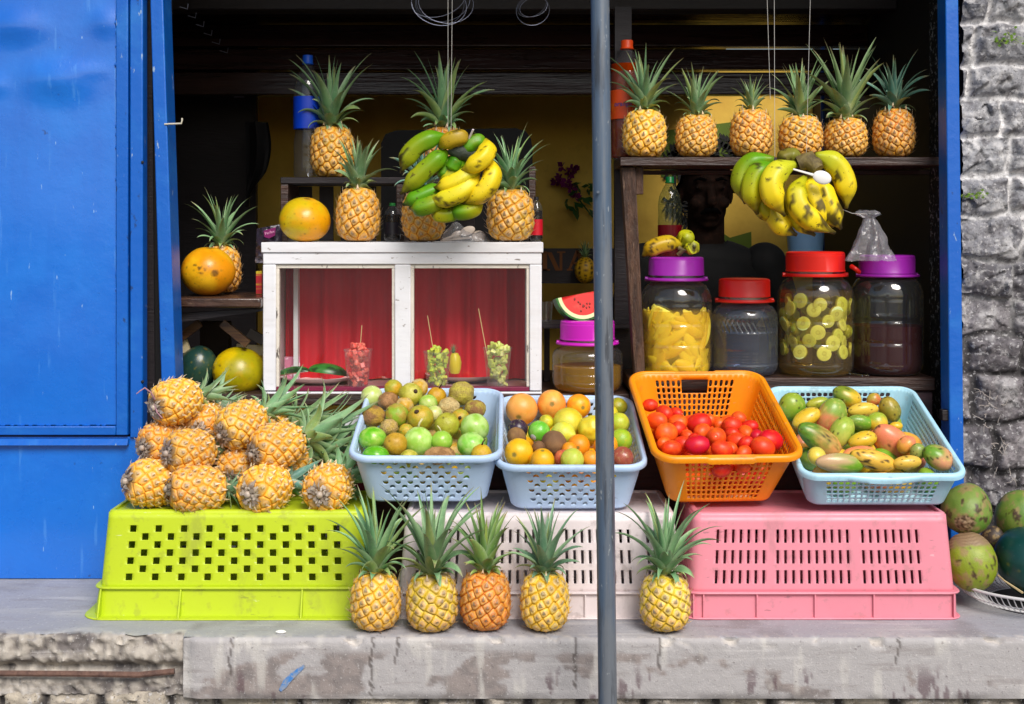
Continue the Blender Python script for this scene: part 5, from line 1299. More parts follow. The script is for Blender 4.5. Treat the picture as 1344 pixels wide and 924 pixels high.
for q, (it, ct_) in enumerate(zip(MA, cen)):
    a = R(it[4]); L = S(it[2]/4.8, ct_.y); sh_ = S(it[3]/4.8, ct_.y)/.66
    ax = Vector((math.cos(a)*-1, -.12*(1 if it[2] > 1.3*it[3] else 3), -math.sin(a)*-1*-1))
    ax = Vector((-math.cos(a), -.15, -math.sin(a)))
    me = mango_mesh(q, it[5], it[6], it[7], it[8], stripes=.5 if 'long green' in it[9] else 0)
    put('mango', it[9], 'mango', ct_, aim(ax, q*1.1), (sh_, sh_, L), me, FR['mango'], 'mangoes in the pale blue basket')
MM = [mango_mesh(90+i, a, b_, (1,0,0)) for i, (a, b_) in enumerate([(ye1,or1),(gr1,gr2),(pk1,ye1)])]
under('mango', MM, 'mango', 'mango in the bottom layer, seen only through the basket grid', 'mango', 'mangoes in the bottom layer', FR['mango'], .042, 5, 4, .030)
# ================================================================== PAPAYAS AND MELONS
def papaya(label, px, py, Y, rx, rz, ca, cb, spots, dirn, seed, mat='papaya', name='papaya', cat='papaya', zs=1.06):
    bx_ = S(rx,Y); ctr = P(px,py,Y)
    def sh_(v):
        r = 1+.035*fbm(v*1.4+Vector((seed*5,0,0)), 2)+.012*math.cos(5*math.atan2(v.y,v.x))*(1-v.z*v.z)
        r -= .05*math.exp(-((1-v.z)/.02))
        return Vector((v.x*r, v.y*r, v.z*r*zs))
    def co(v):
        t = fbm(v*1.1+Vector((seed*2.7,1,seed)), 4); col = mix3(ca, cb, sstep(-.2,.3,t+.25*v.x))
        for (d, s_, w) in spots:
            d = Vector(d).normalized(); a = math.acos(max(-1,min(1,v.dot(d))))+.03*noise.noise(v*12)
            col = mix3(col, c(74,50,26), w*sstep(s_, s_*.55, a))
        f = fbm(v*8+Vector((seed,3,8)), 4); col = mix3(col, c(120,110,24), .55*sstep(.22,.4,f))
        return mix3(col, c(96,80,30), .9*sstep(.988,.997,v.z))
    o = put(name, label, cat, ctr, aim(dirn, 0) if dirn else (0,0,0), (bx_, bx_, S(rz,Y)), blob(name, sh_, co, ICO5), FR[mat]); return o
papaya('round yellow papaya with a few dark specks on the white cabinet', 400, 288.5, .53, 33.5, 29, c(206,178,20), c(228,160,10), [((-.5,-.8,.3),.03,.8),((-.3,-.9,.2),.025,.9),((-.6,-.7,-.1),.03,.7),((.2,-.9,-.4),.02,.6),((-.1,-.9,.5),.02,.8)], (.15,-.2,1), 3, zs=1.02)
papaya('orange papaya with dark rot spots on the plank shelf', 273, 356, .53, 35, 32, c(238,180,26), c(228,146,10), [((-.1,-.95,.25),.08,.9),((.12,-.95,.22),.07,.8),((.45,-.85,.1),.17,.85),((-.3,-.9,.35),.06,.9),((.0,-.98,.05),.06,.8),((.25,-.9,.35),.05,.8),((-.6,-.75,.2),.07,.7),((-.25,-.9,-.4),.04,.6)], (.1,-.1,1), 4, zs=1.0)
papaya('yellow-green papaya with black spots under the plank shelf', 314, 487, .52, 35, 31, c(206,176,8), c(160,150,10), [((-.85,-.5,.1),.10,.9),((-.75,-.6,-.15),.09,.9),((-.6,-.7,.3),.05,.8),((.5,-.8,-.1),.06,.5)], (.25,-.2,1), 5, zs=1.0)
papaya('dark green papaya lying under the plank shelf beside the yellow one', 257, 487, .53, 26, 34, c(28,58,52), c(44,72,56), [], (.45,-.25,.9), 6, 'melon', zs=1.05)

# ================================================================== CABINET CONTENTS
zs0 = zL+.0075
mPlate = M('white_plate', c(226,222,220), .25)
def plate(label, px, Y, r):
    m = MB(); x = X_(px,Y); m.lathe([(.0,.004),(r*.55,.004),(r*.62,.006),(r*.95,.018),(r,.021),(r*.98,.018),(r*.6,.002),(0,.001)], 40, (0,0,0))
    o = m.build('plate', mPlate, None, angle=60); o.location = (x,Y,zs0+.0005); tag(o, label, 'plate', 'white plates in the cabinet')
plate('white plate under the cut watermelon in the left half of the cabinet', 420, .62, .115)
plate('white plate in the right half of the cabinet beside the fruit cups', 610, .66, .11)
# watermelon pieces
mFlesh = M('watermelon_flesh', c(216,44,40), .35, layers=[(40,.5,.7,c(236,96,80),.5)], sss=.1)
mRind = M('watermelon_rind', c(40,120,30), .3, layers=[(34,.46,.56,c(14,46,18),.92,(.5,1,1)),(120,.5,.7,c(90,150,60),.35)])
mPith = M('watermelon_pith', c(214,224,170), .4)
def wedge(label, loc, r, half, th, rot, seeds=True):
    t = thing('watermelon_slice', label, 'watermelon', loc, rot)
    n = 20
    def arc(rr, y): return [(rr*math.cos(PI+PI*i/n), y, rr*math.sin(PI+PI*i/n)) for i in range(n+1)]
    def shell(r0, r1, nm, mat):
        m = MB(); a0, a1, b0, b1 = arc(r0,-th), arc(r1,-th), arc(r0,th), arc(r1,th); v = a0+a1+b0+b1; k_ = n+1; fs = []
        for i in range(n):
            fs += [(i,i+1,k_+i+1,k_+i),(2*k_+i+1,2*k_+i,3*k_+i,3*k_+i+1),(k_+i,k_+i+1,3*k_+i+1,3*k_+i),(i+1,i,2*k_+i,2*k_+i+1)]
        fs += [(0,k_,3*k_,2*k_),(k_-1,2*k_-1+0,4*k_-1,3*k_-1)]
        m.add(v, fs); m.build(nm, mat, t, angle=40, local=True)
    shell(r*.80, r*.93, 'pith', mPith); shell(r*.931, r, 'rind', mRind)
    m = MB(); a = arc(r*.799,-th*1.0); b_ = arc(r*.799,th*1.0); k_ = n+1
    m.add(a+b_+[(0,-th,0),(0,th,0)], [(i+1,i,2*k_) for i in range(n)]+[(k_+i,k_+i+1,2*k_+1) for i in range(n)]+[(0,k_-1,2*k_-1,k_)]); m.build('flesh', mFlesh, t, angle=40, local=True)
    if seeds:
        m = MB(); rs = random.Random(2)
        for i in range(16):
            an = rs.uniform(PI*1.1, PI*1.9); rr = r*rs.uniform(.35,.68); m.ball((rr*math.cos(an),-th-.0003,rr*math.sin(an)), .0022, .001, .0034, 8, 6)
        m.build('seeds', M('seed_brown', c(120,40,30), .4), t, local=True)
    return t
YW = .50
wedge('red watermelon wedge with pale rind lying on the purple jar lid', P(762,386,YW), S(36,YW), 1, .022, (R(-8),R(-10),R(12)))
# dark green quarter watermelon in the cabinet
m = MB(); r_ = S(34,.58)
tq = thing('watermelon_slice', 'wedge of green watermelon lying rind up on a plate in the cabinet', 'watermelon', P(430,491,.57), (0,R(8),R(6)))
def longw(nm, r0, mat, flat=False):
    m = MB(); L = .055; n, k_ = 16, 14; vs = []
    for i in range(n+1):
        t_ = -1+2*i/n; s_ = math.sqrt(max(0,1-t_*t_*.96))
        for j in range(k_+1):
            a = PI*.05+PI*.62*j/k_; vs.append((t_*L, -math.cos(a)*r0*s_, math.sin(a)*r0*s_*.85))
        vs.append((t_*L, 0.006, 0))
    kk = k_+2; fs = [(i*kk+j,(i+1)*kk+j,(i+1)*kk+(j+1)%kk,i*kk+(j+1)%kk) for i in range(n) for j in range(kk)]
    m.add(vs, fs); m.build(nm, mat, tq, angle=50, local=True)
longw('rind', .034, mRind); longw('flesh', .0325, mFlesh)
t2_ = thing('watermelon_slice', 'small dark green watermelon piece at the left end of the cabinet', 'watermelon', P(385,491,.55), (0,R(-10),R(-30)))
tq_, tq = tq, t2_; longw('rind', .024, mRind); longw('flesh', .0225, mFlesh); tq = tq_
# fruit cups
mCup = thin_glass('cup_plastic', (.97,.97,.97), rough=.08, haze=.13, ior=1.7)
def cup(label, px, ytop, ybot, Y, wt, wb, cols, stick, seed):
    x = X_(px,Y); z0 = zs0+.001; H = S(ybot-ytop,Y); rt = S(wt,Y)/2; rb = S(wb,Y)/2
    t = thing('fruit_cup', label, 'cup', (x,Y,z0), None, 'plastic cups of cut fruit')
    m = MB(); m.lathe([(0,.001),(rb,.001),(rb+(rt-rb)*.5,H*.5),(rt,H),(rt+.0018,H+.0005),(rt+.0018,H-.002)], 32); m.build('cup_wall', mCup, t, local=True, angle=60)
    rs = random.Random(seed); m = MB(); q = 0
    while q < 80:
        z = rs.uniform(.008,H*1.12); rr = (rb+(rt-rb)*z/H)-.0075
        if z > H: rr *= .6
        a = rs.uniform(0,2*PI); rad_ = rr*math.sqrt(rs.random()); e = rs.uniform(.0055,.0085)
        mt = Matrix.Translation((rad_*math.cos(a),rad_*math.sin(a),z)) @ Euler((rs.uniform(0,6),rs.uniform(0,6),rs.uniform(0,6))).to_matrix().to_4x4()
        m.box(-e,e,-e*.8,e*.8,-e*.55,e*.55, mix3(cols[0], cols[1], rs.random()), mt); q += 1
    m.build('fruit_pieces', M('cut_fruit', None, .3, attr=True, layers=[(60,.5,.7,c(255,240,220),.25)], sss=.1), t, smooth=False, local=True, bevel=.0015)
    m = MB(); a, b_ = P(*stick[0],Y), P(*stick[1],Y-.005); o = Vector((x,Y,z0)); m.tube([b_-o, a-o], .0011, 6); m.build('skewer', M('skewer_wood', c(222,186,130), .6), t, local=True)
cup('clear cup of red watermelon cubes with a wooden skewer', 470, 459, 509.5, .49, 37, 26, (c(236,50,46), c(248,130,110)), ((475,427),(472,466)), 1)
cup('clear cup of yellow-green fruit with a skewer, beside the carved pineapple', 574, 458, 506, .49, 36, 27, (c(230,226,70), c(186,214,60)), ((561,414),(568,456)), 2)
cup('clear cup of pale fruit chunks with the longest skewer, at the right', 653, 453, 506, .49, 37, 26, (c(232,232,140), c(196,212,70)), ((628,405),(640,470)), 3)
# carved pineapple half on the plate
Yc = .60; t = thing('carved_pineapple', 'peeled pineapple piece with carved grooves and green stub on a plate', 'pineapple', P(597,490,Yc))
m = MB(); m.lathe([(.001,-.002),(.012,0),(.017,.012),(.018,.03),(.015,.046),(.009,.055),(.001,.056)], 28)
for i in range(len(m.v)):
    v = Vector(m.v[i]); a = math.atan2(v.y,v.x); kf = 1-.12*max(0,math.sin(a*6+v.z*160)); m.v[i] = (v.x*kf, v.y*kf, v.z)
m.build('flesh', M('pineapple_flesh', c(226,204,50), .4, layers=[(50,.5,.7,c(196,190,50),.5)], sss=.1), t, local=True)
k_ = obj('crown', CROWN[5], mLeaf, t); k_.location = (-.004,0,.052); k_.scale = (.13,.13,.2)
m = MB(); q0 = P(388,474,.62); 
bt_ = thing('picture_card', 'small printed card leaning in the left corner of the cabinet', 'card', P(388,488,.60))
MB().box(q0.x-.03, q0.x+.012, .618, .622, zs0, q0.z+.012).build('card', M('pink_card', c(206,120,150), .5, layers=[(40,.5,.56,c(240,220,230),.8)]), bt_, smooth=False)

# ================================================================== JARS
mCutGlass = thin_glass('cut_plastic', (.93,.94,.97), rough=.12, haze=.10, hazecol=(.62,.68,.82), bump=(25,.08), ior=1.8)  # blue-grey haze colour imitates frontal reflections on the clear jar
def jar(label, px, w, ylt, ylb, ycol, ybase, Y, zbase, lidmat, style, liq=None, content=None, handle=0, group='big plastic jars on the counter'):
    x = X_(px,Y); R_ = S(w,Y)/2; H = S(ybase-ycol,Y); zl = S(ybase-ylt,Y); zlb = S(ybase-ylb,Y)
    t = thing('plastic_jar', label, 'jar', (x,Y,zbase), None, group)
    n = 160; rl = R_*.77; vs = []; fs = []
    prof = [(0,.002),(R_*.70,.001),(R_*.88,.004),(R_*.97,.014),(R_,.026)]
    zsh = H*.80
    for i in range(1, 49): prof.append((R_, .026+(zsh-.026)*i/48))
    prof += [(R_*.985,zsh+(H-zsh)*.3),(R_*.93,zsh+(H-zsh)*.62),(R_*.84,zsh+(H-zsh)*.9),(rl*.97,H*1.0),(rl*.93,H+.004),(rl*.93,zlb+.002)]
    k_ = len(prof)
    for (r, z) in prof:
        for j in range(n):
            a = 2*PI*j/n; rr = r
            if .03 < z < zsh:
                if style == 'panel':
                    g1 = abs(((a*10/(2*PI)) % 1)-.5); g2 = abs(((z-.03)/(zsh-.03)*3.0) % 1-.5)
                    rr += -.0022+.0030*(1-sstep(.36,.47,g1))*(1-sstep(.40,.48,g2))*(1-1.2*g1*g1)
                if style == 'cut':
                    zf = (z-.03)/(zsh-.03)
                    if zf > .72: rr -= .0034*(.5+.5*math.sin(a*40+zf*30))
                    elif zf < .34: rr -= .0024*(abs(math.sin(a*30+z*420))*abs(math.sin(a*30-z*420)))
            vs.append((rr*math.cos(a), rr*math.sin(a), z))
    fs = [(i*n+j, i*n+(j+1)%n, (i+1)*n+(j+1)%n, (i+1)*n+j) for i in range(k_-1) for j in range(n)]
    m = MB(); m.add(vs, fs); m.build('jar_wall', mCutGlass if style == 'cut' else mJarGlass, t, angle=None, local=True)
    m = MB(); ll = [(0,zl),(rl*.90,zl),(rl*.97,zl-.0015),(rl,zl-.004),(rl,zl-.010),(rl*1.012,zl-.011)]+[(rl*1.012,zlb+.004),(rl*1.02,zlb+.003),(rl*1.02,zlb),(rl*.95,zlb)]
    m.lathe(ll, 64)
    for i in range(len(m.v)):
        v = Vector(m.v[i])
        if zlb+.004 <= v.z <= zl-.011: a = math.atan2(v.y,v.x); f = 1-.010*(.5+.5*math.sin(a*60)); m.v[i] = (v.x*f, v.y*f, v.z)
    m.build('lid', lidmat, t, angle=35, local=True)
    zr = (H+zlb)/2+.001; m = MB(); rr = rl*1.03
    m.lathe([(rl*.94,zr-.004),(rr+.002,zr-.004),(rr+.003,zr),(rr+.002,zr+.004),(rl*.94,zr+.004)], 64)
    for s_ in (-1, 1): m.tube([(s_*(rr-.004),0,zr),(s_*(rr+.008),0,zr)], .006, 12)
    if not handle:
        pts = [((rr+.007)*math.cos(a), (rr+.007)*math.sin(a), zr-.001) for a in np.linspace(PI*1.02, PI*1.98, 24)]
        m.tube(pts, .0034, 8)
    else:
        pts = [Vector((rl*1.02,-.02,zlb+.004))+Vector((.020*i/6+.012,-.01*math.sin(i/6*PI),.010-.016*i/6)) for i in range(7)]
        m.tube(pts, .0062, 10)
    m.build('handle_ring', lidmat, t, angle=45, local=True)
    if liq:
        lm, yl = liq; zt_ = S(ybase-yl,Y); ri = R_-.004; rs_ = R_-.0045
        m = MB(); m.lathe([(0,.004),(R_*.85,.006),(R_*.94,.016),(rs_,.03),(rs_,zt_),(rs_-.0005,zt_)], 48); m.lathe([(rs_-.0005,zt_),(.0,zt_)], 48)
        m.build('liquid', lm, t, angle=40, local=True)
    if content: content(t, R_, H, Y)
    return t
mPurp = M('purple_lid', c(150,34,160), .35, spec=.5, bump=[(60,.05,.004)])
mMag = M('magenta_lid', c(196,30,180), .35)
mRedL = M('red_lid', c(222,34,22), .34, bump=[(60,.05,.004)])
def mango_strips(t, R_, H, Y):
    rs = random.Random(4); m = MB()
    for i in range(105):
        a = rs.uniform(PI*1.0, PI*2.0) if i < 84 else rs.uniform(0, 2*PI); rr = (R_-.012)*rs.uniform(.75,.97); z = rs.uniform(.012,H*.66)
        L = rs.uniform(.030,.055); ti = rs.uniform(.3,1.2)*(1 if rs.random() < .6 else -1)
        ctr = Vector((rr*math.cos(a), rr*math.sin(a), z)); tg_ = Vector((-math.sin(a), math.cos(a), 0))*math.cos(ti)+Vector((0,0,1))*math.sin(ti)
        col = mix3(c(250,236,90), c(236,204,44), rs.random()); pts = []; 
        for q in range(7):
            s_ = q/6*2-1; p_ = ctr+tg_*(L*s_)
            hr = math.hypot(p_.x,p_.y); mx_ = R_-.010
            if hr > mx_: p_.x *= mx_/hr; p_.y *= mx_/hr
            p_.z = max(.01, min(H*.74, p_.z)); pts.append(p_)
        m.tube(pts, [.003,.011,.015,.016,.015,.011,.003], 10, col, True, False, .40)
    m.build('mango_strips', M('pickled_mango', None, .4, attr=True, sss=.1), t, local=True)
def fruit_discs(t, R_, H, Y):
    rs = random.Random(9); pts = []
    rows = [(.070,.2),(.094,.6),(.118,0),(.142,.4),(.166,.8),(.190,.1)]
    for z, ph in rows:
        for i in range(9):
            a = PI+PI*2*(i+ph)/9*1.0+rs.uniform(-.06,.06); pts.append((a, z+rs.uniform(-.006,.006), rs.uniform(.0175,.0215)))
    m = MB(); k = 0
    for a, z, r in pts:
        if z > H*.86: continue
        n = Vector((math.cos(a), math.sin(a), rs.uniform(-.3,.3))).normalized(); ctr = Vector((math.cos(a)*(R_-.012-.014*(rs.random() < .4)), math.sin(a)*(R_-.012), z+rs.uniform(-.006,.006)))
        whole = rs.random() < .14
        q = Vector((0,0,1)).rotation_difference(n).to_matrix(); skin = mix3(c(130,150,30), c(176,170,50), rs.random()); fl = mix3(c(226,240,160), c(206,224,116), rs.random())
        if whole: m.ball(ctr-n*.006, r, r, r*.8, 18, 10, mix3(c(140,166,50), skin, .6), q.to_4x4()); continue
        vs = [(0,0,.0042,fl),]; prof = [(r*.28,.0042,mix3(fl,c(150,140,50),.5)),(r*.34,.0042,fl),(r*.9,.004,fl),(r*.96,.0035,mix3(fl,c(236,236,170),.6)),(r,.001,skin),(r,-.003,skin),(r*.8,-.004,skin)]
        mm = MB(); mm.lathe([(0.0005,.0042)]+[(p_[0],p_[1]) for p_ in prof]+[(0.0005,-.004)], 20, (0,0,0), [fl]+[p_[2] for p_ in prof]+[skin])
        m.add([q @ Vector(v)+ctr for v in mm.v], mm.f, mm.c)
    m.build('fruit_slices', M('pickled_fruit', None, .35, attr=True, layers=[(60,.5,.7,c(150,140,60),.3)], sss=.1), t, local=True)
jar('jar of yellow mango strips with a purple lid under the small bananas', 887.5, 93, 337, 361, 372, 491, .50, zR, mPurp, 'panel', (liquid('mango_brine', c(254,246,196), .30, c(250,210,50)), 407), mango_strips)
jar('shorter red-lidded jar of clear liquid with cut glass pattern', 977, 86, 366.5, 390, 401, 492, .50, zR, mRedL, 'cut', (liquid('clear_brine', c(206,212,226), .10, c(120,130,150)), 432), None)
jar('red-lidded jar of sliced green fruit in brown brine', 1070, 98, 332, 358, 368, 493, .50, zR, mRedL, 'panel', (liquid('brown_brine', c(252,242,196), .13, c(196,150,50)), 383), fruit_discs, handle=1)
jar('purple-lidded jar half full of dark red liquid, rightmost', 1164, 92, 333, 357, 363, 489, .51, zR, mPurp, 'panel', (liquid('dark_red_brine', c(120,40,36), .6, c(84,24,22)), 425), None)
jar('magenta-lidded jar of yellow juice on the low counter behind the pole', 771, 92, 421, 446, 456, 514, .50, zL, mMag, 'panel', (liquid('yellow_juice', c(240,200,80), .4, c(222,170,30)), 481), None)

# ================================================================== BOTTLES AND SMALL THINGS
def bottle(label, px, ybase, ytop, w, Y, zb0, glass, cap, lab, labels=(.42,.68), fill=None, pinch=True, txt=None):
    x = X_(px,Y); H = S(ybase-ytop,Y); r = S(w,Y)/2
    t = thing('bottle', label, 'bottle', (x,Y,zb0)); m = MB(); prof = [(0,.002),(r*.75,.0),(r*.98,.008),(r,.03)]
    for i in range(1, 16):
        f = i/16; z = .03+(H*.70-.03)*f; prof.append((r*(1-.03*(math.sin(f*40)**2)*(1 if not labels[0] < z/H < labels[1] else 0) - (.10*math.exp(-((f-.5)/.10)**2) if pinch else 0)), z))
    prof += [(r*.98,H*.70),(r*.86,H*.78),(r*.60,H*.86),(r*.36,H*.91),(r*.30,H*.93),(r*.30,H*.96)]
    m.lathe(prof, 40); m.build('bottle_wall', glass, t, local=True, angle=None)
    m = MB(); m.lathe([(r*.40,H*.925),(r*.42,H*.93),(r*.36,H*.94),(r*.36,H*.995),(r*.33,H),(0,H)], 28); m.build('cap', cap, t, local=True)
    m = MB(); m.lathe([(r*1.012,H*labels[0]),(r*1.012,H*labels[1])], 40); m.build('label_band', lab, t, local=True)
    if fill:
        m = MB(); m.lathe([(0,.004),(r*.93,.01),(r*.93,H*fill[1]),(0,H*fill[1])], 32); m.build('drink', fill[0], t, local=True)
    if txt:
        vs, fs = text_mb(txt[0], txt[1]); m = MB()
        vv = []
        for v in vs:
            a = -PI/2+v.x/r+txt[3]; rr = r*1.012+.0006+v.z; vv.append((rr*math.cos(a), rr*math.sin(a), H*(labels[0]+labels[1])/2+v.y))
        m.add(vv, fs); m.build('lettering', txt[2], t, local=True, smooth=False)
    return t
mPet = thin_glass('bottle_plastic', (.86,.90,.95), rough=.04, haze=.05, bump=(30,.2))
bottle('tall clear water bottle with blue label and blue cap on the dark crate', 404, 232, 70, 37, .74, ZK, mPet, M('blue_cap', c(20,80,190), .4), M('blue_label', c(12,60,190), .35, layers=[(20,.55,.7,c(40,110,220),.6)]), (.40,.66))
YBo = .58
bottle('orange soft drink bottle with orange cap at the left end of the upper shelf', 823, 208, 50, 44, YBo, ZS, mPet, M('orange_cap', c(216,70,20), .4), M('orange_label', c(206,70,14), .4, layers=[(14,.55,.65,c(230,120,20),.7)]), (.34,.58), (liquid('orange_drink', c(190,60,10), .6, c(190,70,10)), .8), True, ('orange', .018, M('label_blue', c(60,60,150), .4), -.35))
bottle('clear bottle with green cap and red label behind the small bananas', 879, 345, 232, 31, .82, Z_(345,.82), thin_glass('bottle_glass', (.80,.86,.76), rough=.05, haze=.08, hazecol=(.6,.7,.5)), M('green_cap', c(10,120,60), .4), M('red_label', c(160,14,34), .4), (.08,.44), None, False, ('mango', .011, M('label_white', c(220,200,200), .4), -.1))
bottle('small bottle with red label at the right end of the cabinet top', 704, 317, 258, 17, .60, zt, mPet, M('dark_cap', c(30,30,34), .4), M('red_label', c(190,20,40), .4), (.15,.5), (liquid('cola', c(40,14,8), .8, c(30,12,8)), .7), False)
bottle('small dark bottle with green cap behind the half hidden pineapple', 515, 317, 266, 22, .60, zt, mPet, M('green_cap', c(30,110,50), .4), M('dark_label', c(26,26,36), .4), (.2,.5), (liquid('dark_drink', c(30,20,20), .85, c(20,16,18)), .7), False)
# dark wooden crate on the cabinet
Yk0, Yk1 = .64, .83
kb = thing('wooden_crate', 'dark wooden crate on the white cabinet holding bottle and pineapples', 'crate', (X_(535,.7),.72,zt))
m = MB(); m.box(X_(368,Yk0), X_(640,Yk0), Yk0, Yk1, ZK-.018, ZK); m.build('top_board', mDark, kb, bevel=.002, smooth=False)
for a, b_, dz in ((368,378,-.019),(520,530,-.019),(694,703,.03)): MB().box(X_(a,Yk0), X_(b_,Yk0), Yk0+.002, Yk1, zt+.001, ZK+dz).build('side_board', mWood, kb, bevel=.002, smooth=False)
for px in (392, 420, 448, 476, 545, 575, 605): MB().box(X_(px,Yk1), X_(px+18,Yk1), Yk1-.014, Yk1-.002, zt+.001, ZK-.019).build('back_slat', mDark, kb, smooth=False)
# dark chair back standing behind the cabinet
cb_ = thing('chair', 'dark chair back with rounded corners behind the cabinet', 'chair', (X_(600,1.15),1.2,.1))
m = MB(); q = [(500,320),(500,188),(506,176),(520,171),(676,168),(690,172),(697,182),(699,196),(699,330)]
vs = [P(x,y,1.15) for x,y in q]; n = len(q)
m.add(vs+[v+Vector((0,.03,0)) for v in vs], [tuple(range(n)), tuple(range(2*n-1,n-1,-1))]+[(i,n+i,n+(i+1)%n,(i+1)%n) for i in range(n)]); m.build('backrest', mBlack, cb_, smooth=False)
m = MB()
xa, xb = X_(502,1.15), X_(697,1.15); m.box(xa,xb,1.18,1.6,.52,.56); m.build('seat', mBlack, cb_, smooth=False)
for (xx, yy) in ((xa,1.18),(xb-.04,1.18),(xa,1.55),(xb-.04,1.55)): MB().box(xx,xx+.04,yy,yy+.04,.1,.52).build('leg', mBlack, cb_, smooth=False)
# bag of wooden spoons on the cabinet
m = MB(); rs = random.Random(3); Yb_ = .55
nx_, nz_ = 26, 12; vs = []
for j in range(nz_+1):
    for i in range(nx_+1):
        u, v = i/nx_, j/nz_; a = v*PI
        px = 580+75*u; hh = 30*math.sin(PI*min(1,u*1.15+.05))**.7*(.7+.3*math.sin(u*9)); 
        b_ = P(px, 317, Yb_); vs.append(b_+Vector((0, -math.cos(a)*.04*(.6+.4*math.sin(PI*u)), math.sin(a)*S(hh,Yb_)))+Vector((0,.004*noise.noise(Vector((u*9,v*7,1))),.006*noise.noise(Vector((u*11,v*9,5))))))
m.add(vs, [(j*(nx_+1)+i, j*(nx_+1)+i+1, (j+1)*(nx_+1)+i+1, (j+1)*(nx_+1)+i) for j in range(nz_) for i in range(nx_)])
single(m, 'plastic_bag', mBag, 'clear plastic bag of spoons lying on the white cabinet top', 'bag')
mSp = M('spoon_wood', c(214,200,186), .5)
for q, (a, b_, bw, bl, lab) in enumerate([((582,314),(614,303),6,10,'pale spoon in the bag, the upper one with its bowl up'),((580,316),(628,310),7.5,9,'pale spoon in the bag, the lower one with the widest bowl'),((578,316),(600,308),5,8,'pale spoon in the bag, nearest the pineapple')]):
    m = MB(); spoon_mb(m, a, b_, .545+.008*q, S(bw,.55), S(bl,.55)); single(m, 'spoon', mSp, lab, 'spoon', 'spoons in the clear bag')
# purple snack packet left of the cabinet
Yq = .62; pk_ = thing('snack_packet', 'crumpled dark plastic packet with purple Perfex label left of the papaya', 'packet', P(350,330,Yq))
m = MB(); vs = []; nx_, nz_ = 16, 20
for j in range(nz_+1):
    for i in range(nx_+1):
        u, v = i/nx_, j/nz_; px = 337+34*u+ (1-v)*-2; py = 345-45*v-6*u*v
        vs.append(P(px,py,Yq)+Vector((0,-.02*math.sin(PI*u)*(.5+.5*math.sin(PI*v))+.010*noise.noise(Vector((u*6,v*7,2))),0)))
m.add(vs, [(j*(nx_+1)+i, j*(nx_+1)+i+1, (j+1)*(nx_+1)+i+1, (j+1)*(nx_+1)+i) for j in range(nz_) for i in range(nx_)])
m.build('wrapper', M('dark_wrapper', c(50,44,60), .22, layers=[(14,.55,.66,c(150,146,156),.7)], bump=[(30,.5,.01)]), pk_)
m = MB(); Ypl = Yq-.026; m.add([P(346,303,Ypl),P(362,298,Ypl),P(361,309,Ypl),P(353,313,Ypl),P(347,311,Ypl)], [(4,3,2,1,0)]); m.build('purple_label', M('purple_label', c(120,14,90), .4), pk_, smooth=False)
vs, fs = text_mb('Perfex', .0105, .0002); q = P(354,305.2,Ypl-.001); rm = Matrix.Rotation(R(-17)*-1,3,'Y').transposed()
rmX = Matrix.Rotation(PI/2,3,'X'); m = MB(); m.add([Matrix.Rotation(R(-16),3,'Y') @ (rmX @ v)+q for v in vs], fs); m.build('lettering', M('pale_pink_ink', c(226,160,200), .5), pk_, smooth=False)
# tall snack box at the cabinet's left edge
m = MB(); m.box(X_(336,.6), X_(343.4,.6), .6, .64, ZP+.001, Z_(356,.6)); 
single(m, 'snack_box', M('red_yellow_box', c(196,40,50), .5, layers=[(9,.5,.53,c(210,190,40),.95,(.1,.1,4))]), 'narrow red and yellow box on the plank shelf end', 'box', smooth=False)
# packs under the plank shelf
mGold = M('gold_pack', c(84,58,32), .4, layers=[(20,.5,.53,c(60,36,22),.9,(.3,1,7))]); mPaper = M('pack_paper', c(206,190,150), .6, layers=[(10,.5,.55,c(220,180,30),.7)])
def pack(label, a, b_, wpx, Y, mat):
    A, Bv = P(*a, Y), P(*b_, Y); d = (Bv-A).normalized(); n = Vector((0,-1,0)); s_ = d.cross(n); w = S(wpx,Y)/2; m = MB(); th = .012
    q = [A-s_*w, A+s_*w, Bv+s_*w, Bv-s_*w]; m.hexa([v+Vector((0,th,0)) for v in q], q); return single(m, 'snack_pack', mat, label, 'packet', 'packets stuffed under the plank shelf', smooth=False, merge=.00001)
pack('slim striped gold pack leaning left beneath the plank shelf', (229,449), (262,424), 11, .50, mGold)
pack('slim striped gold pack leaning right beneath the plank shelf', (291,424), (325,452), 11, .50, mGold)
pack('pale yellow card packet beside the blue post under the plank shelf', (228,460), (247,453), 15, .52, mPaper)
pack('cream and yellow box end behind the yellow-green papaya', (310,458), (350,460), 13, .60, mPaper)
pack('pale crumpled paper roll at the right under the plank shelf', (326,436), (346,448), 12, .58, M('paper_roll', c(96,90,90), .7))
m = MB(); m.box(X_(262,.72), X_(300,.72), .72, .76, zL+.001, Z_(422,.72)); single(m, 'cardboard_box', M('dim_cardboard', c(60,48,42), .8, bump=[(30,.3,.01)]), 'dim brown cardboard box at the back under the plank shelf', 'box', smooth=False, bevel=.003)
# drinking glass beside the watermelon wedge
m = MB(); gz0 = Z_(424,.62); m.lathe([(0,.001),(.014,.001),(.016,.03),(.018,.058),(.0165,.058),(.0145,.03),(.012,.004)], 28)
gs = thing('glass_shelf', 'small dark shelf board behind the watermelon wedge holding a glass', 'shelf', (X_(735,.6),.64,gz0-.02))
MB().box(X_(712,.58), X_(828,.58), .585, .75, gz0-.012, gz0).build('board', mDark, gs, smooth=False)
for v in (X_(716,.58), X_(818,.58)): MB().box(v, v+.015, .70, .74, zL+.001, gz0-.012).build('leg', mDark, gs, smooth=False)
o = m.build('drinking_glass', mClear, None); o.location = (X_(717,.62),.62,gz0+.001); tag(o, 'small drinking glass on the dark board beside the watermelon wedge', 'glass')
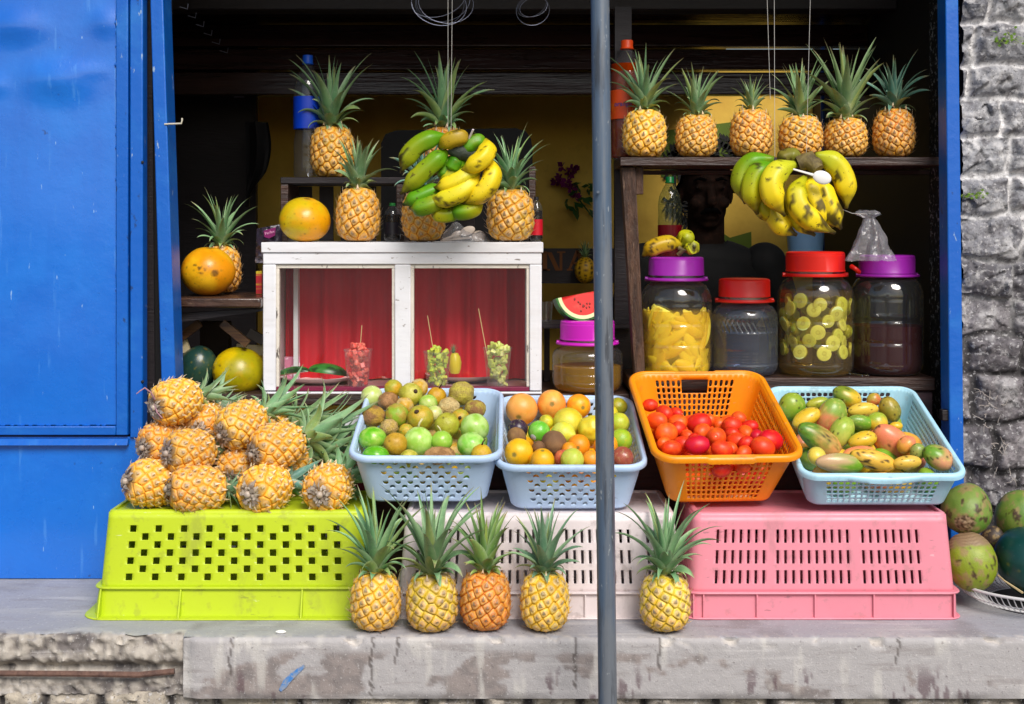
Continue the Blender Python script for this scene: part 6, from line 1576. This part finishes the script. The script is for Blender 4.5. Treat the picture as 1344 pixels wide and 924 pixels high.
# flowers and hanging ornament on the back wall
Yw = YB-.03
fl = thing('flower_bunch', 'bunch of purple artificial flowers hanging on the yellow back wall', 'flowers', P(760,275,Yw))
rs = random.Random(11)
m = MB()
for q in range(9):
    px, py = 742+rs.uniform(-12,16), 232+rs.uniform(-16,28); o = P(px,py,Yw-rs.uniform(0,.05))
    for k_ in range(9):
        a = rs.uniform(0,6.28); b_ = rs.uniform(-1,1); d = Vector((math.cos(a), -abs(math.sin(a)), b_)).normalized(); s_ = d.orthogonal().normalized()*.010
        m.add([o, o+d*.016+s_, o+d*.027, o+d*.016-s_], [(0,1,2,3)])
m.build('blossoms', M('purple_petal', c(120,20,90), .6, layers=[(40,.5,.7,c(80,10,60),.5)]), fl, smooth=False)
m = MB()
for q in range(26):
    o = P(752+rs.uniform(-10,22), 255+rs.uniform(-18,22), Yw-rs.uniform(0,.05)); d = Vector((rs.uniform(-.3,1), -rs.random()*.6, rs.uniform(-1,.6))).normalized(); s_ = d.orthogonal().normalized()*.012; L = rs.uniform(.03,.06)
    m.add([o, o+d*L*.45+s_, o+d*L, o+d*L*.45-s_], [(0,1,2),(0,2,3)])
m.tube([P(745,238,Yw-.02), P(760,262,Yw-.02), P(778,285,Yw)], .003, 6)
m.build('leaves', M('dark_green_leaf', c(40,84,30), .5), fl, smooth=False)
Yo = 1.55; orn = thing('pineapple_ornament', 'small yellow pineapple ornament with dark dots before the name board', 'ornament', P(768,372,Yo))
m = MB()
for i, v in enumerate(ICO4[0]): pass
def oc(v): 
    a = math.atan2(v.y,v.x)*5/PI; b_ = v.z*5; d = math.hypot((a % 1)-.5, (b_+(.5 if int(math.floor(a)) % 2 else 0)) % 1-.5); return mix3(c(206,160,20), c(60,40,14), sstep(.30,.2,d))
w_ = S(14,Yo); m.add([(v.x*w_, v.y*w_, v.z*w_*1.25+w_*1.25) for v in ICO4[0]], ICO4[1], [oc(v) for v in ICO4[0]])
m.build('fruit', M('ornament_paint', None, .5, attr=True), orn, local=True)
k_ = obj('crown', CROWN[5], mLeaf, orn); k_.location = (0,0,w_*2.4); k_.scale = (.30,.30,.42)
# hanging plastic bag, tied to the banana tip by a string
Yg = .40; m = MB(); n, k_ = 40, 26; vs = []
for j in range(k_+1):
    v = j/k_; py = 276+66*v
    r = (5+10*math.exp(-((v-.06)/.06)**2)*1.0 if v < .16 else 7+ (v-.16)*26)
    for i in range(n):
        a = 2*PI*i/n; rr = S(r,Yg)*(1+.22*math.sin(a*5+v*3)+.18*noise.noise(Vector((math.cos(a)*3,math.sin(a)*3,v*5)))); px = 1140+3*math.sin(v*3)
        p_ = P(px,py,Yg); vs.append(p_+Vector((rr*math.cos(a), rr*math.sin(a)*.6, .004*noise.noise(Vector((a*2,v*9,1))))))
m.add(vs, [(j*n+i, j*n+(i+1)%n, (j+1)*n+(i+1)%n, (j+1)*n+i) for j in range(k_) for i in range(n)])
single(m, 'plastic_bag', mBag, 'knotted translucent plastic bag hanging right of the bruised bananas', 'bag')
m = MB(); m.tube([P(1106,275,YBR+.0), P(1118,280,.30), P(1138,281,.40)], .0008, 6); single(m, 'bag_string', mString, 'short string between the banana tip and the plastic bag', 'string')
# blue mug-like bucket on the back shelf and blue pipe on the side wall
Yu = 1.2; m = MB(); xb = X_(1057,Yu); zb0 = Z_(345,Yu); H = S(48,Yu)
t = thing('bucket', 'pale blue plastic bucket hanging behind the yellow bananas', 'bucket', (xb,Yu,zb0))
m.lathe([(0,.002),(S(21,Yu),.0),(S(25,Yu),H),(S(26,Yu),H),(S(26,Yu),H-.01),(S(24,Yu),H-.01)], 36); m.build('bucket_wall', M('bucket_blue', c(150,200,250), .35), t, local=True)
m = MB(); m.tube([(S(24,Yu)*math.cos(a), 0, H+.05*math.sin(a)) for a in np.linspace(0,PI,16)], .002, 6); m.build('handle', mWire, t, local=True)
m = MB(); m.tube([P(1079.5,500,1.45), P(1079.5,215,1.45), P(1079.5,60,1.45)], S(2.6,1.45), 12); single(m, 'blue_pipe', M('pipe_blue', c(30,80,150), .4), 'thin blue pipe running up the dark side wall', 'pipe')
# cutlery on the counter
mCut = M('cutlery_steel', c(190,190,190), .25, metal=1.)
for q, (a, b_, lab) in enumerate([((1116,484),(1131,491),'fork lying on the jar counter, left of the dark jar'),((1120,483),(1140,490.5),'spoon lying on the jar counter beside the fork')]):
    m = MB(); A = Vector((X_(a[0],.47), .47, zR+.004)); Bv = Vector((X_(b_[0],.43), .425, zR+.004)); m.tube([A, A*.5+Bv*.5, Bv], [.0018,.0016,.0022], 8)
    d = (A-Bv).normalized(); sd = d.cross(Vector((0,0,1)))
    if q == 0:
        for s_ in (-1.5,-.5,.5,1.5): m.tube([A+sd*s_*.0022, A+d*.02+sd*s_*.0026], .0008, 6)
        m.tube([A-sd*.004, A+sd*.004], .0016, 6)
    else: m.ball(A+d*.012, .013, .008, .002, 14, 8, None, Matrix((d, sd, Vector((0,0,1)))).transposed())
    single(m, ['fork','spoon'][q], mCut, lab, ['fork','spoon'][q])
# hook on the left post, faint hooks on the side
m = MB(); m.tube([P(216,163,YP-.01), P(228,162.5,YP-.015), P(238,162,YP-.02), P(239,158,YP-.02), P(239,155,YP-.02)], .0022, 8); single(m, 'hook', M('hook_paint', c(206,200,180), .5), 'small pale screw hook on the blue door post', 'hook')
for q in range(6):
    px, py = 246+q*10.5, 12+q*11.5; m = MB(); Yh = .5+.12*q; m.tube([P(px-10,py-3,Yh), P(px,py,Yh), P(px+1,py-7,Yh)], .0014, 6)
    single(m, 'hook', mWire, 'row of dim wire hooks receding along the dark upper left side', 'hook', 'dim wire hooks')
m = MB(); m.box(X_(307,1.3), X_(320,1.3), 1.3, 1.305, Z_(128,1.3), Z_(93,1.3)); single(m, 'paper_tag', M('tag_paper', c(120,120,140), .7), 'small grey paper tag hanging in the dark left corner', 'tag', smooth=False)
m = MB(); Yt = 1.35; vs = []
for j in range(13):
    for i in range(9):
        u, v = i/8, j/12; xr = 351-4*v+(-14*sstep(.55,.9,v)+6*math.sin(v*5)); vs.append(P(322+(xr-322)*u, 160+112*v, Yt)+Vector((0,.02*math.sin(u*9+v),0)))
m.add(vs, [(j*9+i, j*9+i+1, (j+1)*9+i+1, (j+1)*9+i) for j in range(12) for i in range(8)])
single(m, 'black_cloth', mBlack, 'black cloth hanging at the left edge of the yellow wall', 'cloth')

# ================================================================== COCONUTS, MELON, WIRE TRAY
Yt = .11; tr = thing('wire_tray', 'round white wire tray on the ledge holding coconuts and melon', 'tray', (X_(1372,Yt),Yt,LEDGE))
xt = X_(1372,Yt); mTw = M('white_coated_wire', c(206,204,204), .4)
def ring(r, z, w): m_.tube([(r*math.cos(a), r*math.sin(a)*.82, z) for a in np.linspace(0,2*PI,72,endpoint=False)], w, 8, closed=True)
m_ = MB(); ring(.205,.052,.0035); m_.build('rim', mTw, tr, local=True)
m_ = MB(); ring(.13,.006,.003); ring(.185,.026,.0015); m_.build('base_ring', mTw, tr, local=True)
m_ = MB()
for i in range(84):
    a = 2*PI*i/84; m_.tube([(r*math.cos(a+tw), r*math.sin(a+tw)*.82, z) for r, z, tw in ((.205,.052,0),(.192,.032,.012),(.165,.014,.02),(.13,.006,.02))], .0013, 6)
m_.build('spokes', mTw, tr, local=True)
m_ = MB(); m_.lathe([(0,.007),(.128,.008)], 40)
for i in range(len(m_.v)): v = m_.v[i]; m_.v[i] = (v[0], v[1]*.82, v[2])
m_.build('tray_bottom', mBlack, tr, local=True, smooth=False)
def coconut(label, px, py, Y, rx, rz, dirn, ca, cb, cap, seed, capcol=c(150,126,96), ridge=.03):
    def sh_(v):
        z = v.z; r = 1+ridge*math.cos(3*math.atan2(v.y,v.x)+seed)*(1-z*z)+.04*fbm(v*1.5+Vector((seed,0,0)), 3)
        r *= 1-.06*max(0,-z)
        if cap and z > .93: r -= .03+.05*noise.noise(v*9)
        return Vector((v.x*r, v.y*r, z*r))
    def co(v):
        col = mix3(ca, cb, sstep(-.2,.3,fbm(v*1.4+Vector((seed*3,0,0)), 4)+.2*v.x))
        col = mix3(col, c(150,126,84), .8*sstep(.06,.22,fbm(v*3.2+Vector((seed,5,2)), 4))); col = mix3(col, c(60,32,28), .9*sstep(.20,.27,fbm(v*2.4+Vector((seed*2,9,2)), 3)))
        e = v.z+.05*noise.noise(v*5)
        if cap == 1: col = mix3(col, mix3(capcol, c(70,50,30), sstep(-.1,.3,noise.noise(v*14))), sstep(.90,.94,e))
        if cap == 2: col = mix3(col, mix3(capcol, c(120,96,70), .5+.5*math.sin(v.z*60)), sstep(.42,.52,e))
        return col
    o = put('coconut', label, 'coconut', P(px,py,Y), aim(dirn, seed), (S(rx,Y),)*2+(S(rz,Y),), blob('coconut', sh_, co, ICO5), FR['coconut'], 'green coconuts in the wire tray'); return o
coconut('green coconut with a rough brown cut scar facing out, upper left of tray', 1269, 668, .15, 32, 40, (-.35,-.85,-.3), c(92,128,44), c(118,140,60), 1, 1.3)
coconut('yellow-green coconut with brown cap and dark bruise, front left of tray', 1274, 738, .085, 33, 40, (-.12,.35,1), c(128,146,30), c(150,160,50), 2, 2.1)
coconut('smooth green coconut at the right edge above the dark melon', 1336, 679, .19, 29, 37, (.3,-.2,1), c(86,124,42), c(116,136,54), 0, 3.7)
coconut('dark brown husked coconut wedged behind the others', 1304, 708, .19, 16, 19, (0,-.5,1), c(80,66,56), c(60,50,46), 0, 4.2)
papaya('large dark blue-green melon at the right edge of the tray', 1352, 738, .10, 47, 42, c(10,58,54), c(16,74,66), [], (.6,-.3,.6), 8, 'melon', 'melon', 'melon', 1.0)
m = MB(); m.tube([P(1310,755,.0),P(1318,762,-.02),P(1330,770,-.025),P(1342,778,-.02)], [.002,.002,.0025,.003], 7); single(m, 'twig', M('twig_dry', c(170,150,110), .8), 'dry pale twig lying across the dark melon', 'twig')
# a glassy hollow under everything: dark gap behind tray is the wall itself

# ================================================================== WEEDS AND DRY ROOTS ON THE STONE WALL
def tuft(label, px, py, n, L, seed):
    rs = random.Random(seed); m = MB(); o = P(px,py,.345)
    for i in range(n):
        d = Vector((rs.uniform(-1,1), -rs.uniform(.2,.9), rs.uniform(-.1,1))).normalized(); l_ = L*rs.uniform(.5,1.2); s_ = d.orthogonal().normalized()*.0016; q = o+Vector((rs.uniform(-.02,.02),0,rs.uniform(-.006,.006)))
        mid = q+d*l_*.5+Vector((0,0,.1*l_)); e = q+d*l_+Vector((0,0,-.25*l_)); col = mix3(c(70,110,30), c(140,160,60), rs.random())
        m.add([q-s_, q+s_, mid+s_, mid-s_, e], [(0,1,2,3),(3,2,4)], [col]*5)
        if rs.random() < .6:
            w = Vector((.005,0,0)); m.add([e, e+w+Vector((0,-.003,.003)), e+w*2, e+w-Vector((0,0,.004))], [(0,1,2,3)], [mix3(col,c(120,170,50),.5)]*4)
    return single(m, 'weed', M('weed_leaf', None, .6, attr=True), label, 'weed', None, smooth=False)
tuft('small green weed growing from a joint near the top of the stone wall', 1318, 56, 34, .045, 1)
tuft('thin sprig of weed in the wall joint beside the blue post', 1272, 258, 20, .03, 2)
def roots(label, px, py, n, seed):
    rs = random.Random(seed); m = MB()
    for i in range(n):
        p_ = P(px+rs.uniform(-16,16), py+rs.uniform(-24,24), .335); pts = [p_]; d = Vector((rs.uniform(-1,1),0,rs.uniform(-1,1))).normalized()
        for k_ in range(5):
            d = (d+Vector((rs.uniform(-.7,.7), rs.uniform(-.25,.25), rs.uniform(-.7,.7)))).normalized(); pts.append(pts[-1]+d*.006)
        m.tube(pts, [.0009,.0009,.0008,.0007,.0006,.0004], 5)
    return single(m, 'dry_roots', M('dry_stem', c(176,166,158), .8), label, 'roots', 'dry roots on the stone wall')
roots('tangle of pale dry roots on the dark stones, upper one', 1302, 540, 16, 1)
roots('tangle of pale dry roots on the dark stones, just above the coconuts', 1318, 605, 14, 2)

# ================================================================== THE SELLER BEHIND THE JARS
def person():
    Yp = 1.12; x0 = X_(926,Yp); H = 1.74; z0 = .10
    t = thing('person', 'man in a black shirt with moustache standing in shadow behind the jars', 'person', (x0,Yp,z0)); t.scale = (1,1,.985)
    m = MB()
    def limb(pts, rad): m.tube(pts, rad, 14); [m.ball(p, r, n=14, m=10) for p, r in zip(pts, rad)]
    for s_ in (-1, 1):
        limb([(s_*.10,0,.92),(s_*.105,-.01,.70),(s_*.11,-.02,.50),(s_*.11,.01,.28),(s_*.11,.02,.09)], [.088,.078,.056,.050,.036])
        m.ball((s_*.115,-.06,.045), .045, .125, .045, 14, 10)
        limb([(s_*.185,0,1.40),(s_*.235,.0,1.27),(s_*.255,-.01,1.12),(s_*.235,-.10,1.02),(s_*.19,-.20,.97)], [.062,.052,.043,.040,.030])
        # hand resting toward the counter: palm, fingers, thumb
        m.ball((s_*.175,-.235,.963), .040, .050, .020, 12, 8)
        for f_, (dx, L) in enumerate([(-.030,.050),(-.010,.060),(.010,.056),(.029,.044)]):
            b0 = Vector((s_*.175+dx,-.27,.965)); m.tube([b0, b0+Vector((dx*.2,-L*.6,-.004)), b0+Vector((dx*.25,-L,-.022))], [.0095,.009,.0075], 8); m.ball(b0+Vector((dx*.25,-L,-.022)), .0075, n=8, m=6)
        b0 = Vector((s_*.14,-.225,.965)); m.tube([b0, b0+Vector((-s_*.022,-.025,-.004)), b0+Vector((-s_*.028,-.05,-.012))], [.012,.0105,.008], 8)
    m.ball((0,0,.98), .165, .115, .13, 20, 14); m.ball((0,0,1.15), .160, .115, .17, 20, 14); m.ball((0,.0,1.30), .185, .118, .15, 20, 14); m.ball((0,.01,1.40), .17, .085, .075, 18, 12)
    limb([(0,.01,1.40),(0,0,1.47),(0,-.01,1.56)], [.075,.060,.058])
    hc = 1.625
    m.ball((0,-.012,hc+.03), .074, .095, .090, 24, 18); m.ball((0,-.030,hc-.045), .060, .072, .070, 20, 14); m.ball((0,-.066,hc-.092), .030, .026, .022, 14, 10)
    m.tube([(0,-.103,hc+.018),(0,-.116,hc-.010),(0,-.128,hc-.030)], [.011,.014,.017], 10); m.ball((0,-.124,hc-.032), .019, .014, .012, 12, 8)
    m.ball((0,-.098,hc+.040), .052, .016, .010, 14, 8)
    for s_ in (-1, 1):
        m.ball((s_*.078,.005,hc-.002), .010, .020, .032, 12, 8); m.ball((s_*.040,-.085,hc-.030), .024, .020, .020, 12, 8)
        m.ball((s_*.032,-.098,hc+.018), .014, .010, .009, 12, 8)
    m.ball((0,-.092,hc-.074), .026, .014, .013, 14, 8)
    tmp = obj('person_tmp', m.mesh('tmp'), None); md = tmp.modifiers.new('r', 'REMESH'); md.mode = 'VOXEL'; md.voxel_size = .0062
    sm = tmp.modifiers.new('s', 'SMOOTH'); sm.factor = .5; sm.iterations = 3
    dg = bpy.context.evaluated_depsgraph_get(); me = bpy.data.meshes.new_from_object(tmp.evaluated_get(dg)); bpy.data.objects.remove(tmp)
    me.shade_smooth()
    mSkin = M('skin', c(36,24,19), .85, spec=.1, layers=[(60,.5,.7,c(70,44,34),.4)], sss=.05); body = obj('body', me, mSkin, t)
    # clothing follows the body: faces of the body mesh pushed out a little
    def cloth(nm, test, off, mat):
        bm = bmesh.new(); bm.from_mesh(me); bmesh.ops.delete(bm, geom=[f for f in bm.faces if not test(f.calc_center_median())], context='FACES')
        for v in bm.verts: v.co += v.normal*(off+.003*noise.noise(v.co*14))
        m2 = bpy.data.meshes.new(nm); bm.to_mesh(m2); bm.free(); m2.shade_smooth(); return obj(nm, m2, mat, t)
    mShirt = M('black_shirt', c(11,11,13), .8, bump=[(60,.3,.004)])
    cloth('shirt', lambda p_: .90 < p_.z < 1.475-.25*abs(p_.y+.02) and (abs(p_.x) < .215 or p_.z > 1.20), .010, mShirt)
    cloth('trousers', lambda p_: .07 < p_.z < .93 and p_.y > -.16 and abs(p_.x) < .2, .008, M('dark_trousers', c(34,34,44), .8))
    mHair = M('black_hair', c(6,5,6), .95, spec=0.05, bump=[(180,.8,.004,(1,1,.3))])
    cloth('hair', lambda p_: p_.z > hc+.052+.10*max(0,-p_.y-.02) - (.05 if p_.y > .0 else 0) - (.09 if p_.y > .04 else 0), .009, mHair)
    h = MB()
    for s_ in (-1, 1): h.tube([(0,-.118,hc-.052),(s_*.014,-.116,hc-.054),(s_*.030,-.104,hc-.064)], [.008,.0085,.004], 8)
    h.build('moustache', mHair, t, local=True)
    e = MB(); pz = MB()
    for s_ in (-1, 1): e.ball((s_*.031,-.0985,hc+.018), .0125, .006, .0048, n=14, m=10); pz.ball((s_*.031,-.1038,hc+.018), .0048, .002, .0044, 12, 8)
    e.build('eyes', M('eye_white', c(56,48,46), .7), t, local=True); pz.build('pupils', mBlack, t, local=True)
    b_ = MB()
    for s_ in (-1, 1): b_.tube([(s_*.014,-.112,hc+.040),(s_*.032,-.110,hc+.046),(s_*.052,-.094,hc+.038)], [.004,.0045,.002], 6)
    b_.build('eyebrows', mHair, t, local=True)
    return t
person()

# ================================================================== CAMERA, SKY, SUN
cam = bpy.data.cameras.new('camera'); co_ = bpy.data.objects.new('camera', cam); COL.objects.link(co_); scene.camera = co_
co_.location = (0, CY, CZ); co_.rotation_euler = (PI/2, 0, 0)
cam.sensor_width = 36; cam.lens = F/1344*36; cam.shift_y = -(462-HOR)/1344; cam.clip_start = .05; cam.clip_end = 500
ELEV, AZ = R(44), R(160)                                # sun behind the viewer, over the right shoulder
sd = Vector((math.sin(AZ)*math.cos(ELEV), math.cos(AZ)*math.cos(ELEV), math.sin(ELEV)))
w = bpy.data.worlds.new('World'); scene.world = w; w.use_nodes = True; nt = w.node_tree
sky = nt.nodes.new('ShaderNodeTexSky'); sky.sky_type = 'NISHITA'; sky.sun_disc = False; sky.sun_elevation = ELEV; sky.sun_rotation = AZ; sky.dust_density = 2.5; sky.ozone_density = .8; sky.air_density = 1.2
bg = nt.nodes['Background']; bg.inputs['Strength'].default_value = .12; nt.links.new(sky.outputs[0], bg.inputs['Color'])
sl = bpy.data.lights.new('sun', 'SUN'); so = bpy.data.objects.new('sun', sl); COL.objects.link(so); so.rotation_euler = (-sd).to_track_quat('-Z', 'Y').to_euler(); so.location = (2,-4,5)
sl.energy = 3.4; sl.angle = R(28); sl.color = (1, .965, .92)
scene.view_settings.view_transform = 'Standard'; scene.view_settings.look = 'None'; scene.view_settings.exposure = 0; scene.view_settings.gamma = 1
scene.cycles.use_denoising = True; scene.cycles.max_bounces = 10; scene.cycles.transparent_max_bounces = 24; scene.cycles.caustics_reflective = False; scene.cycles.caustics_refractive = False
